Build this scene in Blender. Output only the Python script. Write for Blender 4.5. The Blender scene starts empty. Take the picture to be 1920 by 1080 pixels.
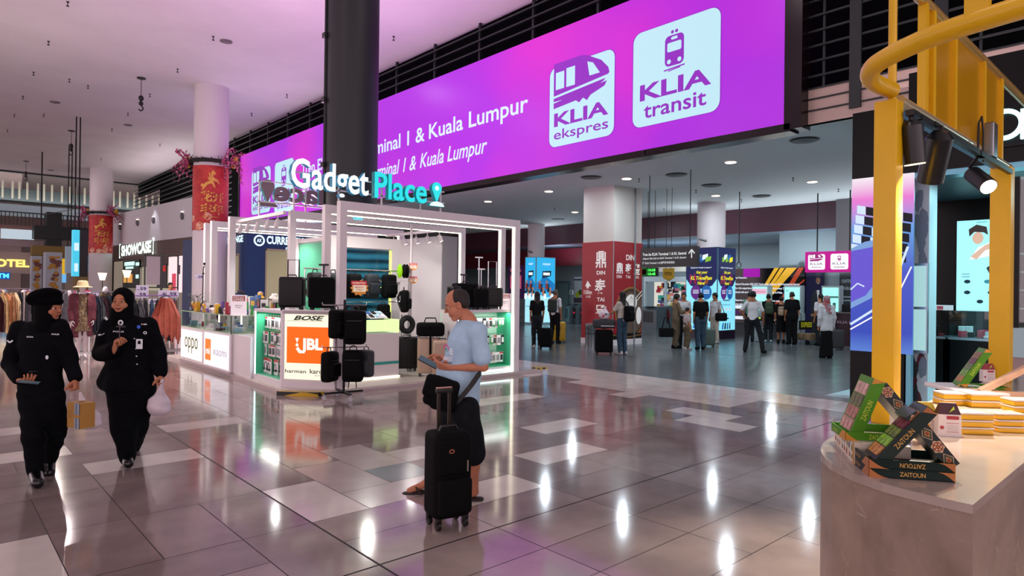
import bpy,bmesh,math,random
import numpy as np
from mathutils import Vector,Matrix
# ------------------------------------------------------------------ camera
FPX = 1211.0; CAMH = 1.68
A_B = math.radians(47.7)
FWD = Vector((math.cos(A_B),math.sin(A_B),0)); RGT = Vector((math.sin(A_B),-math.cos(A_B),0)); UPV = Vector((0,0,1))
_p = math.atan(3.6 / FPX); _r = math.radians(0.7)
F2 = FWD * math.cos(_p) + UPV * math.sin(_p)
U2 = UPV * math.cos(_p) - FWD * math.sin(_p)
CR = RGT * math.cos(_r) + U2 * math.sin(_r)
CU = U2 * math.cos(_r) - RGT * math.sin(_r)
scene = bpy.context.scene
cam_d = bpy.data.cameras.new('camera'); cam = bpy.data.objects.new('camera',cam_d)
scene.collection.objects.link(cam)
cam_d.sensor_width = 36.0; cam_d.lens = 36.0 * FPX / 1920.0; cam_d.clip_end = 300
cam.matrix_world = Matrix(((CR.x,CU.x,-F2.x,0),(CR.y,CU.y,-F2.y,0),(CR.z,CU.z,-F2.z,CAMH),(0,0,0,1)))
scene.camera = cam
# ------------------------------------------------------------------ view, world, lights
scene.view_settings.view_transform = 'Standard'; scene.view_settings.look = 'None'
scene.view_settings.gamma = 1.0; scene.view_settings.use_curve_mapping = False
scene.view_settings.exposure = 0.0
scene.cycles.max_bounces = 6; scene.cycles.diffuse_bounces = 3; scene.cycles.glossy_bounces = 3
scene.cycles.transparent_max_bounces = 12
world = bpy.data.worlds.new('world'); scene.world = world; world.use_nodes = True
world.node_tree.nodes['Background'].inputs[0].default_value = (0.92,0.71,0.77,1)
world.node_tree.nodes['Background'].inputs[1].default_value = 2.3
COL = scene.collection
def lamp(kind,name,loc,energy,color=(1,1,1),size=1.0,rot=None,target=None,spot=None,blend=0.6,sy=None):
 d = bpy.data.lights.new(name,kind); d.energy = energy; d.color = color
 if kind == 'AREA':
  d.size = size
  if sy: d.shape = 'RECTANGLE'; d.size_y = sy
  else: d.shape = 'DISK'
 else: d.shadow_soft_size = size
 if kind == 'SPOT': d.spot_size = math.radians(spot or 90); d.spot_blend = blend
 o = bpy.data.objects.new(name,d); COL.objects.link(o); o.location = loc
 if target is not None: o.rotation_euler = (Vector(target) - Vector(loc)).to_track_quat('-Z','Y').to_euler()
 elif rot: o.rotation_euler = rot
 return o
for loc,e in (((2.6,21.5,4.2),320),((.2,22,4.2),420),((3.6,16.5,4.0),160)): lamp('AREA','clothes_stall_lamp',loc,e,(1,.88,.78),.25)
# recessed lamps of the main hall ceiling (z = 10)
for x,y,e in ((2.5,3.0,300),(7.0,7.5,230),(0.5,9.5,330),(-4,6,320),(3,-3,220),(-3,16,420),(3,22,480),(9,22,150),(-5,30,500),(5,36,480),(-4,48,500),(6,52,420)):
 lamp('AREA','hall_downlight',(x,y,9.85),e * .17,(1.0,0.86,0.86),0.09)
# downlights of the ticket hall (z = 4.95)
for x,y in ((14.97,11.59),(15.16,14.92),(19.66,11.48),(19.9,18.05),(19.1,8.05),(14.85,8.27),(15,4.6),(19.2,4.6)):
 lamp('AREA','ticket_downlight',(x,y,4.88),60,(0.80,0.92,1.0),0.05)
for x,y in ((27,17),(27,13),(26.5,22)):
 lamp('AREA','ticket_downlight',(x,y,3.95),120,(0.8,0.93,1.0),0.3)
# added fill lamps, no fixtures, over stall, shops and light boxes brighten the ceilings
for loc,sx,sy,e,cl in (((7.3,15.2,3.25),2.6,2.4,430,(1,.58,.95)),((12.5,27,4.6),4,8,260,(.95,.82,1)),((12.5,46,5.2),3,14,420,(1,.88,.92)),((13,0,5.3),3,8,60,(1,.8,.85)),((5.0,66.5,8.6),20,2,900,(.95,.97,1)),((1.2,25,2.0),4,1.4,120,(1,.9,.85))):
 lamp('AREA','ceiling_fill',loc,e,cl,sx,rot=(math.pi,0,0),sy=sy)
for loc,sx,sy,e in (((16.4,13.2,4.2),1,1,0),((21.7,13.0,3.15),1.2,1.2,60),((24.0,23.2,3.0),1.2,1.2,50),((23.4,9.2,2.3),.6,5,70),((26,17,2.7),1,3,60),((22.4,5.5,2.5),.5,3,50)):
 if e: lamp('AREA','ticket_ceiling_fill',loc,e * 1.5,(.86,.95,1),sx,rot=(math.pi,0,0),sy=sy)  # added upward fill without fixtures, to brighten the ticket hall ceiling
def ray(x,y): return F2 + CR * ((x - 960) / FPX) - CU * ((y - 540) / FPX)
CP = Vector((0,0,CAMH))
def G(x,y,z=0.0):
 r = ray(x,y); return CP + r * ((z - CAMH) / r.z)
def AX(x,y,X):
 r = ray(x,y); return CP + r * (X / r.x)
def AY(x,y,Y):
 r = ray(x,y); return CP + r * (Y / r.y)
def AT(x,y,Z): return CP + ray(x,y) * Z
# ------------------------------------------------------------------ materials
def s2l(c):
 c = c / 255.0
 return c / 12.92 if c <= 0.04045 else ((c + 0.055) / 1.055) ** 2.4
def hx(h):
 h = h.lstrip('#'); return (s2l(int(h[0:2],16)),s2l(int(h[2:4],16)),s2l(int(h[4:6],16)),1.0)
_M = {}
def M(name,col='#888888',rough=0.5,metal=0.0,emit=0.0,noise=0.0,nscale=8.0,bump=0.0,trans=0.0,ecol=None,spec=0.5,alpha=1.0,col2=None,coat=0.0,bscale=None):
 if name in _M: return _M[name]
 m = bpy.data.materials.new(name); m.use_nodes = True; nt = m.node_tree; b = nt.nodes['Principled BSDF']
 c = hx(col); b.inputs['Base Color'].default_value = c; b.inputs['Roughness'].default_value = rough
 b.inputs['Metallic'].default_value = metal; b.inputs['Specular IOR Level'].default_value = spec
 b.inputs['Transmission Weight'].default_value = trans; b.inputs['Alpha'].default_value = alpha
 b.inputs['Coat Weight'].default_value = coat
 if emit: b.inputs['Emission Color'].default_value = hx(ecol or col); b.inputs['Emission Strength'].default_value = emit
 if noise or bump or col2:
  tc = nt.nodes.new('ShaderNodeTexCoord'); n = nt.nodes.new('ShaderNodeTexNoise')
  n.inputs['Scale'].default_value = nscale; n.inputs['Detail'].default_value = 5
  nt.links.new(tc.outputs['Object'],n.inputs['Vector'])
  if noise or col2:
   r = nt.nodes.new('ShaderNodeMix'); r.data_type = 'RGBA'
   d = hx(col2) if col2 else tuple(max(0,v * (1 - noise)) for v in c[:3]) + (1,)
   e = c if col2 else tuple(min(1,v * (1 + noise)) for v in c[:3]) + (1,)
   r.inputs[6].default_value = d; r.inputs[7].default_value = e
   cr = nt.nodes.new('ShaderNodeMapRange'); cr.inputs[1].default_value = 0.35; cr.inputs[2].default_value = 0.65
   nt.links.new(n.outputs['Fac'],cr.inputs[0]); nt.links.new(cr.outputs[0],r.inputs[0])
   nt.links.new(r.outputs[2],b.inputs['Base Color'])
   if emit: nt.links.new(r.outputs[2],b.inputs['Emission Color'])
  if bump:
   n2 = n
   if bscale:
    n2 = nt.nodes.new('ShaderNodeTexNoise'); n2.inputs['Scale'].default_value = bscale; n2.inputs['Detail'].default_value = 4
    nt.links.new(tc.outputs['Object'],n2.inputs['Vector'])
   bp = nt.nodes.new('ShaderNodeBump'); bp.inputs['Strength'].default_value = bump; bp.inputs['Distance'].default_value = 0.02
   nt.links.new(n2.outputs['Fac'],bp.inputs['Height']); nt.links.new(bp.outputs[0],b.inputs['Normal'])
 _M[name] = m; return m
def E(name,col,s=1.0,**k):
 c = hx(col); d = '#%02x%02x%02x' % tuple(int(int(col[i:i + 2],16) * .55) for i in (1,3,5))
 return M(name,d,rough=k.pop('rough',0.4),emit=s,ecol=col,spec=.25,**k)
def glass(name='clear_glass',col=(0.9,0.97,0.96),a=0.12):
 if name in _M: return _M[name]
 m = bpy.data.materials.new(name); m.use_nodes = True; nt = m.node_tree; nt.nodes.clear()
 o = nt.nodes.new('ShaderNodeOutputMaterial'); t = nt.nodes.new('ShaderNodeBsdfTransparent'); g = nt.nodes.new('ShaderNodeBsdfGlossy')
 mx = nt.nodes.new('ShaderNodeMixShader'); fr = nt.nodes.new('ShaderNodeFresnel'); fr.inputs[0].default_value = 1.45
 t.inputs[0].default_value = (*col,1); g.inputs['Roughness'].default_value = 0.02
 ad = nt.nodes.new('ShaderNodeMath'); ad.operation = 'ADD'; ad.inputs[1].default_value = a * 0.3
 nt.links.new(fr.outputs[0],ad.inputs[0]); nt.links.new(ad.outputs[0],mx.inputs[0])
 nt.links.new(t.outputs[0],mx.inputs[1]); nt.links.new(g.outputs[0],mx.inputs[2]); nt.links.new(mx.outputs[0],o.inputs[0])
 _M[name] = m; return m
# ------------------------------------------------------------------ mesh builder
class MB:
 def __init__(s): s.v = []; s.f = []; s.m = []; s.T = Matrix.Identity(4); s.sm = []
 def add(s,vs,fs,mi=0,smooth=False):
  b = len(s.v); T = s.T
  s.v += [tuple(T @ Vector(p)) for p in vs]
  s.f += [tuple(b + i for i in f) for f in fs]; s.m += [mi] * len(fs); s.sm += [smooth] * len(fs)
  return s
 def box(s,x0,x1,y0,y1,z0,z1,mi=0,bev=0.0):
  if x1 < x0: x0,x1 = x1,x0
  if y1 < y0: y0,y1 = y1,y0
  if z1 < z0: z0,z1 = z1,z0
  if bev <= 0:
   vs = [(x0,y0,z0),(x1,y0,z0),(x1,y1,z0),(x0,y1,z0),(x0,y0,z1),(x1,y0,z1),(x1,y1,z1),(x0,y1,z1)]
   return s.add(vs,[(0,3,2,1),(4,5,6,7),(0,1,5,4),(1,2,6,5),(2,3,7,6),(3,0,4,7)],mi)
  bev = min(bev,(x1 - x0) * .49,(y1 - y0) * .49,(z1 - z0) * .49)
  bm = bmesh.new(); bmesh.ops.create_cube(bm,size=1.0)
  for v in bm.verts: v.co = Vector(((x0 + x1) / 2 + v.co.x * (x1 - x0),(y0 + y1) / 2 + v.co.y * (y1 - y0),(z0 + z1) / 2 + v.co.z * (z1 - z0)))
  bmesh.ops.bevel(bm,geom=bm.edges[:],offset=bev,segments=3,profile=0.6,affect='EDGES')
  bm.verts.index_update()
  s.add([v.co[:] for v in bm.verts],[[v.index for v in f.verts] for f in bm.faces],mi,True); bm.free(); return s
 def frame(s,p0,p1,w,h,mi=0):
  """bar of section w (sideways) x h between two points"""
  p0 = Vector(p0); p1 = Vector(p1); d = (p1 - p0).normalized()
  u = d.cross(Vector((0,0,1)));
  if u.length < 1e-3: u = Vector((1,0,0))
  u.normalize(); v = u.cross(d).normalized()
  vs = [p + u * a * w / 2 + v * b * h / 2 for p in (p0,p1) for a,b in ((-1,-1),(1,-1),(1,1),(-1,1))]
  return s.add(vs,[(0,3,2,1),(4,5,6,7),(0,1,5,4),(1,2,6,5),(2,3,7,6),(3,0,4,7)],mi)
 def tube(s,pts,r,n=8,mi=0,cap=True,closed=False):
  pts = [Vector(p) for p in pts]; N = len(pts); rr = r if isinstance(r,(list,tuple)) else [r] * N
  vs = []; fs = []; prev = None
  for i,p in enumerate(pts):
   a = pts[i - 1] if i > 0 else (pts[-1] if closed else pts[0]); b = pts[i + 1] if i < N - 1 else (pts[0] if closed else pts[-1])
   d = (b - a).normalized() if (b - a).length > 1e-9 else Vector((0,0,1))
   if prev is None:
    u = d.orthogonal().normalized()
   else:
    u = prev - d * prev.dot(d); u = u.normalized() if u.length > 1e-6 else d.orthogonal().normalized()
   prev = u; w = d.cross(u)
   vs += [p + (u * math.cos(2 * math.pi * k / n) + w * math.sin(2 * math.pi * k / n)) * rr[i] for k in range(n)]
  for i in range(N if closed else N - 1):
   j = (i + 1) % N
   for k in range(n): fs.append((i * n + k,i * n + (k + 1) % n,j * n + (k + 1) % n,j * n + k))
  if cap and not closed: fs += [tuple(range(n - 1,-1,-1)),tuple((N - 1) * n + k for k in range(n))]
  return s.add(vs,fs,mi,True)
 def cyl(s,x,y,z0,z1,r,r2=None,n=20,mi=0):
  return s.tube([(x,y,z0),(x,y,z1)],[r,r if r2 is None else r2],n,mi)
 def lathe(s,prof,c=(0,0,0),n=20,mi=0,sx=1,sy=1):
  vs = []; fs = []; c = Vector(c)
  for r,z in prof: vs += [c + Vector((r * sx * math.cos(2 * math.pi * k / n),r * sy * math.sin(2 * math.pi * k / n),z)) for k in range(n)]
  for i in range(len(prof) - 1):
   for k in range(n): fs.append((i * n + k,i * n + (k + 1) % n,(i + 1) * n + (k + 1) % n,(i + 1) * n + k))
  fs += [tuple(range(n - 1,-1,-1)),tuple((len(prof) - 1) * n + k for k in range(n))]
  return s.add(vs,fs,mi,True)
 def ball(s,c,r,mi=0,n=10,sc=(1,1,1)):
  prof = [(max(1e-4,math.sin(math.pi * i / n)) * r,-math.cos(math.pi * i / n) * r * sc[2]) for i in range(n + 1)]
  return s.lathe(prof,c,n + 4,mi,sc[0],sc[1])
 def prism(s,poly,z0,z1,mi=0,axes=None,o=(0,0,0)):
  """poly in 2d; axes=(u,v,w): extruded along w from z0 to z1"""
  u,v,w = [Vector(a) for a in (axes or ((1,0,0),(0,1,0),(0,0,1)))]; o = Vector(o); n = len(poly)
  vs = [o + u * a + v * b + w * z for z in (z0,z1) for a,b in poly]
  fs = [tuple(range(n - 1,-1,-1)),tuple(range(n,2 * n))] + [(i,(i + 1) % n,n + (i + 1) % n,n + i) for i in range(n)]
  return s.add(vs,fs,mi)
 def quad(s,a,b,c,d,mi=0): return s.add([a,b,c,d],[(0,1,2,3)],mi)
 def poly(s,pts,mi=0): return s.add(pts,[tuple(range(len(pts)))],mi)
 def build(s,name,mats,parent=None,loc=None,rz=None,smooth=None):
  me = bpy.data.meshes.new(name); me.from_pydata(s.v,[],s.f)
  if not isinstance(mats,(list,tuple)): mats = [mats]
  for m in mats: me.materials.append(m)
  me.polygons.foreach_set('material_index',s.m)
  me.polygons.foreach_set('use_smooth',s.sm if smooth is None else [smooth] * len(s.f))
  me.update()
  if any(s.sm) and smooth is None:
   try: me.set_sharp_from_angle(angle=math.radians(40))
   except Exception: pass
  o = bpy.data.objects.new(name,me); COL.objects.link(o)
  if parent is not None: o.parent = parent
  if loc is not None: o.location = loc
  if rz is not None: o.rotation_euler = (0,0,rz)
  return o
def tag(o,label=None,cat=None,group=None,kind=None):
 if label: o['label'] = label
 if cat: o['category'] = cat
 if group: o['group'] = group
 if kind: o['kind'] = kind
 return o
def thing(name,label,cat,loc=(0,0,0),rz=0.0,group=None):
 o = bpy.data.objects.new(name,None); COL.objects.link(o); o.location = loc; o.rotation_euler = (0,0,rz)
 o.empty_display_size = 0.1
 return tag(o,label,cat,group)
def struct(name,mb,mats,parent=None):
 o = mb.build(name,mats,parent)
 if parent is None: o['kind'] = 'structure'
 return o
def dup(root,loc,rz=None,label=None,group=None,scale=None):
 def cp(o,par):
  c = o.copy(); COL.objects.link(c)
  if par is not None: c.parent = par
  for ch in o.children: cp(ch,c)
  return c
 r = cp(root,None); r.location = loc
 if rz is not None: r.rotation_euler = (0,0,rz)
 if label: r['label'] = label
 if group: r['group'] = group
 if scale: r.scale = (scale,) * 3 if not isinstance(scale,tuple) else scale
 return r
# ------------------------------------------------------------------ text
_TX = {}
def text_geo(t,off=0.0,shear=0.0,res=3):
 k = (t,off,shear,res)
 if k in _TX: return _TX[k]
 cu = bpy.data.curves.new('glyphs','FONT'); cu.body = t; cu.size = 1.0; cu.offset = off; cu.shear = shear; cu.resolution_u = res
 ob = bpy.data.objects.new('glyphs',cu); COL.objects.link(ob)
 dg = bpy.context.evaluated_depsgraph_get(); dg.update(); ev = ob.evaluated_get(dg); me = ev.to_mesh()
 vs = [(v.co.x,v.co.y) for v in me.vertices]; fs = [tuple(p.vertices) for p in me.polygons]
 ev.to_mesh_clear(); bpy.data.objects.remove(ob); bpy.data.curves.remove(cu)
 if not vs: vs = [(0,0),(0.1,0),(0.1,0.1)]; fs = [(0,1,2)]
 a = np.array(vs); mn = a.min(0); mx = a.max(0)
 _TX[k] = (vs,fs,mn,mx); return _TX[k]
def text(mb,t,o,u,v,h,w=None,mi=0,off=0.02,shear=0.0,depth=0.0,align='l',side=None,lift=0.0):
 """t written with its ink box's lower-left at o; u,v unit directions; h ink height; w ink width (None = natural)"""
 vs,fs,mn,mx = text_geo(t,off,shear); u = Vector(u).normalized(); v = Vector(v).normalized(); n = u.cross(v)
 sy = h / max(1e-6,mx[1] - mn[1]); sx = sy if w is None else w / max(1e-6,mx[0] - mn[0])
 W = (mx[0] - mn[0]) * sx; o = Vector(o) + n * lift
 if align == 'c': o = o - u * (W / 2)
 if align == 'r': o = o - u * W
 P = [o + u * ((x - mn[0]) * sx) + v * ((y - mn[1]) * sy) for x,y in vs]
 if depth <= 0: mb.add(P,fs,mi); return W
 N = len(P); mb.add([p + n * depth for p in P],fs,mi)
 mb.add(P,[tuple(reversed(f)) for f in fs],mi if side is None else side)
 cnt = {}
 for f in fs:
  for i in range(len(f)):
   a,b = f[i],f[(i + 1) % len(f)]; cnt[(a,b)] = cnt.get((a,b),0) + 1
 ed = [(a,b) for (a,b) in cnt if (b,a) not in cnt]
 mb.add(P + [p + n * depth for p in P],[(a,b,N + b,N + a) for a,b in ed],mi if side is None else side)
 return W
def rrect(cx,cy,w,h,r,n=5):
 out = []
 for qx,qy,a0 in ((1,1,0),(-1,1,90),(-1,-1,180),(1,-1,270)):
  for k in range(n + 1):
   a = math.radians(a0 + 90 * k / n); out.append((cx + qx * (w / 2 - r) + r * math.cos(a),cy + qy * (h / 2 - r) + r * math.sin(a)))
 return out
def circ(cx,cy,r,n=20,ry=None): return [(cx + r * math.cos(2 * math.pi * k / n),cy + (ry or r) * math.sin(2 * math.pi * k / n)) for k in range(n)]
class Plane2:
 """draws flat shapes on a plane at o with axes u, v; lift grows per layer"""
 def __init__(s,mb,o,u,v): s.mb = mb; s.o = Vector(o); s.u = Vector(u).normalized(); s.v = Vector(v).normalized(); s.n = s.u.cross(s.v)
 def P(s,x,y,l=0.0): return s.o + s.u * x + s.v * y + s.n * l
 def poly(s,pts,mi=0,l=0.001): s.mb.poly([s.P(x,y,l) for x,y in pts],mi); return s
 def rect(s,x0,x1,y0,y1,mi=0,l=0.001): return s.poly([(x0,y0),(x1,y0),(x1,y1),(x0,y1)],mi,l)
 def text(s,t,x,y,h,w=None,mi=0,l=0.002,**k): return text(s.mb,t,s.P(x,y,0),s.u,s.v,h,w,mi,lift=l,**k)
 def line(s,pts,w,mi=0,l=0.001):
  for (x0,y0),(x1,y1) in zip(pts,pts[1:]):
   dx,dy = x1 - x0,y1 - y0; L = math.hypot(dx,dy) or 1; nx,ny = -dy / L * w / 2,dx / L * w / 2
   s.poly([(x0 + nx,y0 + ny),(x0 - nx,y0 - ny),(x1 - nx,y1 - ny),(x1 + nx,y1 + ny)],mi,l)
  return s
rnd = random.Random(7)
WHITE = M('white_paint','#e8e4e6',0.45); BLACK = M('black_plastic','#0b0b0d',0.4); CHROME = M('chrome','#c8cacc',0.2,1.0)
DARKM = M('dark_metal','#17191c',0.45,0.6); STEEL = M('brushed_steel','#8b8f92',0.32,0.9)
# ================================================================== floor
SX,SY,OX,OY = 0.4755,0.468,2.06,3.43
FM = [M('grout','#241e22',0.7)]
for i,c in enumerate(('#8c7d79','#877976','#90817d','#837673','#948580')): FM.append(M('tile_taupe_%s' % 'abcde'[i],c,0.1,noise=0.14,nscale=2.2))
FM.append(M('tile_cream','#d6cec4',0.12,noise=0.07,nscale=3))       # 6
FM.append(M('tile_pale_pink','#ac9f9b',0.2,noise=0.08,nscale=3))    # 7
FM.append(M('tile_blue_grey','#5f6570',0.2,noise=0.12,nscale=3))    # 8
for i,c in enumerate(('#565c5f','#51585b','#5c6265')): FM.append(M('tile_slate_%s' % 'abc'[i],c,0.22,noise=0.12,nscale=1.5))  # 9,10,11
for m in FM[1:]:
 m.node_tree.nodes['Principled BSDF'].inputs['Specular IOR Level'].default_value = 0.55
fixed = {}
def fx(X0,X1,Y0,Y1,mi,lng=None):
 i0,i1,j0,j1 = [round(v) for v in ((X0 - OX) / SX,(X1 - OX) / SX,(Y0 - OY) / SY,(Y1 - OY) / SY)]
 fixed[(i0,j0)] = (i1 - i0,j1 - j0,mi)
fx(4.44,5.4,4.37,4.84,6); fx(5.4,6.34,5.3,5.77,6); fx(2.06,2.53,4.37,5.3,6); fx(2.53,3.01,4.84,5.77,7); fx(3.01,3.49,5.3,6.24,7)
fx(3.01,3.49,4.84,5.3,8); fx(3.49,3.97,5.3,5.77,7); fx(1.11,2.06,6.7,7.17,6); fx(0.16,1.11,7.64,8.1,6); fx(-0.3,0.63,4.37,5.3,6)
fx(2.53,3.49,4.37,4.84,7); fx(3.01,3.97,3.9,4.37,6); fx(7.77,8.24,4.37,5.3,6); fx(7.29,7.77,3.9,4.84,6); fx(6.34,7.29,7.17,7.64,6); fx(5.87,6.34,7.17,8.1,6)
fx(0.16,1.11,9.0,9.5,7); fx(-1.3,-0.3,8.6,9.0,6); fx(2.06,3.01,8.1,8.57,7); fx(-0.79,0.16,6.24,6.7,8)
occ = {}
for (i,j),(w,h,mi) in fixed.items():
 for a in range(w):
  for b in range(h): occ[(i + a,j + b)] = 1
def band(i,j):
 X = OX + (i + .5) * SX; Y = OY + (j + .5) * SY
 if X > 10.62 or X < 7.0: return False
 if Y < 2.5: return X > 9.9
 if Y < 4.84: return X > 9.6
 if Y < 6.24: return X > 8.7
 if Y < 6.7: return X > 8.2
 if Y < 8.1: return X > 8.7
 if Y < 9.0: return X > 9.3 or X < 0
 if Y < 11.2: return X > 8.8
 return X > 9.6
fl = MB(); fl.quad((-30,-20,-0.002),(30,-20,-0.002),(30,95,-0.002),(-30,95,-0.002),0)
G2 = 0.003
def tile(i,j,w,h,mi):
 x0,x1,y0,y1 = OX + i * SX + G2,OX + (i + w) * SX - G2,OY + j * SY + G2,OY + (j + h) * SY - G2
 if i == 0: x0 += .009
 if j == 0: y0 += .009
 fl.quad((x0,y0,0),(x1,y0,0),(x1,y1,0),(x0,y1,0),mi)
for (i,j),(w,h,mi) in fixed.items(): tile(i,j,w,h,mi)
rf = random.Random(11)
def kind_of(i,j):
 X = OX + (i + .5) * SX
 if X > 10.62: return 'h'
 return 'b' if band(i,j) else 'm'
for j in range(-14,46):
 i = -20
 while i < 46:
  if (i,j) in occ: i += 1; continue
  k = kind_of(i,j)
  o = rf.random()
  if o < 0.62: shp = (2,1)
  elif o < 0.85: shp = (1,2)
  else: shp = (2,2) if rf.random() < .5 else (1,1)
  for (w,h) in (shp,(2,1),(1,2),(1,1)):
   cells = [(i + a,j + b) for a in range(w) for b in range(h)]
   if i < 0 and i + w > 0: continue
   if j < 0 and j + h > 0: continue
   if all(c not in occ and kind_of(*c) == k for c in cells): break
  for c in cells: occ[c] = 1
  if k == 'b': mi = 6
  elif k == 'h': mi = rf.choice((9,9,10,11,11))
  else:
   q = rf.random(); mi = rf.choice((1,2,3,4,5)) if q < .985 else 7
  tile(i,j,w,h,mi); i += w
struct('floor',fl,FM)
far = MB()
far.quad((-30,OY + 46 * SY,-0.001),(30,OY + 46 * SY,-0.001),(30,95,-0.001),(-30,95,-0.001),0)
far.quad((OX + 46 * SX,-20,-0.001),(30,-20,-0.001),(30,OY + 46 * SY,-0.001),(OX + 46 * SX,OY + 46 * SY,-0.001),1)
struct('floor_far',far,[FM[1],FM[9]])
jt = MB()   # long dark movement joint across the ticket hall
jt.box(15.98,16.02,-10,22,0.0,0.002)
struct('trim_1',jt,M('joint_strip','#1a1c1e',0.5))
# ================================================================== main ceiling
HC = 10.0; XB = 12.62
PLASTER = M('ceiling_plaster','#e6dfe2',0.85,noise=0.03,nscale=0.6)
c = MB(); c.box(-26,XB + 0.9,-14,60,HC,HC + 0.2)
struct('ceiling',c,PLASTER)
c = MB(); c.box(-26,40,60,90,12.5,12.6); struct('ceiling_far',c,PLASTER)
c = MB()
c.box(-26,XB + 2,60,60.3,HC - 0.1,12.5)
struct('wall_clerestory',c,M('dark_louvre','#232a2c',0.6))
# ticket hall ceiling, fascia and deep parts
TC = 4.95
WCEIL = M('ticket_ceiling','#d4dade',0.7)
c = MB(); c.box(XB + 0.02,23.7,-12,40,TC,TC + 0.15); struct('ceiling_ticket_hall',c,WCEIL)
c = MB(); c.box(23.7,34,-12,40,4.0,4.1); struct('ceiling_gate_hall',c,M('gate_ceiling','#6e7f96',0.16,noise=0.3,nscale=.7))
c = MB(); c.box(23.6,23.75,-12,40,4.0,4.95)      # maroon bulkhead
struct('wall_bulkhead',c,M('maroon_panel','#4c2636',0.35))
c = MB(); c.box(25.5,25.6,20,40,3.0,3.95); struct('wall_red_band',c,M('red_band','#5a1020',0.4))
c = MB(); c.box(30.0,30.2,-12,40,0,4.0); struct('wall_far',c,M('pale_blue_wall','#93a4ac',0.6))
c = MB(); c.box(12.7,30,39.8,40,0,5.0); struct('wall_ticket_end',c,M('pale_blue_wall'))
c = MB(); c.box(24.6,24.75,-1,11.6,0,4.0)
struct('wall_counter_back',c,M('pale_blue_wall'))
c = MB(); c.box(23.3,24.6,-2,9.0,2.9,4.95); struct('wall_counter_bulkhead',c,M('grey_panel','#7d7a80',0.6))
# pinkish fascia strips to the side of the banner, with dark beams
c = MB(); c.box(XB,XB + 0.15,-12,5.9,TC,5.62,0)
for z in (5.2,5.42,5.62): c.box(XB - .03,XB,-12,5.9,z - .014,z + .014,1)
for y in (4.55,3.2,1.9,.6): c.box(XB - .05,XB,y - .1,y + .1,5.1,10.0,1)
struct('wall_fascia',c,[M('pink_fascia','#c8b0a6',0.55),M('dark_beam','#1c2426',0.5)])
c = MB(); c.box(XB + 1.9,XB + 2.0,-12,60,5.0,11); struct('wall_mezzanine_back',c,M('mezzanine_dark','#040607',0.9,spec=.05))
c = MB()
for k in range(15):
 z = 5.86 + k * .29
 c.tube([(XB,-12,z),(XB,5.85,z)],.022,6,0)
for y in np.arange(-11,5.7,0.62): c.box(XB + .03,XB + .07,y,y + .04,5.6,10,0)
rail = struct('wall_railing',c,M('rail_paint','#1c2628',0.5))
# dark louvre band above and beyond the banner
c = MB()
for k in range(3): c.tube([(XB + .05,6,9.12 + k * .3),(XB + .05,60,9.12 + k * .3)],.03,6,0)
for y in np.arange(6,50,2.4): c.box(XB + .1,XB + .18,y,y + .08,8.8,10,0)
for k in range(16): c.tube([(XB + .02,37.2,4.2 + k * .33),(XB + .02,60,4.2 + k * .33)],.035,6,0)
struct('wall_louvre',c,M('louvre_paint','#141b1c',0.45))
c = MB(); c.box(XB + .3,XB + .4,6,60,8.9,10.4)
struct('wall_louvre_back',c,M('mezzanine_dark'))
c = MB(); c.box(XB,XB + .3,36.4,60,0,4.2); struct('wall_side',c,WHITE)
# ================================================================== banner
def train_ekspres(p,x,y,s,mi,bg,l):
 body = [(0,0),(.60,.0),(.90,.10),(1.0,.20),(.98,.27),(.86,.40),(.62,.53),(.5,.56),(0,.56)]
 p.poly([(x + a * s,y + b * s * .95) for a,b in body],mi,l)
 p.poly([(x + a * s,y + b * s) for a,b in ((.04,.16),(.20,.16),(.20,.40),(.04,.40))],bg,l + .004)
 p.poly([(x + a * s,y + b * s) for a,b in ((.24,.16),(.40,.16),(.40,.42),(.24,.42))],bg,l + .004)
 p.poly([(x + a * s,y + b * s) for a,b in ((.66,.22),(.84,.22),(.72,.38),(.62,.42))],bg,l + .004)
 p.poly([(x + a * s,y + b * s) for a,b in ((0,.045),(.98,.13),(1.0,.17),(0,.075))],bg,l + .005)
 p.poly([(x + a * s,y + b * s) for a,b in ((0,-.10),(.42,-.06),(.48,-.1),(.55,-.05),(.62,-.1),(.68,-.04),(.92,.03),(.96,.09),(0,-.02))],mi,l + .001)
def train_transit(p,x,y,s,mi,bg,l):
 p.poly(rrect(x,y + s * .5,s * .62,s * .86,s * .14),mi,l)
 p.poly(rrect(x,y + s * .60,s * .46,s * .26,s * .05),bg,l + .004)
 p.poly(rrect(x,y + s * .84,s * .2,s * .08,s * .02),bg,l + .004)
 for q in (-.17,.17):
  p.poly(circ(x + q * s,y + s * .2,s * .065,14),bg,l + .004); p.poly(circ(x + q * s * .4,y + s * 1.02,s * .05,12),mi,l)
 p.line([(x - s * .34,y - s * .02),(x + s * .34,y + s * .02)],s * .04,mi,l)
 p.line([(x - s * .2,y - s * .06),(x + s * .2,y - s * .02)],s * .03,mi,l)
ZB0,ZB1 = 4.97,8.62
pE = M('banner_purple','#5c1478',0.3,emit=0.78,ecol='#b02ae8')
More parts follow.
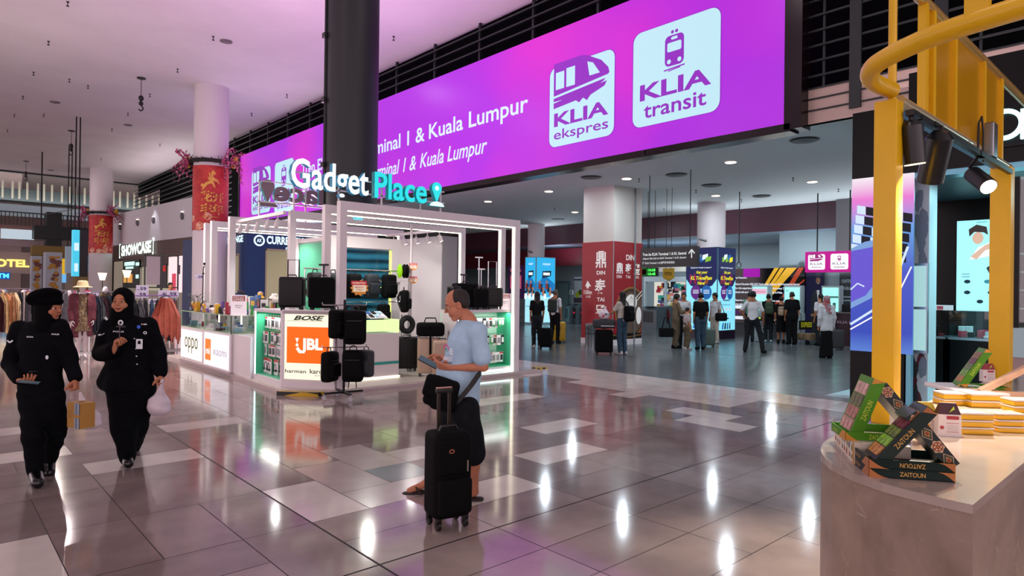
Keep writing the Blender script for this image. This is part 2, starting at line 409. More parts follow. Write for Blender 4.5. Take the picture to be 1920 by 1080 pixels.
def banner_mat():
 m = pE; nt = m.node_tree; b = nt.nodes['Principled BSDF']
 # noise blends the glow colour from purple to magenta across the sheet
 tc = nt.nodes.new('ShaderNodeTexCoord'); n = nt.nodes.new('ShaderNodeTexNoise'); n.inputs['Scale'].default_value = 0.22; n.inputs['Detail'].default_value = 1
 nt.links.new(tc.outputs['Object'],n.inputs['Vector'])
 r = nt.nodes.new('ShaderNodeValToRGB'); r.color_ramp.elements[0].position = .45; r.color_ramp.elements[1].position = .78
 r.color_ramp.elements[0].color = hx('#b42ae6'); r.color_ramp.elements[1].color = hx('#ee28d0')
 nt.links.new(n.outputs['Fac'],r.inputs[0]); nt.links.new(r.outputs[0],b.inputs['Emission Color'])
banner_mat()
BN = thing('station_banner','huge backlit purple banner for the airport trains, running high above the concourse','billboard',(XB,5.9,ZB0))
Y0b,Y1b = 5.75,35.2
c = MB(); c.box(-.25,-.02,0,Y1b - Y0b,0,ZB1 - ZB0,0); BN.location = (XB,Y0b,ZB0)
c.build('light_panel',pE,BN)
c = MB()
for (a,b_,z0,z1) in ((-.12,-.0,-.12,ZB1 - ZB0),(Y1b - Y0b,Y1b - Y0b + .12,-.12,ZB1 - ZB0)): c.box(-.3,0.1,a - .22 if a < 0 else a,b_,z0,z1,0)
c.box(-.3,.1,-.12,Y1b - Y0b,-.16,-.0,0)
c.build('banner_frame',M('banner_frame_metal','#1d0f18',0.25,0.4),BN)
LB = E('banner_white','#bfe9f4',.88); LW = E('banner_text_white','#cfe6fa',0.95); PU = E('banner_print_purple','#9a35c9',0.75)
u,v = Vector((0,-1,0)),Vector((0,0,1))
def BY(px,py): q = AX(px,py,XB - .25); return (Y1b - q.y,q.z - ZB0)     # banner coordinates (from the far end)
c = MB(); p = Plane2(c,(-.25,Y1b - Y0b,0),u,v)
def logo(x0,x1,y0,y1,kind,l=.01):
 c = MB(); p = Plane2(c,(-.25,Y1b - Y0b,0),u,v)
 w,h = x1 - x0,y1 - y0; cx = (x0 + x1) / 2
 p.poly(rrect(cx,(y0 + y1) / 2,w * 1.02,h * 1.012,w * .1),2,l - .003)
 p.poly(rrect(cx,(y0 + y1) / 2,w,h,w * .1),0,l)
 if kind == 'e':
  train_ekspres(p,x0 + w * .07,y0 + h * .57,w * .86,2,0,l + .004)
  p.text('KLIA',cx,y0 + h * .25,h * .17,w * .84,2,l + .004,align='c',off=.03)
  p.text('ekspres',cx,y0 + h * .05,h * .16,w * .84,2,l + .004,align='c',off=.01)
 else:
  train_transit(p,cx,y0 + h * .53,h * .36,2,0,l + .004)
  p.text('KLIA',cx,y0 + h * .27,h * .17,w * .82,2,l + .004,align='c',off=.03)
  p.text('transit',cx,y0 + h * .08,h * .15,w * .72,2,l + .004,align='c',off=.015)
 c.build('train_logo',[LB,LW,PU],BN)
a0,a1 = BY(1031,200),BY(1152,200)
logo(a0[0],a1[0],BY(1031,278)[1],BY(1152,90)[1] ,'e')
a0,a1 = BY(1187,200),BY(1350,200)
logo(a0[0],a1[0],BY(1187,242)[1],BY(1187,67)[1],'t')
a0,a1 = BY(472,380),BY(507,380)
logo(a0[0],a1[0],BY(490,400)[1],BY(490,316)[1],'e')
a0,a1 = BY(515,380),BY(550,380)
logo(a0[0],a1[0],BY(530,398)[1],BY(530,302)[1],'t')
xa,xb = BY(566,300)[0],BY(991,180)[0]
zb = BY(991,219)[1]; zt = BY(991,175)[1]
xt,xm,xk = BY(671,300)[0],BY(797,240)[0],BY(805,240)[0]; dz = (zt - zb) * .22
p.text('Tren Ekspres ke',xa,zb,zt - zb,(xt - xa) * .9,1,.012,off=.015)
p.text('Terminal 1 &',xt,zb + dz,zt - zb - dz,xm - xt,1,.012,off=.015); p.text('Kuala Lumpur',xk,zb,zt - zb,xb - xk,1,.012,off=.015)
xb2 = BY(914,270)[0]; zb2 = BY(914,296)[1]; zt2 = BY(914,256)[1]
xt2,xm2,xk2 = BY(688,330)[0],BY(781,300)[0],BY(788,300)[0]; dz = (zt2 - zb2) * .22
p.text('Airport Rail Link to',xa,zb2,zt2 - zb2,(xt2 - xa) * .9,1,.012,off=.005,shear=.25)
p.text('Terminal 1 &',xt2,zb2 + dz,zt2 - zb2 - dz,xm2 - xt2,1,.012,off=.01,shear=.25); p.text('Kuala Lumpur',xk2,zb2,zt2 - zb2,xb2 - xk2,1,.012,off=.01,shear=.25)
c.build('lettering',[LB,LW,PU],BN)
# ================================================================== ceiling fittings
def fit(name,label,cat,mb,mats,loc,group=None): return tag(mb.build(name,mats,None,loc),label,cat,group)
sp = MB(); sp.cyl(0,0,-.03,0,.035,n=8); sp.cyl(0,0,-.12,-.03,.012,n=6); sp.cyl(0,0,-.14,-.12,.04,n=8)
spr = None
for (x,y) in ((127,3),(91,77),(400,68),(333,129),(63,135),(43,180),(281,176),(538,177),(472,212),(27,214),(14,243),(240,212),(338,284),(738,68),(130,148),(82,214),(165,160),(210,241),(190,297),(300,270)):
 q = G(x,y,HC)
 if spr is None: spr = fit('sprinkler','small dark sprinkler head on the pink-lit hall ceiling','sprinkler',sp,BLACK,q,'sprinklers on the hall ceiling')
 else: o = spr.copy(); COL.objects.link(o); o.location = q
gr = MB(); gr.cyl(0,0,-.03,0,.2,n=20); gr.cyl(0,0,-.05,-.02,.14,n=16)
g0 = None
for (x,y) in ((424,77),(240,234),(103,191),(95,319)):
 q = G(x,y,HC)
 if g0 is None: g0 = fit('ceiling_vent','grey round vent in the pink-lit hall ceiling','vent',gr,M('vent_grey','#7d7478',.5),q,'round vents in the hall ceiling')
 else: o = g0.copy(); COL.objects.link(o); o.location = q
hk = MB(); hk.cyl(0,0,-.04,0,.16,n=14); hk.cyl(0,0,-.75,-.04,.012,n=6); hk.ball((0,0,-.82),.1,n=8,sc=(1,1,1.2)); hk.ball((0,0,-1.03),.09,n=8,sc=(1,1,1)); hk.tube([(.0,0,-1.1),(.07,0,-1.18),(.06,0,-1.28),(-.02,0,-1.33),(-.08,0,-1.26)],.03,6)
h0 = None
for (x,y,lb) in ((265,146,'black ceiling hook hanging nearest the tall white column, largest of the row'),(134,245,'black ceiling hook hanging midway along the row'),(49,302,'black ceiling hook hanging farthest away, smallest of the row')):
 q = G(x,y,HC)
 if h0 is None: h0 = fit('ceiling_hook',lb,'hook',hk,BLACK,q)
 else: o = h0.copy(); COL.objects.link(o); o.location = q; o['label'] = lb
# little clusters of spotlights in the hall ceiling
for (x,y,lb) in ((862,86,'triple recessed spotlight in the ceiling above the middle of the purple banner'),(597,207,'triple recessed spotlight in the ceiling just beside the dark column'),(459,268,'triple recessed spotlight in the ceiling above the far end of the purple banner')):
 q = G(x,y,HC); t = thing('spotlight_cluster',lb,'ceiling light',q)
 a = MB(); b = MB()
 for k in (-1,0,1): a.cyl(0,k * .3,-.03,0,.13,n=14); b.cyl(0,k * .3,-.05,-.028,.09,n=12)
 a.build('lamp_ring',M('ring_grey','#b9b0b4',.4),t); b.build('bulb',E('bulb_glow','#ffeeda',2.2),t)
# ticket hall downlights
def downlight(q,lb,r=.13,s=9):
 t = thing('downlight',lb,'ceiling light',q)
 a = MB(); a.lathe([(r * 1.25,-.02),(r * 1.25,0),(r,0),(r,-.02)],n=20); a.build('lamp_ring',WHITE,t)
 b = MB(); b.cyl(0,0,-.03,-.021,r,n=18); b.build('lamp_lens',E('downlight_glow','#ffe9c4',7.0),t)
for (x,y,lb) in ((1370,303,'glowing ceiling downlight nearest the end of the purple banner'),(1175,334,'glowing ceiling downlight just above the red and white column'),(1029,358,'glowing ceiling downlight nearest the Gadget Place frame'),(1342,366,'glowing ceiling downlight in front of the round white column'),(1078,397,'glowing ceiling downlight furthest back, left of the red and white column'),(1523,340,'glowing ceiling downlight nearest the watch screen'),(915,377,'glowing ceiling downlight seen over the top beam of the gadget stall')):
 downlight(G(x,y,TC - .001),lb)
v0 = None
vt = MB(); vt.lathe([(.3,-.01),(.3,0),(.02,0),(.02,-.05),(.12,-.05),(.22,-.02),(.26,-.03)],n=24)
for (x,y) in ((1508,262),(1108,332),(1334,347),(1428,367),(1046,411),(1268,327)):
 q = G(x,y,TC - .001)
 if v0 is None: v0 = fit('air_vent','round grey air vent in the ticket hall ceiling','vent',vt,M('vent_dark','#4c5457',.5),q,'round air vents in the ticket hall ceiling')
 else: o = v0.copy(); COL.objects.link(o); o.location = q
s0 = None
for (x,y) in ((1198,335),(1487,333),(1305,356),(1572,354),(1390,374),(1245,391),(1040,390),(1205,282)):
 q = G(x,y,TC - .001)
 if s0 is None: s0 = fit('sprinkler','small dark sprinkler head on the ticket hall ceiling','sprinkler',sp,BLACK,q,'sprinklers on the ticket hall ceiling'); s0.scale = (.7,) * 3
 else: o = s0.copy(); COL.objects.link(o); o.location = q
# ================================================================== columns
COLW = M('column_white','#d8d0d4',0.5)
RED = M('banner_red','#b01c22',0.5); REDW = M('poster_red','#a81a20',.5,col2='#c9342c',nscale=3); GOLD = M('gold_print','#d8a04a',.35,.3); ORNG = M('poster_orange','#d4642e',.5,col2='#e8c0a8',nscale=6)
def wrap(mb,x,y,r,pts2,mi,dr,a0):
 """2d polygons (arc length, z) wrapped on a cylinder"""
 for poly in pts2:
  mb.poly([(x + (r + dr) * math.cos(a0 + s / r),y + (r + dr) * math.sin(a0 + s / r),z) for s,z in poly],mi)
def wraptext(mb,t,x,y,r,s0,z0,h,w,mi,dr,a0,**k):
 tmp = MB(); text(tmp,t,(s0,0,z0),(1,0,0),(0,0,1),h,w,0,**k)
 vs = [(x + (r + dr) * math.cos(a0 + p[0] / r),y + (r + dr) * math.sin(a0 + p[0] / r),p[2]) for p in tmp.v]
 mb.add(vs,tmp.f,mi)
def festive_column(x,y,r,zt,zb,zf,lb_col,lb_poster,lb_gar,seed,pink):
 c = MB(); c.cyl(x,y,0,HC,r,n=40); o = c.build('column',COLW); tag(o,lb_col,'column')
 a = math.atan2(-y,-x)
 t = thing('festive_poster',lb_poster,'poster',(0,0,0)); H = zt - zb
 c = MB(); n = 40
 for k in range(n):
  a0,a1 = a + (k / n - .5) * 4.2,a + ((k + 1) / n - .5) * 4.2; R = r + .02
  c.quad((x + R * math.cos(a0),y + R * math.sin(a0),zb),(x + R * math.cos(a1),y + R * math.sin(a1),zb),(x + R * math.cos(a1),y + R * math.sin(a1),zt),(x + R * math.cos(a0),y + R * math.sin(a0),zt),0 if k % 5 else 0)
 c.build('poster_sheet',REDW,t)
 c = MB(); R = r + .02; aa = a
 horse = [[(-.42,.60),(-.36,.70),(-.22,.735),(-.05,.76),(.02,.82),(.0,.88),(.08,.93),(.2,.90),(.24,.86),(.14,.86),(.1,.82),(.2,.80),(.34,.78),(.42,.72),(.37,.71),(.28,.75),(.1,.76),(.16,.72),(.22,.66),(.14,.66),(.05,.72),(-.14,.7),(-.24,.66),(-.36,.62)],
    [(-.02,.86),(-.1,.9),(-.06,.8),(-.16,.82),(-.08,.76),(.0,.8)],[(-.42,.72),(-.5,.68),(-.4,.66),(-.34,.7)]]
 wrap(c,x,y,R,[[(s * r * 1.2,zb + z * H) for s,z in q] for q in horse],0,.012,aa)
 wraptext(c,'花开',x,y,R,-.58 * r,zb + H * .43,H * .17,r * 1.35,0,.014,aa,off=.035)
 wraptext(c,'丰年',x,y,R,-.58 * r,zb + H * .24,H * .17,r * 1.35,0,.014,aa,off=.035)
 wraptext(c,'Blooming Blessings',x,y,R,-.45 * r,zb + H * .19,H * .025,r * .95,0,.014,aa)
 rr = random.Random(seed)
 for k in range(10):
  s,z,q = rr.uniform(-1.3,1.3) * r,zb + rr.uniform(.02,.22) * H,rr.uniform(.08,.22) * r
  wrap(c,x,y,R,[[(s + q * math.cos(i * .52) * (1 + .25 * (i % 2)),z + q * math.sin(i * .52) * (1 + .25 * (i % 2))) for i in range(12)]],rr.choice((1,1,2)),.006 + k * .001,aa)
 c.build('poster_print',[GOLD,ORNG,RED],t)
 # garland ring of blossom
 t = thing('blossom_garland',lb_gar,'garland',(x,y,zf))
 c = MB(); c.tube([((r + .1) * math.cos(k * .157),(r + .1) * math.sin(k * .157),0) for k in range(40)],.09,6,0,closed=True)
 for k in range(190):
  an = rr.uniform(0,6.28); R2 = r + .08 + rr.uniform(-.03,.16); z = rr.uniform(-.1,.14); d = Vector((rr.uniform(-1,1),rr.uniform(-1,1),rr.uniform(-1,1))) * .09
  q = Vector((R2 * math.cos(an),R2 * math.sin(an),z)); n_ = d.orthogonal().normalized() * .035
  c.poly([q,q + d * .5 + n_,q + d,q + d * .5 - n_],0)
 tag(c.build('foliage',M('garland_leaf','#1f1a16',.7),t),'dark leafy ring')
 for side,cl in ((1,'a'),(-1,'b')):
  c = MB(); b = MB()
  sd = RGT * side
  for k in range(26):
   st = sd * (r + .1) + Vector((rr.uniform(-.1,.1),rr.uniform(-.1,.1),rr.uniform(-.1,.12)))
   st += -FWD * rr.uniform(-.2,.6)
   L = rr.uniform(.3,1.15); out = rr.uniform(.1,.75)
   pts = [st + sd * (out * s) + Vector((0,0,(.22 * s - L * s * s) if k % 3 else (.5 * s))) for s in (0,.25,.5,.75,1)]
   c.tube(pts,.009,4,0)
   for s in range(14):
    i = rr.randrange(4); w = rr.random(); q = pts[i].lerp(pts[i + 1],w); rq = rr.uniform(.018,.045)
    b.ball(q + Vector((rr.uniform(-.03,.03),rr.uniform(-.03,.03),rr.uniform(-.03,.03))),rq,rr.choice((0,0,0,1,2)),3)
  for k in range(7): b.ball(sd * (r + .3) + Vector((rr.uniform(-.1,.1),rr.uniform(-.1,.1),rr.uniform(-.15,.25))),rr.uniform(.07,.12),3,5)
  c.build('twig',M('twig','#2c1c1a',.7),t); b.build('blossom',[M('blossom_pink','#c2447e',.5),M('blossom_deep','#7c1c3c',.5),M('blossom_pale','#d88aa8',.5),M('blossom_yellow','#d8a020',.5)],t)
# column 1 (behind the stall) and column 2 (further)
z = lambda py,px,X: AX(px,py,X).z
festive_column(8.84,28.56,.67,AT(398,315,27.1).z,AT(398,434,27.1).z,AT(398,306,27.1).z,'tall round white column behind the gadget stall, wrapped in the larger red poster','larger red festive poster with a golden horse, wrapped round the nearer white column','larger blossom garland ringing the nearer white column above its red poster',3,1)
festive_column(9.34,54.2,.72,AT(191,405,46.4).z,AT(191,475,46.4).z,AT(191,400,46.4).z,'round white column farther down the concourse, beside the bracketed shop sign','smaller red festive poster with a golden horse on the farther white column','smaller blossom garland with tiny lights ringing the farther white column',5,0)
# dark column rising out of the stall
c = MB(); c.cyl(6.46,12.05,3.0,HC,.53,n=36)
dc = thing('dark_column','dark grey round column rising out of the Gadget Place stall to the ceiling','column',(0,0,0))
c.build('shaft',M('column_dark','#1e2227',.5),dc)
c = MB()
for q,dx in ((640,0),(633,0)):
 P = AT(q,100,12.9); c.tube([(P.x,P.y,3),(P.x,P.y,10)],.022,8,0)
for z_ in (3.6,4.9,6.2,7.5,8.8):
 P = AT(636,100,12.9); c.box(P.x - .09,P.x + .09,P.y - .06,P.y + .05,z_,z_ + .07,1)
c.build('conduit',[M('conduit_grey','#8d8c90',.4,.3),BLACK],dc)
c = MB(); P = AT(611,100,13.0); c.tube([(P.x,P.y,3),(P.x,P.y,10)],.03,6,0)
for z_ in (4.1,5.4,6.7,7.6,8.9): c.box(P.x - .06,P.x + .12,P.y - .06,P.y + .06,z_,z_ + .1,0)
c.build('cable_run',BLACK,dc)
# round white columns in the ticket hall, each rising out of a light box
for px,py,pt,r,dx,lb in ((1344,637,1334,.5,.55,'round white column rising above the dark travel-pass light box'),(1004,609,1006,.42,.5,'round white column behind the blue holiday light box')):
 k_ = G(px,py); q = AX(pt,400,k_.x + dx); c = MB(); c.cyl(q.x,q.y,0,TC,r,n=32); tag(c.build('column',COLW),lb,'column')
# ================================================================== watch shop beside the counter
XS = 10.9
def SY_(px): return AX(px,540,XS).y
BLK = M('shop_black','#050708',0.3,spec=.2); TEAL = M('shop_teal','#3d6c76',0.35); SILV = M('silver_trim','#9fb4bd',0.25,0.7)
c = MB()
c.box(XS,XS + .5,SY_(1700),3.97,0,4.55)
struct('wall_shop_pier',c,BLK)
c = MB(); c.box(XS,XS + .5,-12,SY_(1700),3.5,5.0)
struct('wall_shop_fascia',c,BLK)
c = MB(); c.box(XS + .02,XS + .35,-12,SY_(1697),3.42,3.5,0); c.box(XS + .0,XS + .12,SY_(1709),SY_(1697),0,3.45,0)
struct('trim_2',c,M('lintel_blue_steel','#6fb0c4',0.25,0.5))
c = MB(); c.box(XS + .5,16.5,-12,3.9,3.45,3.6); struct('ceiling_shop',c,M('shop_ceiling','#2c4048',0.4))
c = MB(); c.box(XS + .1,16.5,-12,4.4,0.0,0.004); struct('floor_shop',c,M('shop_floor','#a8c6cc',0.3))
for x,y in ((12.4,2.2),(13.4,0.8),(12.2,-0.6)):
 lamp('AREA','shop_downlight',(x,y,3.4),75,(0.45,0.93,1.0),0.5)
# tall advertising screen on the pier: steel watch on magenta and blue
t = thing('advertising_screen','tall lit screen on the black shop pier, showing a steel watch on pink and blue','screen',(XS,3.97,0))
S_B = M('watch_screen','#101018',0.2,emit=.9); nt = S_B.node_tree; b = nt.nodes['Principled BSDF']
tc = nt.nodes.new('ShaderNodeTexCoord'); sp_ = nt.nodes.new('ShaderNodeSeparateXYZ'); nt.links.new(tc.outputs['Object'],sp_.inputs[0])
rp = nt.nodes.new('ShaderNodeValToRGB'); mr = nt.nodes.new('ShaderNodeMapRange'); mr.inputs[1].default_value = .75; mr.inputs[2].default_value = 3.55
for e_,(ps,cl) in zip([rp.color_ramp.elements[0],rp.color_ramp.elements[1]] + [rp.color_ramp.elements.new(k) for k in (.12,.45,.7,.86)],((0,'#5a8ae0'),(1,'#ff10c0'),(.12,'#2848c0'),(.45,'#2a4ac8'),(.7,'#5aa0e8'),(.86,'#f078d8'))):
 e_.position = ps; e_.color = hx(cl)
nt.links.new(sp_.outputs[2],mr.inputs[0]); nt.links.new(mr.outputs[0],rp.inputs[0]); nt.links.new(rp.outputs[0],b.inputs['Emission Color'])
zt_,zb_ = 3.5,.79; W_ = .88
c = MB(); c.box(-.03,-.005,-W_,-.01,zb_,zt_); c.build('display_panel',S_B,t)
c = MB(); p = Plane2(c,(-.03,-.01,0),(0,-1,0),(0,0,1))
for k in range(5): # bracelet links
 y0 = 2.35 + k * .15; x0 = .0 + k * .02
 for q,mi in ((0,0),(.13,1),(.26,0),(.39,1),(.52,0),(.65,1)): p.poly([(x0 + q,y0 - q * .25),(x0 + q + .125,y0 - .03 - q * .25),(x0 + q + .125,y0 + .1 - q * .25),(x0 + q,y0 + .13 - q * .25)],mi,.003)
p.poly([(0,1.45),(.3,1.62),(.55,1.95),(.7,2.3),(.5,2.55),(.2,2.5),(0,2.4)],2,.004)
p.poly([(0,1.55),(.22,1.66),(.42,1.95),(.5,2.25),(.34,2.42),(.0,2.36)],3,.005)
p.poly([(.42,1.62),(.56,1.7),(.62,1.86),(.48,1.78)],0,.006)
p.line([(0,1.2),(.35,1.45),(.6,1.8),(.8,2.4)],.035,0,.006); p.line([(0,1.12),(.4,1.38),(.7,1.75),(.85,2.1)],.02,4,.006)
p.line([(.0,1.75),(.1,1.85),(.2,1.8)],.02,0,.007)
c.build('watch_picture',[E('pic_steel','#d0e6f8',.9),E('pic_dark','#16202c',.3),E('pic_steelblue','#7fa8e0',.8),E('pic_dial','#6a5ad8',.8),E('pic_white','#f0f4ff',1)],t)
# patterned pillar with a lit notice frame
q0,q1 = AX(1707,540,11.25).y,AX(1741,540,11.25).y
t = thing('patterned_pillar','white pillar printed with grey and red brush shapes, at the shop entrance','pillar',(11.25,q1,0))
c = MB(); c.box(0,.4,0,q0 - q1,0,3.42); c.build('pillar_panel',M('pillar_white','#bccfd6',.4),t)
c = MB(); p = Plane2(c,(0,q0 - q1,0),(0,-1,0),(0,0,1)); rr = random.Random(4); W = q0 - q1
for k in range(30):
 x,z0 = rr.uniform(.02,W - .06),rr.uniform(.05,3.2); n = 9; mi = (0 if z0 > 1.6 else rr.choice((0,1,2)))
 p.poly([(min(W - .005,max(.004,x + rr.uniform(.5,1.2) * .06 * math.cos(i * .7))),z0 + rr.uniform(.6,1.3) * .17 * math.sin(i * .7)) for i in range(n)],mi,.003 + k * .0002)
c.build('printed_pattern',[M('print_grey','#74899a',.5),M('print_maroon','#5c2030',.5),M('print_dark','#2c3438',.5)],t)
t = thing('notice_frame','slim lit double notice frame on the patterned pillar','sign',(11.2,(q0 + q1) / 2 - .03,0))
c = MB(); c.box(-.03,.045,-.1,.1,.8,2.16); c.build('frame',SILV,t)
c = MB(); c.box(-.034,-.03,-.085,.085,.84,1.46); c.box(-.034,-.03,-.085,.085,1.5,2.12); c.build('sheet',E('notice_glow','#b4e4e6',.75),t)
# black inner wall with lit poster of a smiling person and watches
t = thing('inner_wall','black inner wall of the shop behind the glass cases','wall panel',(14.2,3.68,0))
c = MB(); c.box(0,.3,-8,0,0,3.45); c.build('panel',BLK,t)
XP = 14.15
pa,pb = AX(1795,415,XP),AX(1859,583,XP)
t = thing('light_box_poster','glowing cyan-white poster of a person with a smartwatch on the black shop wall','poster',(XP,pa.y,pb.z))
W,H = pa.y - pb.y + .55,pa.z - pb.z
c = MB(); c.box(-.02,.05,-W,0,0,H); c.build('light_panel',E('poster_cyan','#a8f2fa',1.0),t)
c = MB(); p = Plane2(c,(-.02,0,0),(0,-1,0),(0,0,1)); s = W
sk,hr,wh,gn,dk,tl = range(6)
p.poly(circ(.3 * W,H * .80,.085,18,.11),sk,.006)
p.poly([(.18 * W,H * .82),(.17 * W,H * .9),(.28 * W,H * .95),(.42 * W,H * .92),(.44 * W,H * .83),(.38 * W,H * .86),(.25 * W,H * .87)],hr,.008)
p.poly([(.18 * W,H * .56),(.3 * W,H * .7),(.5 * W,H * .76),(.78 * W,H * .72),(.8 * W,H * .6),(.6 * W,H * .55),(.5 * W,H * .6)],wh,.006)
p.poly([(.2 * W,H * .6),(.4 * W,H * .72),(.62 * W,H * .78),(.64 * W,H * .72),(.4 * W,H * .66),(.28 * W,H * .56)],sk,.008)
p.poly([(.45 * W,H * .68),(.7 * W,H * .5),(.68 * W,H * .62),(.5 * W,H * .7)],gn,.009)
p.poly([(.58 * W,H * .77),(.72 * W,H * .82),(.74 * W,H * .75),(.62 * W,H * .72)],dk,.01)
p.poly([(.42 * W,H * .47),(.55 * W,H * .54),(.75 * W,H * .5),(.6 * W,H * .46),(.46 * W,H * .41)],dk,.01); p.poly([(.48 * W,H * .49),(.56 * W,H * .52),(.62 * W,H * .5),(.55 * W,H * .47)],wh,.012)
for x,y in ((.12,.32),(.4,.32),(.12,.2),(.45,.2),(.3,.1),(.6,.3)): p.poly(circ(x * W + .04,y * H,.05,12,.035),rr.choice((tl,dk)),.01)
p.text('GALAXY',.28 * W,H * .965,.03,.16,tl,.01)
for x,y in ((.08,.4),(.08,.37),(.55,.13)): p.rect(x * W,x * W + .12,H * y,H * y + .012,tl,.01)
c.build('printed_picture',[E('pic_skin','#e8b8a0',.8),E('pic_hair','#4a3a38',.5),E('pic_shirt','#e8f8fa',1),E('pic_green','#30c090',.7),E('pic_dark2','#20404c',.4),E('pic_teal','#3c98a8',.6)],t)
# glass display cases
def case(x,y,w,d,lb,seed):
 t = thing('display_case',lb,'display case',(x,y,0)); rr = random.Random(seed)
 c = MB(); c.box(0,d,-w,0,.14,.93); c.build('base_cabinet',BLK,t)
 c = MB()
 for a in (0,d - .03):
  for b_ in (-w,-.03): c.box(a,a + .03,b_,b_ + .03,0,.97)
 c.box(-.004,d,-w,0,.93,.97); c.box(-.004,0,-w,0,.0,.03)
 c.build('case_frame',SILV,t)
 c = MB(); c.box(.01,d - .01,-w + .01,-.01,.97,1.42); c.build('glass_top',glass(),t)
 c = MB()
 for k in range(9):
  a,b_ = rr.uniform(.08,d - .2),rr.uniform(-w + .1,-.15)
  h = rr.uniform(.03,.2); c.box(a,a + .07,b_,b_ + rr.uniform(.05,.12),.972,.972 + h,rr.choice((0,1,1,2)),.005)
 c.build('watch_display',[DARKM,M('cushion_white','#c8dde0',.5),M('card_red','#b04050',.5)],t)
case(12.9,AX(1778,600,12.9).y + .62,.58,.55,'left-hand glass-topped black display case, nearest the patterned pillar',1)
case(12.9,AX(1778,600,12.9).y,.72,.55,'glass-topped black display case below the glowing smartwatch poster',2)
t = thing('price_sign','small white and red card stuck on the black wall above the glass cases','sign',AX(1771,577,14.1))
c = MB(); c.box(-.01,.0,-.14,.14,-.05,.05,0); c.box(-.013,-.01,.02,.12,-.03,.03,1); c.build('card',[WHITE,M('card_red')],t)
t = thing('magenta_board','magenta and yellow printed board standing beside the glass cases','sign',(13.3,AX(1850,640,13.3).y,0))
c = MB(); c.box(-.02,.02,-.2,.1,.3,1.1); c.build('board',M('board_pink','#c04a70',.5),t)
c = MB(); p = Plane2(c,(-.02,.1,0),(0,-1,0),(0,0,1)); p.rect(0,.3,.3,.6,1,.003); p.text('SALE',.03,.8,.12,.24,0,.006,off=.03); p.text('A',.06,.38,.16,.18,0,.006,off=.03)
c.build('printed_text',[M('board_yellow','#d8d030',.5),BLK],t)
# lit letters of the shop sign
t = thing('shop_sign_letters','cyan-white glowing round letters on the black shop fascia','sign',(XS,0,0))
def ring(cy,cz,r,w,x):
 m = MB(); n = 28
 for k in range(n):
  a0,a1 = 6.2832 * k / n,6.2832 * (k + 1) / n
  P = [(x,cy + (r - w) * math.cos(a0),cz + (r - w) * math.sin(a0)),(x,cy + r * math.cos(a0),cz + r * math.sin(a0)),(x,cy + r * math.cos(a1),cz + r * math.sin(a1)),(x,cy + (r - w) * math.cos(a1),cz + (r - w) * math.sin(a1))]
  Q = [(a + .06,b_,c_) for a,b_,c_ in P]
  m.add(P + Q,[(0,3,2,1),(0,4,7,3),(1,2,6,5)])
 return m
SG = E('sign_cyan_white','#c8fbff',1.6)
qo = AX(1883,233,XS - .1); ring(qo.y,qo.z,.21,.055,-.1).build('letter',SG,t)
c = MB(); q = AX(1913,232,XS - .1); c.box(-.1,-.04,q.y - .3,q.y,q.z - .2,q.z - .14); c.box(-.1,-.04,q.y - .06,q.y,q.z - .2,q.z + .2); c.build('letter',SG,t)
c = MB(); c.box(-.04,0,qo.y - 1.2,qo.y + .22,qo.z - .3,qo.z - .26); c.build('mounting_rail',DARKM,t)
# glass shopfront right of the second post
t = thing('shop_window_display','lit glass window with rows of earphones, beyond the second yellow post','display window',(XS + .05,0,0))
ya,yb = AX(1899,500,XS).y,.3
c = MB(); c.box(0,.03,yb,ya,1.25,3.3); c.build('glass_pane',glass(),t)
c = MB(); c.box(0,.3,yb,ya,.85,1.25); c.build('sill_cabinet',M('sill_white','#a8c8cc',.4),t)
c = MB(); c.box(0.02,.3,yb,ya,0,.85); c.build('plinth',M('plinth_pink','#a08a88',.5),t)
c = MB()
for z in (1.5,1.75,2.0,2.25): c.box(.1,.3,yb,ya - .05,z,z + .02,0)
c.box(.32,.36,yb,ya,1.25,3.3,1); c.box(-.01,.05,ya - .06,ya,1.25,3.3,1)
c.build('shelf',[M('shelf_white','#c8e8ec',.4),BLK],t)
c = MB()
for z in (1.52,1.77,2.02,2.27):
 for k in range(6): c.box(.14,.22,ya - .15 - k * .12,ya - .1 - k * .12,z,z + .08,rr.choice((0,1)),.01)
c.build('earphone_case',[BLK,M('cushion_white')],t)
# ================================================================== stone counter
MAR = M('counter_marble','#83736a',0.35,spec=.4)
nt = MAR.node_tree; b = nt.nodes['Principled BSDF']; tc = nt.nodes.new('ShaderNodeTexCoord')
n1 = nt.nodes.new('ShaderNodeTexNoise'); n1.inputs['Scale'].default_value = 2.2; n1.inputs['Detail'].default_value = 9; n1.inputs['Roughness'].default_value = .62; n1.inputs['Distortion'].default_value = .8
r1 = nt.nodes.new('ShaderNodeValToRGB'); r1.color_ramp.elements[0].position = .3; r1.color_ramp.elements[0].color = hx('#7c6b5f'); r1.color_ramp.elements[1].position = .7; r1.color_ramp.elements[1].color = hx('#a89484')
mp = nt.nodes.new('ShaderNodeMapping'); mp.inputs['Scale'].default_value = (3.2,9,5); mp.inputs['Rotation'].default_value = (.3,.7,.5)
n2 = nt.nodes.new('ShaderNodeTexVoronoi'); n2.feature = 'DISTANCE_TO_EDGE'; n2.inputs['Scale'].default_value = 2.6
n3 = nt.nodes.new('ShaderNodeTexNoise'); n3.inputs['Scale'].default_value = 3; ad = nt.nodes.new('ShaderNodeMixRGB'); ad.blend_type = 'ADD'; ad.inputs[0].default_value = .35
r2 = nt.nodes.new('ShaderNodeValToRGB'); r2.color_ramp.elements[0].position = 0; r2.color_ramp.elements[0].color = (1,1,1,1); r2.color_ramp.elements[1].position = .022; r2.color_ramp.elements[1].color = (0,0,0,1)
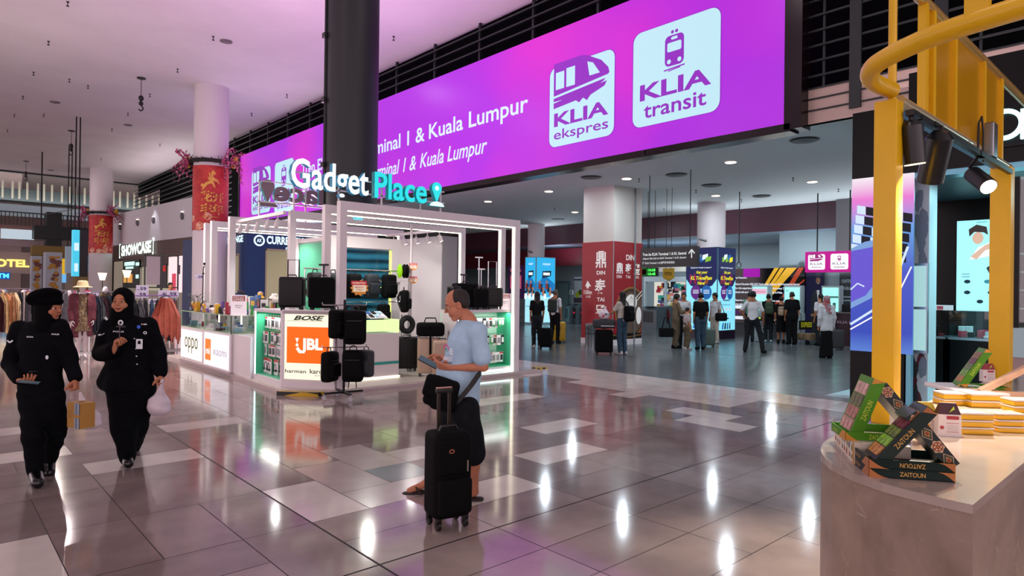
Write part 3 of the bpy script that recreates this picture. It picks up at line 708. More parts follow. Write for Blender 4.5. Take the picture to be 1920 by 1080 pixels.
n4 = nt.nodes.new('ShaderNodeTexNoise'); n4.inputs['Scale'].default_value = 8.0; r4 = nt.nodes.new('ShaderNodeValToRGB'); r4.color_ramp.elements[0].position = .56; r4.color_ramp.elements[1].position = .66
ml = nt.nodes.new('ShaderNodeMath'); ml.operation = 'MULTIPLY'; mx = nt.nodes.new('ShaderNodeMixRGB'); mx.inputs[2].default_value = hx('#d0c0b0'); L = nt.links.new
L(tc.outputs['Object'],n1.inputs['Vector']); L(n1.outputs['Fac'],r1.inputs[0]); L(tc.outputs['Object'],n3.inputs['Vector']); L(tc.outputs['Object'],mp.inputs[0]); L(mp.outputs[0],ad.inputs[1]); L(n3.outputs['Color'],ad.inputs[2])
L(ad.outputs[0],n2.inputs['Vector']); L(n2.outputs['Distance'],r2.inputs[0]); L(tc.outputs['Object'],n4.inputs['Vector']); L(n4.outputs['Fac'],r4.inputs[0]); L(r2.outputs[0],ml.inputs[0]); L(r4.outputs[0],ml.inputs[1])
L(ml.outputs[0],mx.inputs[0]); L(r1.outputs[0],mx.inputs[1]); L(mx.outputs[0],b.inputs['Base Color'])
t = thing('display_counter','brown marble display counter with a curved end, holding the sweets boxes','counter',(2.53,.54,0))
out = [(2.53,.54),(2.54,.70),(2.58,.86),(2.68,1.02),(2.80,1.12),(2.95,1.19),(3.13,1.235),(3.4,1.26),(7.4,1.26),(7.4,.54)]
lo = [(x - 2.53,y - .54) for x,y in out]
def cr_(pts,n=4):
 res = [pts[0]]
 P = [pts[0]] + pts + [pts[-1]]
 for i in range(1,7):
  for k in range(1,n + 1):
   t_ = k / n; p0,p1,p2,p3 = P[i - 1],P[i],P[i + 1],P[i + 2]
   res.append(tuple(.5 * (2 * p1[j] + (p2[j] - p0[j]) * t_ + (2 * p0[j] - 5 * p1[j] + 4 * p2[j] - p3[j]) * t_ ** 2 + (3 * p1[j] - p0[j] - 3 * p2[j] + p3[j]) * t_ ** 3) for j in (0,1)))
 return res + pts[7:]
lo2 = cr_(lo)
c = MB(); c.prism(lo2[::-1],0,.97); o = c.build('counter_body',MAR,t)
c = MB(); c.prism([(x * 1.0 + (-.004 if x < 1 else 0),y) for x,y in lo2][::-1],.97,1.0); c.build('worktop',M('worktop_marble_lit','#ab9c90',0.1,noise=.12,nscale=2.5,spec=.7),t)  # same stone as the body, its colour lightened as if under the lamps
# ------------------------------------------------------------------ yellow canopy
YEL = M('yellow_paint','#e2b200',0.38,noise=.04,nscale=3,spec=.5)
t = thing('canopy_frame','yellow steel canopy frame with a bent tube, standing over the marble counter','canopy frame',(3.85,1.25,1.0))
def post(x,y,w=.135):
 c = MB(); c.box(x - 3.85,x + w - 3.85,y - w - 1.25,y - 1.25,0,1.70,0,.004); return c.build('post',YEL,t)
post(3.725,1.25,.108); post(6.28,1.25)
c = MB(); A = Vector((-3.85,-1.25,-1.0))
c.tube([Vector((3.90,1.19,2.73)) + A,Vector((6.6,1.19,2.73)) + A],.035,12); c.build('lower_rail',M('rail_cream','#d8c8a0',.2,.5),t)
c = MB(); c.tube([Vector((3.88,1.20,3.42)) + A,Vector((7.6,1.2,3.42)) + A],.032,12); c.build('upper_rail',M('rail_gold','#d8b060',.2,.5),t)
c = MB(); c.tube([Vector((3.84,1.2,2.7)) + A,Vector((3.84,1.2,3.9)) + A],.021,10); c.build('upright',YEL,t)
c = MB(); pp = [(3.83,1.2),(3.62,1.215),(3.48,1.19),(3.36,1.13),(3.27,1.04),(3.19,.92),(3.13,.8),(3.09,.64),(3.06,.45),(3.05,.2),(3.04,-.4)]
P = [pp[0]] + pp + [pp[-1]]; cur = []
for i in range(1,len(pp)):
 for k in range(5):
  s_ = k / 5; p0,p1,p2,p3 = P[i - 1],P[i],P[i + 1],P[i + 2]
  cur.append(tuple(.5 * (2 * p1[j] + (p2[j] - p0[j]) * s_ + (2 * p0[j] - 5 * p1[j] + 4 * p2[j] - p3[j]) * s_ ** 2 + (3 * p1[j] - p0[j] - 3 * p2[j] + p3[j]) * s_ ** 3) for j in (0,1)))
c.tube([Vector((a,b_,2.775)) + A for a,b_ in cur],.044,14); c.build('bent_tube',YEL,t)
c = MB(); c.box(3.06 - 3.85,3.11 - 3.85,.62 - 1.25,.70 - 1.25,1.78,2.7); c.build('upright',YEL,t)
c = MB(); c.box(4.36 - 3.85,6.35 - 3.85,-.055,-.035,1.74,2.40); c.build('side_panel',M('yellow_gloss','#d09a08',0.22,.2),t)
for x in (4.33,4.48,4.95,5.72,6.28):
 c = MB(); c.box(x - 3.85,x + .05 - 3.85,-.075,-.03,1.74,2.40); c.build('panel_batten',YEL,t)
c = MB(); c.box(4.0 - 3.85,6.25 - 3.85,-.09,-.02,1.685,1.70); c.build('tape_strip',M('blue_tape','#3d7ab0',.4),t)
c = MB(); c.box(3.96 - 3.85,6.2 - 3.85,-.16,-.13,1.62,1.655); c.build('lighting_track',BLACK,t)
c = MB(); q = AY(1855,245,1.13) + A; c.box(q.x - .06,q.x + .06,q.y - .04,q.y + .02,q.z - .2,q.z + .05,0,.01); c.build('driver_box',STEEL,t)
c = MB(); c.tube([q + Vector((-.32,0,-.22)),q + Vector((-.3,0,.0)),q + Vector((-.22,0,.06)),q + Vector((-.17,0,-.05)),q + Vector((-.17,0,-.25))],.007,6); c.build('cable',BLACK,t)
def track_lamp(px,py,lb,tilt,on,dp,glow,s=1.0):
 q = AY(px,py,1.105); t = thing('track_spotlight',lb,'spotlight',q)
 d = Vector(tilt).normalized(); c = MB(); n = 20
 c.tube([-d * .10 * s,d * .10 * s],.055 * s,n); c.tube([-d * .13 * s,-d * .10 * s],[.03 * s,.055 * s],n); lb_ = c.build('lamp_body',M('lamp_black','#101214',.35),t)
 c = MB(); c.tube([Vector((0,0,0.02)),-d * .13 * s + Vector((0,0,.03)),Vector((0,0.01,max(.15 * s,2.63 - q.z)))],.012,8); c.box(-.06,.06,-.02,.02,max(.15 * s,2.63 - q.z) - .01,max(.15 * s,2.63 - q.z) + .02); c.build('bracket',BLACK,t)
 c = MB(); c.tube([d * .095 * s,d * .104 * s],.049 * s,n); c.build('lens',glow,lb_)
 return q,d
WG = E('warm_glow','#ffd9a0',4.0); HG = E('hot_glow','#fff2d8',9.0); OFFG = M('lens_dark','#1c1e20',.2)
q1_,d1_ = track_lamp(1712,272,'black spotlight under the rail nearest the first yellow post, glowing amber at its mouth',(.15,-.05,-1),True,0,WG)
q2_,d2_ = track_lamp(1752,300,'larger black spotlight cylinder under the rail, seen from its dark back',(.35,.3,-1),False,0,OFFG,1.25)
q3_,d3_ = track_lamp(1838,338,'black spotlight shining straight at the viewer beside the second yellow post',(-.75,-.75,-.75),True,0,HG,1.0)
lamp('SPOT','spot_beam',q1_ + d1_ * .13,90,(1,.84,.62),.03,target=(3.6,.85,1),spot=100)
lamp('SPOT','spot_beam',q3_ + d3_ * .13,400,(1,.88,.72),.03,target=(4.2,.85,1.0),spot=95)
# ------------------------------------------------------------------ sweets on the counter
GRN = M('box_green','#4c8a1a',.4,spec=.25); GRD = M('box_dark_green','#08201a',.35,spec=.2); BRZ = M('box_bronze','#a8672e',.35); GLD = M('box_gold_print','#b89048',.35,.2); ORB = M('box_amber','#c88a28',.4)
CRD = M('box_cream','#dcd0bc',.5); BLKI = M('box_inside','#0a0e0c',.6); TAG = M('tag_yellow','#e8c21a',.5); LIME = M('box_lime_print','#b4cc3c',.4)
def solid(P0,d,w,n,L,W,T,mb,mi=0):
 """box from corner P0 with edges d*L, w*W, n*T"""
 P0 = Vector(P0); a,b_,c_ = Vector(d) * L,Vector(w) * W,Vector(n) * T
 vs = [P0,P0 + a,P0 + a + b_,P0 + b_,P0 + c_,P0 + a + c_,P0 + a + b_ + c_,P0 + b_ + c_]
 return mb.add(vs,[(0,3,2,1),(4,5,6,7),(0,1,5,4),(1,2,6,5),(2,3,7,6),(3,0,4,7)],mi)
def tray(name,lb,loc,rz,L,W,H,base,tip,prn,label_up,grp=None,second=None):
 t = thing(name,lb,'sweets box',loc,rz,grp); c = MB(); k = .004
 c.box(0,L,0,W,0,k,1); c.box(0,L,0,k,0,H,0); c.box(0,L,W - k,W,0,H,0); c.box(0,k,0,W,0,H,0); c.box(L - k,L,0,W,0,H,0)
 c.build('tray_box',[base,BLKI if base is GRD else M('box_liner','#c8c0b4',.5)],t)
 c = MB(); p = Plane2(c,(0,0,0),(1,0,0),(0,0,1))
 n = 10
 p.poly([(0,0),(L * .24,0)] + [(L * .24 * (1 - (i / n) ** .6),H * i / n) for i in range(1,n + 1)],0,.0012)
 p.poly([(L,H),(L * .80,H)] + [(L * (.80 + .2 * (i / n) ** .6),H * (1 - i / n)) for i in range(1,n + 1)],0,.0012)
 if label_up: p.text('ZAITOUN',L * .36,H * .28,H * .5,L * .3,1,.002,off=.02)
 else: text(c,'ZAITOUN',p.P(L * .66,H * .74,.002),(-1,0,0),(0,0,-1),H * .5,L * .3,1,off=.02)
 p2 = Plane2(c,(0,W,0),(0,-1,0),(0,0,1)); p2.poly([(W,H),(W * .8,H),(W * .55,0),(W,0)],0,.0012); p2.text('ZAITOUN',W * .14,H * .25,H * .4,W * .35,1,.002,off=.02)
 c.build('printed_design',[tip,prn],t); return t
U1 = math.atan2(-.82,.57)
T1 = Vector((2.61,.88,1.0))
tray('sweets_tray','dark green open sweets tray printed with upright gold letters, lowest on the counter front',T1,U1,.285,.2,.034,GRD,BRZ,GLD,True)
tray('sweets_tray','dark green open sweets tray with its gold letters upside down, stacked on another tray',T1 + Vector((0,0,.034)),U1,.285,.2,.034,GRD,BRZ,GLD,False)
def window_box(lb,loc,rz,ang,x0,z0,L,W,T,side,edge,txt,fillers,y0=.01,tipc=None):
 t = thing('sweets_box',lb,'sweets box',loc,rz)
 d = Vector((math.cos(ang),0,math.sin(ang))); n = Vector((-math.sin(ang),0,math.cos(ang))); w = Vector((0,1,0)); P0 = Vector((x0,y0,z0))
 c = MB(); solid(P0,d,w,n,L,W,T,c); c.build('carton',side,t)
 c = MB(); cols = len(fillers)
 for i in range(cols):
  s0 = .06 + .84 * i / cols; s1 = .06 + .84 * (i + .92) / cols
  for k in range(3):
   Q = P0 + d * (L * s0) + w * (W * (.1 + .27 * k)) + n * T
   solid(Q,d,w,n,L * (s1 - s0),W * .24,.004,c,i)
 c.build('sweets',fillers,t)
 c = MB(); p = Plane2(c,P0 + n * T + d * 0,w,d); k = .012
 p.rect(0,W,0,k,0,.0055); p.rect(0,W,L - k,L,0,.0055); p.rect(0,k,0,L,0,.0055); p.rect(W - k,W,0,L,0,.0055)
 c.build('window_border',edge,t)
 c = MB(); p = Plane2(c,P0,d,n); p.text('ZAITOUN',L * .3,T * .28,T * .46,L * .34,0,.002,off=.02)
 p.poly([(0,0),(L * .12,0),(0,T)],1,.0015); p.poly([(L,T),(L * .9,T),(L,0)],1,.0015)
 q = Plane2(c,P0 + d * L,w,n); q.rect(0,W,0,T,1,.002)
 c.build('printed_design',[txt,tipc or BRZ],t)
 c = MB(); p = Plane2(c,P0 + n * T,w,d); p.poly([(.0,.01),(.025,-.03),(.045,.0),(.02,.04)],0,.008); c.build('price_tag',TAG,t); return t
sw = [M('sweet_%s' % a,b_,.4,noise=.35,nscale=60) for a,b_ in (('amber','#a8742a'),('lime','#6c9c1c'),('olive','#5c6c24'),('ruby','#6c1c30'),('caramel','#8a5c34'))]
DKB = M('carton_bottle','#1c2c26',.35,spec=.25)
window_box('sweets box with a clear window over rows of coloured sweets, leaning over the dark trays',T1,U1,math.radians(50),.055,.036,.27,.13,.042,DKB,M('border_violet','#3a3468',.3),GLD,sw)
PAT = None
def pattern_box(lb,loc,rz,ang,x0,z0,L,W,T,y0=.03):
 t = thing('patterned_box',lb,'sweets box',loc,rz)
 d = Vector((-math.cos(ang),0,math.sin(ang))); n = Vector((math.sin(ang),0,math.cos(ang))); w = Vector((0,1,0)); P0 = Vector((x0,y0,z0))
 c = MB(); solid(P0,d,w,n,L,W,T,c); c.build('carton',M('carton_navy','#12211f',.35),t)
 c = MB(); p = Plane2(c,P0 + d * L,-d,n)
 for i in range(4):
  cx = L * (.12 + .25 * i); cy = T / 2; r = T * .44
  if i % 2 == 0:
   p.poly([(cx + r * (1.15 + .12 * math.cos(6 * a)) * math.cos(a),cy + min(T * .46,max(-T * .46,r * (1 + .12 * math.cos(6 * a)) * math.sin(a)))) for a in [k * 6.2832 / 36 for k in range(36)]],0,.0012)
   p.poly([(cx + r * .9 * math.cos(a),cy + r * .85 * math.sin(a)) for a in [k * .349 for k in range(18)]],1,.0016)
   for k in range(6): p.poly(circ(cx + r * .55 * math.cos(k * 1.047),cy + r * .52 * math.sin(k * 1.047),r * .2,8),0,.002)
   p.poly(circ(cx,cy,r * .2,8),2,.002)
  else:
   p.poly([(cx - r * 1.5,cy),(cx,cy - r),(cx + r * 1.5,cy),(cx,cy + r)],0,.0012); p.poly([(cx - r * 1.3,cy),(cx,cy - r * .86),(cx + r * 1.3,cy),(cx,cy + r * .86)],3,.0016)
   p.poly([(cx - r * .8,cy),(cx,cy - r * .55),(cx + r * .8,cy),(cx,cy + r * .55)],2,.002); p.poly([(cx - r * .3,cy - r * .25),(cx + r * .3,cy - r * .25),(cx + r * .3,cy + r * .25),(cx - r * .3,cy + r * .25)],1,.0024)
 q = Plane2(c,P0 + n * T + d * L,w,-d)
 for i in range(3):
  for k in range(2): q.poly(circ(W * (.27 + .45 * k),L * (.18 + .3 * i),W * .17,8),(1,0,2)[(i + k) % 3],.0012); q.poly(circ(W * (.27 + .45 * k),L * (.18 + .3 * i),W * .09,6),3,.002)
 c.build('printed_pattern',[M('pat_cream','#c8a880',.4),M('pat_rust','#8c3822',.4),M('pat_ochre','#a87838',.4),M('pat_green','#1c3c2c',.4)],t); return t
pattern_box('box with rust and cream flower tiles printed on it, leaning in the dark trays',T1,U1,math.radians(52),.275,.036,.235,.12,.046)
c = MB(); c.box(0,.2,0,.055,0,.02,0)
# white carton with drawn fruits under the green display
U2_ = math.atan2(-.86,.51); T2 = Vector((2.755,.985,1.0))
t = thing('fruit_carton','white carton printed with small fruits, under the green tray at the counter edge','carton',T2,U2_)
c = MB(); c.box(0,.2,0,.42,0,.085); c.build('carton',CRD,t)
c = MB(); p = Plane2(c,(0,.42,0),(0,-1,0),(0,0,1)); rr = random.Random(9)
for k in range(16):
 x,y = .03 + (k // 2) * .05,.022 + (k % 2) * .036
 p.poly(circ(x + rr.uniform(-.006,.006),y,rr.uniform(.008,.013),9,rr.uniform(.01,.017)),rr.choice((0,1,2,3)),.001)
p.rect(.395,.42,0,.085,4,.0008)
c.build('printed_fruit',[M('fruit_red','#9c3c30',.5),M('fruit_green','#3c6c48',.5),M('fruit_brown','#7a5a4c',.5),M('fruit_blue','#4c5c78',.5),ORB],t)
c = MB(); c.poly([(0.0,.40,.085),(0.0,.42,.085),(-.005,.425,.12),(-.006,.395,.11)]); c.build('price_tag',TAG,t)
tray('sweets_tray','bright green open sweets tray with amber corners, resting on the white fruit carton',T2 + Vector((.02,.04,.085)),U2_ + .1,.24,.2,.036,GRN,ORB,LIME,True)
window_box('tall green sweets box with lime letters and a clear window, leaning in the green tray',T2 + Vector((.02,.04,.085)),U2_ + .1,math.radians(69),.06,.005,.25,.16,.045,GRN,M('border_green','#3c5c34',.3),LIME,[M('nougat_%s' % a,b_,.5,noise=.3,nscale=50) for a,b_ in (('pink','#c09088'),('rose','#a87468'),('green','#6a6a48'),('pale','#c8a498'))],tipc=ORB)
pattern_box('box with dark rust flower print behind the green tray, half hidden',T2 + Vector((.03,.06,.085)),U2_ + .2,math.radians(50),.33,.0,.26,.12,.046,.05)
t = thing('paper_flap_carton','white open carton with an amber side, behind the patterned box','carton',AT(1668,775,3.05),U2_)
c = MB(); c.prism([(0,0),(.10,.0),(.10,.07),(.03,.12),(0,.10)],0,.08,0,((1,0,0),(0,0,1),(0,-1,0))); c.prism([(.10,-.02),(.16,-.03),(.15,.06),(.10,.08)],0,.06,1,((1,0,0),(0,0,1),(0,-1,0)))
o = c.build('carton',[CRD,ORB],t); t.location.z = 1.03
# packs of dates
def pouch(lb,q,rz,s=1.0,band='#3c1420',tip=True):
 t = thing('date_carton',lb,'carton',q,rz)
 c = MB(); a = .048 * s; d = .028 * s; h = .105 * s
 c.add([(-a * 1.06,-d,0),(a * 1.06,-d,0),(a * 1.06,d,0),(-a * 1.06,d,0),(-a,-d,h),(a,-d,h),(a,d,h),(-a,d,h),(-a * .72,-d * .3,h * 1.5),(a * .72,-d * .3,h * 1.5),(a * .72,d * .3,h * 1.5),(-a * .72,d * .3,h * 1.5)],
   [(0,3,2,1),(0,1,5,4),(1,2,6,5),(2,3,7,6),(3,0,4,7)],0)
 c.add([(-a,-d,h),(a,-d,h),(a,d,h),(-a,d,h),(-a * .72,-d * .3,h * 1.5),(a * .72,-d * .3,h * 1.5),(a * .72,d * .3,h * 1.5),(-a * .72,d * .3,h * 1.5)],[(0,1,5,4),(1,2,6,5),(2,3,7,6),(3,0,4,7),(4,5,6,7)],1)
 c.build('carton',[M('carton_white','#e0d6d0',.5),M('carton_top_' + band[1:],band,.4)],t)
 c = MB(); p = Plane2(c,(-a,-d,0),(1,0,0),(0,0,1))
 p.poly(rrect(a * 1.25,h * .86,a * 1.1,h * .16,.004),0,.002); p.rect(a * .7,a * 1.8,h * .6,h * .62,0,.002); p.rect(a * .7,a * 1.8,h * .2,h * .22,0,.002)
 for k in range(5): p.rect(a * .75,a * 1.75,h * (.28 + .055 * k),h * (.29 + .055 * k),1,.002)
 p.poly(circ(a * .3,h * .4,.009 * s,9),0,.002); p.poly([(a * .9,h * 1.1),(a * 1.3,h * 1.4),(a * 1.4,h * 1.25)],2,.003)
 c.build('printed_label',[M('label_red','#a83038',.4),M('label_grey','#9a9090',.5),LIME],t)
pouch('white gabled carton of dates with a dark purple top, in front of the yellow packs',G(1776,816,1),math.atan2(-.82,.57),1.0)
pouch('white carton with a yellow top, half behind the leaning sweets box',G(1733,810,1),math.atan2(-.75,.65),.95,'#b8982c')
pouch('small red-topped carton beside the foot of the second yellow post',G(1851,715,1),math.atan2(-.75,.65),.9,'#8c1c24')
YP = M('pack_yellow','#e4ac04',.3); FILM = M('pack_film','#d8c8b8',.15,spec=.7); YD = M('pack_brown','#5c3a18',.5)  # dark brown for the filling under the film lid
def packs(px,py,n,lb,kk,rz=math.atan2(-.72,.69),s=1.0):
 q = G(px,py,1)
 for k in range(n):
  t = thing('sweets_pack',lb[0] + (', bottom of its stack',', second from the bottom of its stack',', third from the bottom of its stack',', topmost of its stack')[k],'sweets pack',q + Vector((rnd.uniform(-.003,.003),rnd.uniform(-.003,.003),k * .036 * s)),rz + rnd.uniform(-.03,.03))
  c = MB(); c.box(0,.15 * s,0,.11 * s,0,.024 * s,0,.006); c.build('tray',YP,t)
  c = MB(); c.box(-.002,.152 * s,-.002,.112 * s,.024 * s,.034 * s,0,.004); c.build('film_lid',FILM,t)
  c = MB(); c.box(.01,.14 * s,.01,.10 * s,.022 * s,.0245 * s,0); c.build('filling',YD,t)
packs(1803,814,3,('yellow film-lidded pack beside the dates carton',),0)
packs(1870,811,3,('yellow film-lidded pack of the middle stack',),1,s=.9)
packs(1900,798,4,('yellow film-lidded pack under the wooden frame',),2,s=.95)
packs(1769,760,2,('yellow film-lidded pack behind the dates carton',),3,s=1.1)
packs(1822,764,2,('yellow film-lidded pack behind the middle stack',),4,s=1.2)
t = thing('white_tray','white paper tray lying behind the yellow packs','tray',G(1812,744,1),math.atan2(-.72,.69))
c = MB(); c.box(0,.3,0,.5,0,.03,0,.008); c.build('tray_body',M('paper_white','#f0ece8',.5),t)
# wooden A-frame with a second green sweets display
q = G(1838,742,1); rzw = math.atan2(-.85,.53)
t = thing('wooden_easel','pale wooden sloping frame at the far end of the counter','display stand',q,rzw); WD = M('pale_wood','#d0a888',.45,noise=.08,nscale=12)
c = MB(); c.frame((0,0,.02),(.42,0,.02),.06,.04); c.build('base_bar',WD,t)
c = MB(); c.frame((0,0,.03),(.42,0,.30),.06,.035); c.build('sloping_bar',WD,t)
c = MB(); c.frame((0,.0,.02),(0,.2,.02),.03,.03); c.build('base_bar',WD,t)
tray('sweets_tray','green open sweets tray inside the pale wooden frame',q + Vector((.12,.12,0)),rzw,.28,.2,.04,GRN,ORB,LIME,True)
window_box('green sweets box with lime letters leaning behind the pale wooden frame',q + Vector((.10,.10,.0)),rzw,math.radians(58),.0,.03,.30,.13,.045,GRN,M('border_pale','#b8dcc4',.3),LIME,sw,tipc=ORB)
# ================================================================== Gadget Place stall
KW = M('stall_white','#ddd6da',0.35); LED = E('led_strip','#fff6d6',4.5); LEDC = E('led_cool','#d8ffff',4.5); MINT = M('mint_panel','#3fb488',0.4); PLAT = M('platform_edge','#b9a9aa',.35)
HAZ = M('hazard_tape','#d8b400',.5)
nt = HAZ.node_tree; b = nt.nodes['Principled BSDF']; wv = nt.nodes.new('ShaderNodeTexWave'); wv.bands_direction = 'DIAGONAL'; wv.inputs['Scale'].default_value = 3.2; tc = nt.nodes.new('ShaderNodeTexCoord')
cr_n = nt.nodes.new('ShaderNodeValToRGB'); cr_n.color_ramp.interpolation = 'CONSTANT'; cr_n.color_ramp.elements[0].color = hx('#16140f'); cr_n.color_ramp.elements[1].position = .5; cr_n.color_ramp.elements[1].color = hx('#c8a21a')
nt.links.new(tc.outputs['Object'],wv.inputs['Vector']); nt.links.new(wv.outputs['Fac'],cr_n.inputs[0]); nt.links.new(cr_n.outputs[0],b.inputs['Base Color'])
t = thing('stall_platform','low white platform with a grey edge under the gadget stall','platform')
pl = [(4.2,15.9),(4.24,12.4),(4.14,9.8),(4.75,9.32),(9.3,9.32),(9.3,16.6),(4.2,16.6)]
c = MB(); c.prism(pl,0,.055,0); c.build('plinth',PLAT,t)
c = MB(); c.prism([(4.22,16.5),(4.26,12.4),(4.18,9.86),(4.78,9.36),(9.26,9.36),(9.26,16.5)],.055,.07,0); c.build('deck',M('deck_pale','#b8b0a8',.25),t)
c = MB(); p_ = [(4.14,9.8),(4.75,9.32)]
c.prism([(4.06,9.86),(4.32,9.50),(4.5,9.36),(4.62,9.4),(4.35,9.66),(4.16,9.9)],0,.062,0); tag(c.build('hazard_tape',HAZ),'black and yellow hazard tape on the corner of the stall platform','tape')
c = MB(); c.prism([(0,0),(.3,.02),(.34,.2),(.18,.32),(.02,.22)],0,.03,0); q = G(1010,693); tag(c.build('hazard_tape',HAZ,None,q),'crumpled black and yellow tape on the floor by the right post of the stall','tape')
c = MB(); c.prism([(0,0),(.25,-.1),(.3,.1),(.02,.2)],0,.03,0); q = G(328,674); tag(c.build('hazard_tape',HAZ,None,q),'small piece of hazard tape on the floor by the phone counter end','tape')
# ------------------------------------------------------------------ portal frames
def pframe(xl,xr,y,zt,lb,w=.11,zb=.07,hb=.14):
 t = thing('portal_frame',lb,'frame',(xl,y,zb)); X = xr - xl; Z = zt - zb
 c = MB(); c.box(0,w,-w / 2,w / 2,0,Z - hb); c.build('post',KW,t)
 c = MB(); c.box(X - w,X,-w / 2,w / 2,0,Z - hb); c.build('post',KW,t)
 c = MB(); c.box(0,X,-w / 2,w / 2,Z - hb,Z); c.build('crossbeam',KW,t)
 c = MB(); c.box(w,w + .012,-.02,.02,0,Z - hb); c.box(X - w - .012,X - w,-.02,.02,0,Z - hb); c.box(w,X - w,-.02,.02,Z - hb - .012,Z - hb); c.build('led_strip',LED,t)
zf = [AX(636,372,4.88).z,0,0]
pframe(4.85,8.74,9.44,3.06,'white portal frame with a lit inner edge, frontmost of the stall',.12)
pframe(4.86,8.84,9.98,3.05,'white portal frame with a lit inner edge, second from the front of the stall')
pframe(4.78,8.72,11.16,3.04,'white portal frame with a lit inner edge, third from the front of the stall')
pframe(4.62,8.8,13.75,3.12,'white portal frame with a lit inner edge, fourth from the front of the stall',.12)
pframe(4.66,8.8,15.0,3.12,'white portal frame with a lit inner edge, behind the counter with the small plant',.12)
pframe(4.72,8.8,15.65,3.12,'white portal frame with a lit inner edge, hindmost of the stall',.12)
def rail_with_lamps(xa,y0,y1,z,ks,lb,white=True,glow=None):
 t = thing('lamp_rail','white lighting rail along the %s of the stall roof' % lb,'lighting rail',(xa,y0,z))
 c = MB(); c.box(-.03,.03,0,y1 - y0,0,.06); c.build('rail_bar',KW,t)
 for k,y in enumerate(ks):
  s = thing('clip_spotlight','%s white spotlight on the rail along the %s of the stall' % (('nearest','second nearest','third nearest','fourth nearest','farthest')[k],lb),'spotlight',(xa,y,z))
  c = MB(); d = Vector((.4,-.2,-1)).normalized() if glow else Vector((-.3,.1,-1)).normalized()
  c.tube([(0,0,0),(0,0,-.1)],.012,6); c.tube([Vector((0,0,-.1)) - d * .03,Vector((0,0,-.1)) + d * .12],.042,12); c.build('lamp_body',KW,s)
  c = MB(); c.tube([Vector((0,0,-.1)) + d * .115,Vector((0,0,-.1)) + d * .125],.036,12); c.build('lens',glow or M('lens_off','#c8c0b8',.3),s)
rail_with_lamps(4.74,11.25,13.65,2.98,(11.55,12.0,12.5,13.0,13.4),'left side')
rail_with_lamps(8.3,11.25,13.65,2.93,(11.5,11.95,12.4,12.9,13.35),'right side',glow=E('clip_glow','#fff6e0',6))
lamp('SPOT','clip_beam',(8.0,12,2.8),25,(1,.97,.9),.05,target=(7,11,0),spot=130)
lamp('SPOT','clip_beam',(5.2,12.6,2.85),80,(1,.97,.95),.05,target=(5.0,12.3,0),spot=140)
lamp('AREA','stall_glow',(6.0,10.4,2.85),32,(1,.98,.9),.12)
lamp('AREA','stall_glow',(7.3,12.6,2.85),18,(1,.98,.94),.12)
# ------------------------------------------------------------------ lit sign on the roof
SGW = E('letter_face_white','#f0fcff',1.1); SGC = E('letter_face_cyan','#2fe0e6',.95); SIDE = E('letter_side_blue','#2a8cb8',.5); SIDC = E('letter_side_teal','#0f8c98',.5); BACKM = M('letter_back','#8a7480',.5)
def shape_pin(m,o,u,v,h,depth,mi,side,inner,base,back=None):
 o = Vector(o); u = Vector(u); v = Vector(v); n = u.cross(v); w = h * .52
 pts = []
 for k in range(25):
  a = math.radians(-38 + (256 * k / 24)); pts.append((w * .5 + w * .42 * math.cos(a),h * .66 + w * .42 * math.sin(a)))
 pts.append((w * .5,h * .12))
 P = [o + u * a + v * b_ for a,b_ in pts]; N = len(P)
 m.add([q + n * depth for q in P],[tuple(range(N))],mi); m.add(P,[tuple(range(N - 1,-1,-1))],back if back is not None else side)
 m.add(P + [q + n * depth for q in P],[(i,(i + 1) % N,N + (i + 1) % N,N + i) for i in range(N)],side)
 m.poly([o + u * (w * .5 + w * .17 * math.cos(k * .35)) + v * (h * .66 + w * .17 * math.sin(k * .35)) + n * (depth + .004) for k in range(18)],inner)
 P = [o + u * (w * .5 + w * .62 * math.cos(math.pi * k / 14)) + v * (h * .17 * math.sin(math.pi * k / 14)) for k in range(15)]; N = len(P)
 m.add([q + n * (depth + .01) for q in P],[tuple(range(N))],base); m.add([q - n * .01 for q in P],[tuple(range(N - 1,-1,-1))],back if back is not None else side)
 m.add([q - n * .01 for q in P] + [q + n * (depth + .01) for q in P],[(i,(i + 1) % N,N + (i + 1) % N,N + i) for i in range(N)],side)
YG = 10.9
ga,gb = AY(541,330,YG),AY(686,330,YG); pa_,pb_ = AY(697,350,YG),AY(795,350,YG)
zb0 = AY(541,355,YG).z; zt0 = AY(541,298,YG).z
zP0 = AY(700,371,YG).z; zP1 = AY(700,322,YG).z
t = thing('stall_sign','glowing white and cyan Gadget Place sign with a map pin on the stall roof','sign',(0,YG,0))
m = MB(); zc = (zb0 + zP0) / 2; Hc = zP1 - zP0
text(m,'Gadget',(ga.x,0,zc - Hc * .28),(1,0,0),(0,0,1),Hc * 1.36,gb.x - ga.x,0,off=.018,depth=.11,side=1)
m.build('letters',[SGW,SIDE],t)
m = MB(); text(m,'Place',(pa_.x,0,zc),(1,0,0),(0,0,1),Hc,pb_.x - pa_.x,0,off=.018,depth=.11,side=1); m.build('letters',[SGC,SIDC],t)
m = MB(); px_ = AY(803,350,YG).x; shape_pin(m,(px_,0,zc - .02),(1,0,0),(0,0,1),Hc * 1.12,.1,0,1,2,2); m.build('map_pin',[SGC,SIDC,E('pin_white','#c8fbff',1.4)],t)
m = MB()
for x in (4.75,5.6,6.5,7.4,7.9): m.box(x,x + .025,.02,.045,3.02,zc + .3)
m.box(4.75,8.0,.02,.04,zc + .06,zc + .09); m.box(4.75,8.0,.02,.04,zc + .3,zc + .325); m.build('support_rail',KW,t)
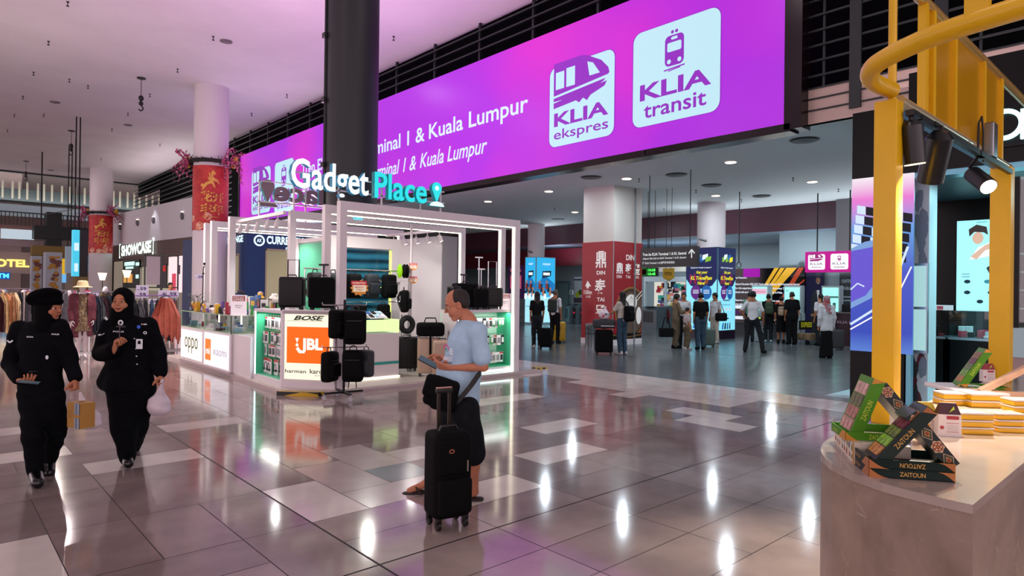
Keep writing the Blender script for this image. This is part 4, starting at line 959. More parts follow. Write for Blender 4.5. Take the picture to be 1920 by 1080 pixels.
# second sign, seen from behind
YG2 = 13.6
qa,qb = AY(470,385,YG2),AY(515,385,YG2)
t = thing('stall_sign','back of the second roof sign of the stall, letters and pin dark and reversed','sign',(0,YG2,0))
m = MB(); hh = AY(490,328,YG2).z - AY(490,386,YG2).z
shape_pin(m,(qb.x + .02,0,AY(490,386,YG2).z),(-1,0,0),(0,0,1),hh,.1,0,1,2,2,back=3)
m.build('map_pin',[SGC,SIDC,E('pin_white','#c8fbff'),BACKM],t)
x1_ = AY(512,360,YG2).x
def rtext(s_,x0,w,z,h):
 m = MB(); text(m,s_,(x0 + w,0,z),(-1,0,0),(0,0,1),h,w,0,off=.035,depth=.1,side=1)
 nb = len(m.f)
 for i,f in enumerate(m.f):
  ys = [m.v[k][1] for k in f]
  if max(ys) - min(ys) < 1e-5 and ys[0] < .001: m.m[i] = 2
 m.build('letters',[SGC,SIDC,BACKM],t)
z0_ = AY(525,378,YG2).z
rtext('Place',x1_ + .02,1.5,z0_,.46)
m = MB()
for x in (qa.x + .15,x1_ + .7,x1_ + 1.5): m.box(x,x + .025,-.05,-.02,3.1,z0_ + .4)
m.box(qa.x + .15,x1_ + 2.0,-.05,-.03,z0_ + .38,z0_ + .40); m.box(qa.x + .15,x1_ + 2.0,-.05,-.03,z0_ - .06,z0_ - .03); m.build('support_rail',KW,t)
# neon word and hall lettering seen through the roof beams
t = thing('roof_lettering','small clear lettering strip reading LATA TELEKOMUNIKASI behind the front beams of the stall','sign',(0,10.4,0))
a_,b_ = AY(800,395,10.4),AY(862,412,10.4); m = MB()
text(m,'LATA  TELEKOMUNIKASI',(AY(705,398,10.4).x,0,2.92),(1,0,0),(0,0,1),.075,AY(872,410,10.4).x - AY(705,400,10.4).x,0,off=.01,depth=.01,side=0); m.build('letters',M('letter_grey_blue','#7f93a0',.3),t)
m = MB(); text(m,'Gift',(AY(662,400,10.4).x,0,2.9),(1,0,0),(0,0,1),.1,.2,0,off=.01,shear=.3,depth=.01,side=0); m.build('letters',E('neon_blue','#40d8f0',1.5),t)
m = MB(); m.box(5.2,7.9,.01,.02,2.89,2.905); m.build('support_rail',KW,t)
# ------------------------------------------------------------------ central block round the column
t = thing('central_kiosk_block','central stall block with a dark glossy screen panel and a mint green side','display wall',(5.72,11.45,.07))
Wb,Db,Hb = 1.55,1.5,2.62
c = MB(); c.box(0.02,Wb - .02,.03,Db,0,Hb - .02); c.build('core',KW,t)
c = MB(); c.box(0,.02,.14,Db - .12,0,Hb - .12); c.build('side_panel',MINT,t)
c = MB(); c.box(-.02,.05,Db - .12,Db,0,Hb); c.box(-.02,.16,-.02,.14,0,Hb); c.box(Wb - .2,Wb,-.02,.1,0,Hb); c.box(.16,Wb - .2,-.021,.09,Hb - .22,Hb); c.box(-.01,.04,.14,Db - .12,Hb - .1,Hb - .02)
c.build('white_trim',KW,t)
SCR = M('screen_teal','#0f3c4c',.12); nt = SCR.node_tree; b = nt.nodes['Principled BSDF']
wv = nt.nodes.new('ShaderNodeTexWave'); wv.bands_direction = 'Z'; wv.inputs['Scale'].default_value = 1.1; wv.inputs['Distortion'].default_value = 2.5; wv.inputs['Detail'].default_value = 2; tc = nt.nodes.new('ShaderNodeTexCoord'); mp = nt.nodes.new('ShaderNodeMapping'); mp.inputs['Scale'].default_value = (.5,1,1.6)
rp = nt.nodes.new('ShaderNodeValToRGB'); rp.color_ramp.elements[0].color = hx('#041a24'); rp.color_ramp.elements[1].color = hx('#1c5468'); rp.color_ramp.elements[1].position = .9
nt.links.new(tc.outputs['Object'],mp.inputs[0]); nt.links.new(mp.outputs[0],wv.inputs['Vector']); nt.links.new(wv.outputs['Fac'],rp.inputs[0]); nt.links.new(rp.outputs[0],b.inputs['Base Color']); nt.links.new(rp.outputs[0],b.inputs['Emission Color']); b.inputs['Emission Strength'].default_value = .7
c = MB(); c.box(.16,Wb - .26,0,.02,.9,Hb - .24); c.build('screen_panel',SCR,t)
c = MB(); c.box(Wb - .23,Wb - .215,-.004,.01,.9,Hb - .24); c.box(.16,Wb - .22,-.03,-.01,1.62,1.63); c.build('led_strip',E('led_lime','#e8ff60',2.5),t)
c = MB(); c.box(.1,Wb + .12,-.08,-.02,1.74,1.78); c.box(-.35,.0,.0,.06,1.80,1.84); c.build('cross_rail',KW,t)
c = MB(); c.box(-.03,-.005,.42,.56,1.3,1.42); c.build('wall_socket',M('socket_grey','#7c8c80',.5),t)
# white partition at the right, and its pole with balloons of stickers
t = thing('storage_partition','tall pale grey storage partition at the back of the stall, with a darker end','partition',(8.55,11.75,.07))
c = MB(); c.box(0,.25,0,1.95,0,2.8,0); c.build('panel',M('partition_pale','#c4c2c4',.4),t)
c = MB(); c.box(0.0,.42,-.03,0,0,2.8,0); c.build('end_panel',M('partition_grey','#8f8d90',.4),t)
# ------------------------------------------------------------------ phone counter with lit brand panels
t = thing('phone_counter','glass-topped white phone counter with two glowing brand panels left of the stall','counter',(4.22,12.38,.07))
Lc = 3.15
c = MB(); c.box(0,.62,0,Lc,0,.72); c.build('cabinet',KW,t)
c = MB(); c.box(.01,.6,.02,Lc - .02,.72,1.06); c.build('glass_case',glass(),t)
c = MB(); c.box(0,.62,0,Lc,.72,.735)
for y in (0,1.55,Lc - .02): c.box(.0,.015,y,y + .015,.72,1.07)
c.box(0,.62,0,.012,1.055,1.07); c.box(0,.012,0,Lc,1.055,1.07); c.box(0,.012,0,.012,.72,1.07)
c.build('glass_edge',M('glass_edge_green','#a8c8a0',.2),t)
PLW = E('panel_white','#fff4ee',.95)
c = MB(); c.box(-.012,0,1.66,Lc - .06,.06,.66); c.build('light_panel',PLW,t)
c = MB(); c.box(-.012,0,.08,1.5,.04,.68); c.build('light_panel',E('panel_white2','#fdf6ff',.9),t)
c = MB(); p = Plane2(c,(-.012,Lc,0),(0,-1,0),(0,0,1)); p.text('oppo',.35,.18,.34,.9,0,.003,off=.0); c.build('brand_name',M('logo_green','#4c5c08',.5),t)
c = MB(); p = Plane2(c,(-.012,1.5,0),(0,-1,0),(0,0,1)); p.rect(.08,.42,.14,.56,0,.002); p.text('mi',.13,.26,.13,.24,1,.004,off=.03); p.text('xiaomi',.56,.27,.15,.76,2,.003,off=-.015)
c.build('brand_name',[M('logo_orange','#ff7a10',.5,emit=.5),E('logo_white','#ffffff',.9),M('logo_grey','#7c7890',.5)],t)
c = MB(); c.box(-.03,.62,-.02,Lc,-.01,.02); c.build('kick_board',PLAT,t)
t2 = thing('counter_end','plain white cabinet joining the phone counter to the accessory cabinet','cabinet',(4.26,11.5,.07))
c = MB(); c.box(0,.6,0,.86,0,.72); c.build('cabinet',KW,t2)
# goods inside and on top of the glass cases
PAL = [M('good_%d' % i,cl,.4) for i,cl in enumerate(('#e8e6ea','#d8d4dc','#f0eef0','#17181c','#2c5c9c','#b02840','#3a9c50','#d8a820','#6a4c9c','#9cc8d8','#c8b090','#e06a80'))]
rr = random.Random(21)
def gadget_box(name,x,y,z,w,d,h,rz,lb,mi,grp,accent=None,tilt=0):
 k = (round(w,3),round(d,3),round(h,3),mi,accent)
 c = MB(); c.box(-d / 2,d / 2,-w / 2,w / 2,0,h,0,.004)
 if accent is not None: c.box(-d / 2 - .001,d / 2,-w * .32,w * .32,h * .35,h * .7,1)
 o = c.build(name,[PAL[mi],PAL[accent if accent is not None else 0]],None,(x,y,z),rz); tag(o,lb,'package',grp)
 if tilt: o.rotation_euler = (0,tilt,rz)
 return o
for k in range(15): gadget_box('phone_box',4.42 + rr.uniform(-.1,.3),12.5 + k * .2,.812,rr.uniform(.08,.15),rr.uniform(.1,.16),rr.uniform(.03,.14),rr.uniform(-.4,.4),'gadget box lying under the glass of the phone counter',rr.choice((0,1,3,4,5,7,9)),'gadget boxes under the counter glass')
cols = (2,0,3,4,5,6,8,9,11,2,1,7)
for k in range(34):
 y = 12.45 + (k // 2) * .175; x = 4.34 + (k % 2) * .26 + rr.uniform(-.03,.03); h = rr.uniform(.08,.26)
 mi = rr.choice(cols); gadget_box('phone_box',x,y,1.142,rr.uniform(.07,.13),rr.uniform(.02,.09),h,rr.uniform(-.5,.5),'boxed gadget standing on the glass top of the phone counter',mi,'boxed gadgets on the phone counter',rr.choice((None,0,3,5,4)),rr.choice((0,0,-.35)))
# inner shelf unit cluttered with goods behind the counter
t = thing('inner_shelf_unit','low white shelf unit behind the phone counter crowded with gadget boxes','shelf unit',(5.0,12.2,.07))
c = MB(); c.box(0,.5,0,3.0,0,1.12); c.build('cabinet',KW,t)
for k in range(30):
 y = 12.3 + (k // 2) * .19; x = 5.12 + (k % 2) * .22; h = rr.uniform(.1,.34); mi = rr.choice(cols)
 gadget_box('gadget_box',x,y,1.192,rr.uniform(.1,.17),rr.uniform(.06,.14),h,rr.uniform(-.5,.5),'boxed gadget on the low shelf unit behind the phone counter',mi,'boxed gadgets on the shelf unit',rr.choice((None,0,3,5,7)))
# SPECIAL OFFER cards
def offer(q,rz,lb,s=1.0):
 t = thing('offer_card',lb,'sign',q,rz); c = MB(); W,H = .26 * s,.33 * s
 c.box(-W / 2,W / 2,-.004,.004,0,H); c.box(-W / 2,W / 2,-.05,.0,-.003,.002); c.build('card',M('card_white','#f4ecf0',.4,emit=.25),t)
 c = MB(); p = Plane2(c,(-W / 2,-.004,0),(1,0,0),(0,0,1)); p.rect(W * .1,W * .9,H * .70,H * .95,0,.002)
 p.text('SPECIAL',W * .14,H * .84,H * .08,W * .72,1,.004,off=.02); p.text('OFFER',W * .14,H * .72,H * .1,W * .72,1,.004,off=.03); p.text('MADE IN',W * .28,H * .46,H * .05,W * .44,2,.004); p.text('ITALY',W * .34,H * .36,H * .05,W * .32,2,.004)
 c.build('printed_text',[M('offer_red','#a82c30',.5),M('offer_white','#ffffff',.5),M('offer_grey','#5c5058',.5)],t)
q = G(436,610,1.14); offer(Vector((4.35,12.36,1.142)),-.75,'special offer card in a clear stand on the corner of the phone counter',1.15)
# small potted plant
t = thing('potted_plant','small leafy plant in a brown pot at the far end of the phone counter','plant',(4.45,15.25,1.142))
c = MB(); c.cyl(0,0,0,.12,.1,.13,14); c.build('pot',M('pot_brown','#5c3020',.6),t)
c = MB()
for k in range(60):
 a = rr.uniform(0,6.28); r_ = rr.uniform(.02,.26); z = rr.uniform(.12,.42); d = Vector((math.cos(a),math.sin(a),rr.uniform(-.3,.6))) * .09; q = Vector((r_ * math.cos(a),r_ * math.sin(a),z)); n_ = d.cross(Vector((0,0,1))).normalized() * .025
 c.poly([q,q + d * .5 + n_,q + d,q + d * .5 - n_],0)
for k in range(8): c.tube([(0,0,.1),(.14 * math.cos(k),.14 * math.sin(k),.34)],.006,4,0)
c.build('foliage',M('leaf_dark','#2c4428',.5),t)
c = MB(); c.tube([(4.42,14.72,1.14),(4.42,14.70,2.05),(4.44,14.7,2.12)],.012,6); c.ball((4.44,14.7,2.16),.03,n=6); c.box(4.36,4.48,14.66,14.78,1.142,1.15); c.ball((4.42,14.7,1.95),.025,n=6)
tag(c.build('selfie_stick',BLACK),'tall black selfie stick standing on the phone counter','selfie stick')
t = thing('plush_frog','round lime green plush toy head with a dark cap on the shelf unit','toy',(5.2,14.75,1.34))
c = MB(); c.ball((0,0,.1),.11,0,8); c.build('head',M('plush_lime','#58c828',.7),t)
c = MB(); c.ball((0,0,.16),.125,0,8,(1,1,.8)); c.build('cap',BLACK,t)
for (x,y,cm,lb) in ((5.2,13.55,'#e0a820','yellow plush toy on the shelf unit'),(5.25,12.95,'#e8e4e8','white robot-like toy on the shelf unit'),(5.15,12.62,'#e4dcd4','white cat-eared bag on the shelf unit')):
 t = thing('plush_toy',lb,'toy',(x,y,1.33)); c = MB(); c.ball((0,0,.09),.1,0,8,(1,1,1)); c.ball((0,.05,.19),.03,0,5); c.ball((0,-.05,.19),.03,0,5); c.build('head',M('plush_' + cm[1:],cm,.6),t)
 c = MB(); c.ball((-.095,-.03,.1),.014,0,5); c.ball((-.095,.03,.1),.014,0,5); c.build('eyes',BLACK,t)
# ------------------------------------------------------------------ accessory cabinet (corner)
A_,B_,C_ = Vector((4.30,11.46,.07)),Vector((4.27,10.17,.07)),Vector((4.81,9.42,.07))
Hk = 1.23
t = thing('accessory_cabinet','white corner cabinet with open racks of accessories and a glowing orange JBL panel','cabinet',(0,0,0))
D_ = Vector((5.25,9.75,.07)); E_ = Vector((4.85,10.5,.07)); F_ = Vector((4.85,11.46,.07))
def flat(pts,z0,z1): m = MB(); m.prism([(p_.x,p_.y) for p_ in pts][::-1],z0,z1); return m
m = flat([A_,B_,C_,D_,E_,F_],.07,.16); m.build('base_board',KW,t)
m = flat([A_,B_,C_,D_,E_,F_],Hk + .02,Hk + .07); m.build('top_board',KW,t)
m = flat([Vector((4.80,11.46,0)),Vector((4.80,10.3,0)),Vector((4.85,10.3,0)),F_],.16,Hk + .02); m.build('back_panel',M('lime_back','#d4e4b0',.4),t)
m = MB(); m.box(4.31,4.82,11.40,11.46,.16,Hk + .02); m.build('side_panel',KW,t)
m = MB(); m.box(4.305,4.80,11.36,11.40,.16,Hk + .02); m.box(4.33,4.80,10.32,11.36,.16,.175); m.box(4.76,4.80,10.9,11.36,.16,Hk + .02); m.build('mint_lining',MINT,t)
m = MB(); m.box(4.295,4.31,11.38,11.41,.16,Hk + .02); m.build('led_strip',LEDC,t)
m = MB(); m.box(4.28,4.33,10.17,10.27,.16,Hk + .02); m.build('front_stile',KW,t)
uu = (C_ - B_).normalized(); vv = Vector((0,0,1)); nn = uu.cross(vv); Wp = (C_ - B_).length
m = MB(); solid(B_ + vv * .09,uu,vv,-nn,Wp,Hk - .09 + .02,.05,m); m.build('panel_frame',KW,t)
solid_ = MB(); solid(C_ + vv * .09,(D_ - C_).normalized(),vv,nn,(D_ - C_).length,Hk - .07,.02,solid_); solid_.build('end_panel',KW,t)
m = MB(); solid(B_ + vv * .14 + uu * .05,uu,vv,nn,Wp - .09,Hk - .19,.012,m); m.build('light_panel',E('panel_cream','#fff6dc',1.0),t)
m = MB(); p = Plane2(m,B_ + nn * .012,uu,vv); Wq = Wp
p.rect(.09,Wq - .09,.40,.98,0,.003)
p.text('BOSE',Wq * .22,1.085,.075,Wq * .58,2,.003,off=.04,shear=.35); p.rect(Wq * .10,Wq * .78,1.072,1.078,3,.003); p.rect(Wq * .5,Wq * .92,1.164,1.170,3,.003)
p.text('JBL',Wq * .37,.56,.24,Wq * .41,1,.006,off=.045); p.poly([(Wq * .26,.80),(Wq * .33,.80),(Wq * .295,.72)],1,.006); p.poly(circ(Wq * .295,.69,.026,14),1,.006); p.poly([(Wq * .27,.63),(Wq * .32,.66),(Wq * .37,.60),(Wq * .45,.56),(Wq * .33,.56)],1,.0055)
p.text('harman',Wq * .07,.24,.06,Wq * .40,4,.003,off=.015); p.text('kardon',Wq * .54,.24,.075,Wq * .38,4,.003,off=.015); p.text('by HARMAN',Wq * .64,.195,.03,Wq * .28,5,.003)
m.build('brand_print',[E('jbl_orange','#ff6a10',.95),E('jbl_white','#fff8ee',1.0),M('bose_green','#1c3a1e',.5),M('bose_lime','#7aa030',.5),M('kardon_grey','#4c4a40',.5),M('harman_pale','#b8b4a8',.5)],t)
# hanging accessories
def hang_pack(kind,w,h,mats,seed):
 """mesh of a blister pack hanging on a hook, facing -x"""
 r_ = random.Random(seed); c = MB(); c.box(-.008,.008,-w / 2,w / 2,-h,0,0,.003); c.box(-.018,-.006,-w * .32,w * .32,-h * .8,-h * .25,1,.004); c.box(-.0095,-.008,-w / 2,w / 2,-h * .16,0,2)
 if kind == 'h':
  c.tube([(-.02,-w * .26,-h * .65),(-.02,-w * .2,-h * .35),(-.02,0,-h * .24),(-.02,w * .2,-h * .35),(-.02,w * .26,-h * .65)],.007,6,3); c.ball((-.02,-w * .25,-h * .7),w * .13,3,5); c.ball((-.02,w * .25,-h * .7),w * .13,3,5)
 me = c.build('hanging_pack',mats); return me
R5 = M('pack_red','#c03038',.4); PW = M('pack_white','#ece8ea',.35); PD = M('pack_dark','#202226',.35); PG = M('pack_grey','#8c8c94',.35); PGR = M('pack_green','#38a860',.35)
protos = [hang_pack('a',.10,.20,[PW,PD,R5,PD],1),hang_pack('a',.10,.20,[PW,PG,PW,PD],2),hang_pack('a',.09,.18,[PD,PW,PD,PD],3),hang_pack('h',.18,.26,[PW,PW,R5,PD],4),hang_pack('a',.09,.17,[PGR,PW,PW,PD],5)]
used_p = [False] * 5
def put_pack(i,loc,rz,lb,grp):
 o = protos[i] if not used_p[i] else protos[i].copy()
 if used_p[i]: COL.objects.link(o)
 used_p[i] = True; o.location = loc; o.rotation_euler = (0,0,rz); tag(o,lb,'package',grp)
rows = [('top',1.18,(0,0,1,0),9),('second',.92,(2,0,1,0),9),('third',.70,(1,0,0,1),9),('bottom',.46,(3,),5)]
for nm,z,kinds,n in rows:
 c = MB()
 for k in range(n):
  y = 10.34 + (k + .5) * 1.0 / n
  x = 4.42 + rr.uniform(-.02,.05)
  put_pack(kinds[k % len(kinds)] if rr.random() < .8 else 1 if nm != 'bottom' else 3,(x,y,z - .02),rr.uniform(-.15,.15),'packaged accessory hanging in the %s row of the JBL cabinet' % nm,'accessories in the %s row of the JBL cabinet' % nm)
  c.tube([(4.8,y,z),(4.40,y,z),(4.39,y,z + .02)],.004,4)
 c.build('hook_row',CHROME,t)
# ------------------------------------------------------------------ right-hand display cabinet
X0,X1,Yc = 7.28,8.72,9.52
t = thing('display_cabinet','white cabinet with three lit racks of accessories at the right of the stall','cabinet',(0,0,0))
m = MB(); m.box(X0,X1,Yc,Yc + .5,.07,.17); m.build('base_board',KW,t)
m = MB(); m.box(X0,X1,Yc,Yc + .5,1.24,1.29); m.build('top_board',KW,t)
m = MB(); m.box(X0,X1,Yc + .46,Yc + .5,.17,1.24); m.build('back_panel',M('pale_mint','#c8ecd8',.4),t)
for x_ in (X0,X1 - .04): m = MB(); m.box(x_,x_ + .04,Yc,Yc + .46,.17,1.24); m.build('side_panel',KW,t)
m = MB(); m.box(X1 - .05,X1 - .04,Yc + .03,Yc + .46,.17,1.24); m.box(X0 + .04,X0 + .05,Yc + .03,Yc + .46,.17,1.24); m.box(X0 + .05,X1 - .05,Yc + .03,Yc + .46,.17,.18); m.build('mint_lining',MINT,t)
m = MB(); m.box(X1 - .06,X1 - .045,Yc + .005,Yc + .02,.18,1.24); m.box(X0 + .05,X0 + .065,Yc + .005,Yc + .02,.18,1.24); m.box(X0,X1,Yc - .012,Yc,.09,.12); m.build('led_strip',LEDC,t)
lamp('AREA','cabinet_light',((X0 + X1) / 2,Yc + .1,1.22),7,(.9,1,.92),1.4,sy=.1)
lamp('AREA','cabinet_light',(4.4,10.85,1.22),6,(.95,1,.9),.1,sy=.9)
for nm,z,kinds,n in (('top',1.12,(1,1,2,1,0,4),15),('middle',.78,(2,4,0,1),13),('lowest',.44,(0,1,1,0),12)):
 c = MB()
 for k in range(n):
  x = X0 + .12 + (k + .5) * (X1 - X0 - .24) / n
  put_pack(kinds[k % len(kinds)] if k < n - 2 or nm != 'top' else 4,(x,Yc + .15 + rr.uniform(0,.03),z),1.57 + rr.uniform(-.2,.2),'packaged accessory hanging in the %s row of the right display cabinet' % nm,'accessories in the %s row of the right cabinet' % nm)
  c.tube([(x,Yc + .46,z + .02),(x,Yc + .1,z + .02)],.004,4)
 c.build('hook_row',CHROME,t)
offer(Vector((8.55,9.6,1.292)),-.35,'special offer card standing on the right display cabinet beside the last suitcase',.95)
# glass counter facing the entrance
t = thing('glass_counter','white glass-topped counter with a teal stripe, behind the backpack rack','counter',(5.15,10.15,.07))
c = MB(); c.box(0,1.3,0,.55,0,.8); c.build('cabinet',KW,t)
c = MB(); c.box(-.004,1.3,-.006,0,.24,.29); c.build('stripe',M('teal_stripe','#2c9c94',.4),t)
c = MB(); c.box(.01,1.29,.01,.54,.8,1.04); c.build('glass_case',glass(),t)
c = MB(); c.box(0,1.3,0,.012,1.03,1.045); c.box(1.285,1.3,0,.55,.8,1.045); c.box(0,1.3,0.5,.51,.80,1.0); c.build('glass_edge',E('edge_lime','#dff8a8',1.2),t)
c = MB(); c.box(0,1.32,-.01,.0,.005,.02); c.build('led_strip',LED,t)
t = thing('phone_tray','sloping white tray of phones on the glass counter','display tray',(5.95,10.4,1.13),0)
c = MB(); solid((-.02,-.12,.0),(1,0,0),Vector((0,.92,.38)),(0,-.38,.92),.36,.3,.012,c); c.box(-.02,.34,.05,.15,0,.08); c.build('tray_board',PAL[0],t)
for k in range(6):
 c = MB(); solid(Vector((.0 + (k % 3) * .11,-.1 + (k // 3) * .13,.02 + (k // 3) * .055)),(1,0,0),Vector((0,.92,.38)),(0,-.38,.92),.08,.11,.012,c); c.build('phone',PAL[(3,9,1,4,3,9)[k]],t)
# ------------------------------------------------------------------ suitcases and bags
FAB = M('bag_black_fabric','#08090b',.8,spec=.12,noise=.25,nscale=60,bump=.15,bscale=200); HARD = M('case_black_shell','#08090b',.4,spec=.3); FABN = M('bag_navy_fabric','#161d26',.75,noise=.2,nscale=60); BEI = M('case_beige_shell','#b39a86',.35); GRAYF = M('bag_grey_fabric','#2e3236',.8,noise=.2,nscale=60)
def suitcase(name,lb,loc,rz,w=.36,h=.5,d=.22,shell=HARD,handle=.4,style='U',ribs=True,grp=None,hm=None,pocket=False,wheels=True):
 """width along local x, front faces -y"""
 t = thing(name,lb,'suitcase',loc,rz,grp); z0 = .05 if wheels else 0; hm = hm or BLACK
 c = MB(); c.box(-w / 2,w / 2,-d / 2,d / 2,z0,z0 + h,0,min(w,d) * .22)
 if ribs:
  for k in range(7): x = -w * .36 + k * w * .12; c.box(x - .008,x + .008,-d / 2 - .004,-d / 2 + .01,z0 + .06,z0 + h - .06,0,.003)
 sh_ = c.build('shell',shell,t)
 if pocket:
  c = MB(); c.box(-w * .4,w * .4,-d / 2 - .025,-d / 2 + .02,z0 + .04,z0 + h * .45,0,.015); c.box(-w * .38,w * .38,-d / 2 - .02,-d / 2 + .02,z0 + h * .52,z0 + h * .9,0,.012); c.build('pocket',shell,t)
 c = MB(); c.tube([(-.07,0,z0 + h - .01),(-.06,0,z0 + h + .03),(.06,0,z0 + h + .03),(.07,0,z0 + h - .01)],.01,6); c.build('carry_handle',BLACK,t)
 if handle:
  c = MB()
  if style == 'U': c.tube([(-.09,d * .3,z0 + h * .9),(-.09,d * .3,z0 + h + handle),(.09,d * .3,z0 + h + handle),(.09,d * .3,z0 + h * .9)],.012,8)
  else: c.tube([(0,d * .3,z0 + h * .9),(0,d * .3,z0 + h + handle)],.014,8); c.box(-.08,.08,d * .3 - .018,d * .3 + .018,z0 + h + handle - .01,z0 + h + handle + .02,0,.008)
  c.build('telescopic_handle',hm,t)
 if wheels:
  for sx in (-1,1):
   for sy in (-1,1):
    c = MB(); x,y = sx * (w / 2 - .05),sy * (d / 2 - .04); c.tube([(x - .012,y,.026),(x + .012,y,.026)],.026,12); c.box(x - .018,x + .018,y - .01,y + .01,.026,.07); c.build('wheel',BLACK,sh_)
 return t
KR = -.75
suitcase('suitcase','black hard suitcase with a raised U handle, standing on the JBL cabinet',(4.46,10.25,Hk + .07),-.65,.40,.50,.22,HARD,.28,'U',False)
suitcase('suitcase','black soft rounded suitcase with a raised T handle, standing on the JBL cabinet',(4.80,9.86,Hk + .07),-.65,.42,.50,.24,FAB,.20,'T',False)
SIL = M('handle_silver','#c4c8cc',.25,.9)
suitcase('suitcase','black hard suitcase at the left end of the right display cabinet',(7.42,9.78,1.29),.1,.22,.40,.2,HARD,0,'U',True,wheels=True)
suitcase('suitcase','large black soft duffel-topped case with a short handle on the right display cabinet',(7.78,9.9,1.29),-.2,.5,.46,.24,FAB,.16,'T',False)
suitcase('suitcase','black soft case with a long thin silver handle on the right display cabinet',(8.0,9.72,1.29),-.3,.32,.36,.2,FAB,.60,'T',False,hm=SIL)
suitcase('suitcase','black soft case with a white logo and silver handle on the right display cabinet',(8.17,9.85,1.29),-.3,.34,.38,.22,FAB,.36,'T',False,hm=SIL)
suitcase('suitcase','black ribbed hard case with two silver handle bars, beside the special offer card',(8.35,9.72,1.29),-.3,.34,.38,.22,HARD,.52,'U',True,hm=SIL)
suitcase('suitcase','black hard suitcase on the floor of the stall with a round neck pillow on it',(7.0,10.75,.07),-.5,.44,.62,.26,HARD,.42,'U',True,hm=SIL)
suitcase('suitcase','narrow black suitcase standing behind another black one on the stall floor',(7.35,10.95,.07),-.5,.3,.56,.24,HARD,.3,'U',True,hm=SIL)
suitcase('suitcase','beige hard suitcase with a black duffel bag on top, behind the man with the phone',(6.95,9.9,.07),-.6,.44,.66,.28,BEI,.0,'U',True)
suitcase('suitcase','beige suitcase with a silver handle partly hidden by the man with the phone',(7.06,9.66,.07),-.6,.34,.62,.26,BEI,.3,'U',True,hm=SIL)
c = MB(); c.tube([(.13 * math.cos(a),.0,.13 + .13 * math.sin(a)) for a in [k * .3307 for k in range(19)]],.055,10,closed=True)
tag(c.build('neck_pillow',M('pillow_black','#15161a',.8),None,(6.95,10.66,.85)),'round black neck pillow resting on a black suitcase','neck pillow')
c = MB(); c.box(-.26,.26,-.13,.13,0,.26,0,.08); c.tube([(-.12,0,.24),(-.09,0,.34),(.09,0,.34),(.12,0,.24)],.012,6); c.box(-.02,.02,-.145,-.135,-.4,.2)
tag(c.build('duffel_bag',FAB,None,(6.95,9.87,.80),-.6),'black duffel bag lying on top of the beige suitcase','bag')
def backpack(lb,loc,rz,s=1.0,mat=FAB,straps=True,tail=False):
 """hangs with its top loop at the origin, front faces -y"""
 t = thing('backpack',lb,'backpack',loc,rz); w,h,d = .30 * s,.46 * s,.17 * s
 c = MB(); c.box(-w / 2,w / 2,-d / 2,d / 2,-h - .05 * s,-.05 * s,0,.07 * s); c.build('body',mat,t)
 c = MB(); c.box(-w * .4,w * .4,-d / 2 - .05 * s,-d / 2 + .03,-h * .95,-h * .48,0,.035 * s); fp = c.build('front_pocket',mat,t)
 c = MB(); c.tube([(-.05 * s,.02,-.06 * s),(-.045 * s,.02,-.01),(0,.02,.012),(.045 * s,.02,-.01),(.05 * s,.02,-.06 * s)],.009 * s,6); c.build('top_loop',BLACK,t)
 if straps:
  c = MB()
  for sx in (-1,1): c.tube([(sx * .06 * s,d / 2,-.08 * s),(sx * .12 * s,d / 2 + .05 * s,-.2 * s),(sx * .13 * s,d / 2 + .03 * s,-h * .7),(sx * .13 * s,d / 2 - .02,-h)],.014 * s,6)
  if tail:
   for sx in (-1,1): c.tube([(sx * .05,-d / 4,-h - .03),(sx * .06,-d / 4,-h - .14)],.008,5)
  c.build('strap',BLACK,t)
 c = MB(); c.box(-w * .34,w * .34,-d / 2 - .004,-d / 2 + .002,-h * .42,-h * .405); c.build('zip',M('zip_grey','#2c2e32',.4),fp)
# rolling garment rack
qs = Vector((4.72,8.95,0))
t = thing('backpack_rack','black four-armed rolling rack hung with backpacks at the stall corner','rack',qs,-.4)
c = MB(); c.tube([(0,0,.08),(0,0,1.5)],.02,8); c.build('pole',DARKM,t)
for k in range(4):
 a = k * math.pi / 2 + .25; c = MB(); e_ = Vector((.3 * math.cos(a),.3 * math.sin(a),.1)); c.frame((0,0,.1),e_,.035,.03); lg = c.build('leg',DARKM,t)
 c = MB(); c.tube([e_ + Vector((0,-.01,-.065)),e_ + Vector((0,.012,-.065))],.033,10); c.tube([e_,e_ + Vector((0,0,-.05))],.008,6); c.build('caster',M('caster_clear','#b8b8c0',.3),lg)
for z in (1.42,.78):
 for k in range(2):
  a = k * math.pi; c = MB(); c.tube([(0,0,z),(.32 * math.cos(a),.32 * math.sin(a),z)],.008,6); c.tube([(.32 * math.cos(a),.32 * math.sin(a),z),(.33 * math.cos(a),.33 * math.sin(a),z + .04)],.006,5); c.build('arm',CHROME,t)
R_ = lambda dx,dz,dy=0: qs + RGT * dx + FWD * dy + Vector((0,0,dz))
FC = math.atan2(FWD.y,FWD.x) - math.pi / 2   # rz so that local -y faces the viewer
backpack('thin black sling bag hanging edge-on at the upper left of the rolling rack',R_(-.10,1.40,-.05),FC + 1.2,.95,FAB,False)
backpack('black backpack with a front pocket hanging at the upper right of the rolling rack',R_(.17,1.40,-.05),FC + .15,1.12,FAB,True)
backpack('black backpack hanging behind the others on the upper tier of the rolling rack',R_(.02,1.40,.12),FC + .1,1.0,FAB,True)
backpack('round-ended black bag hanging edge-on at the lower left of the rolling rack',R_(-.20,.77,-.05),FC + 1.25,1.0,FAB,False)
backpack('wide black laptop bag hanging at the lower right of the rolling rack',R_(.15,.80,-.06),FC + .1,1.05,FAB,True,True)
backpack('small dark green-grey bag hanging behind the laptop bag',R_(.30,.78,.1),FC - .4,.9,GRAYF,False)
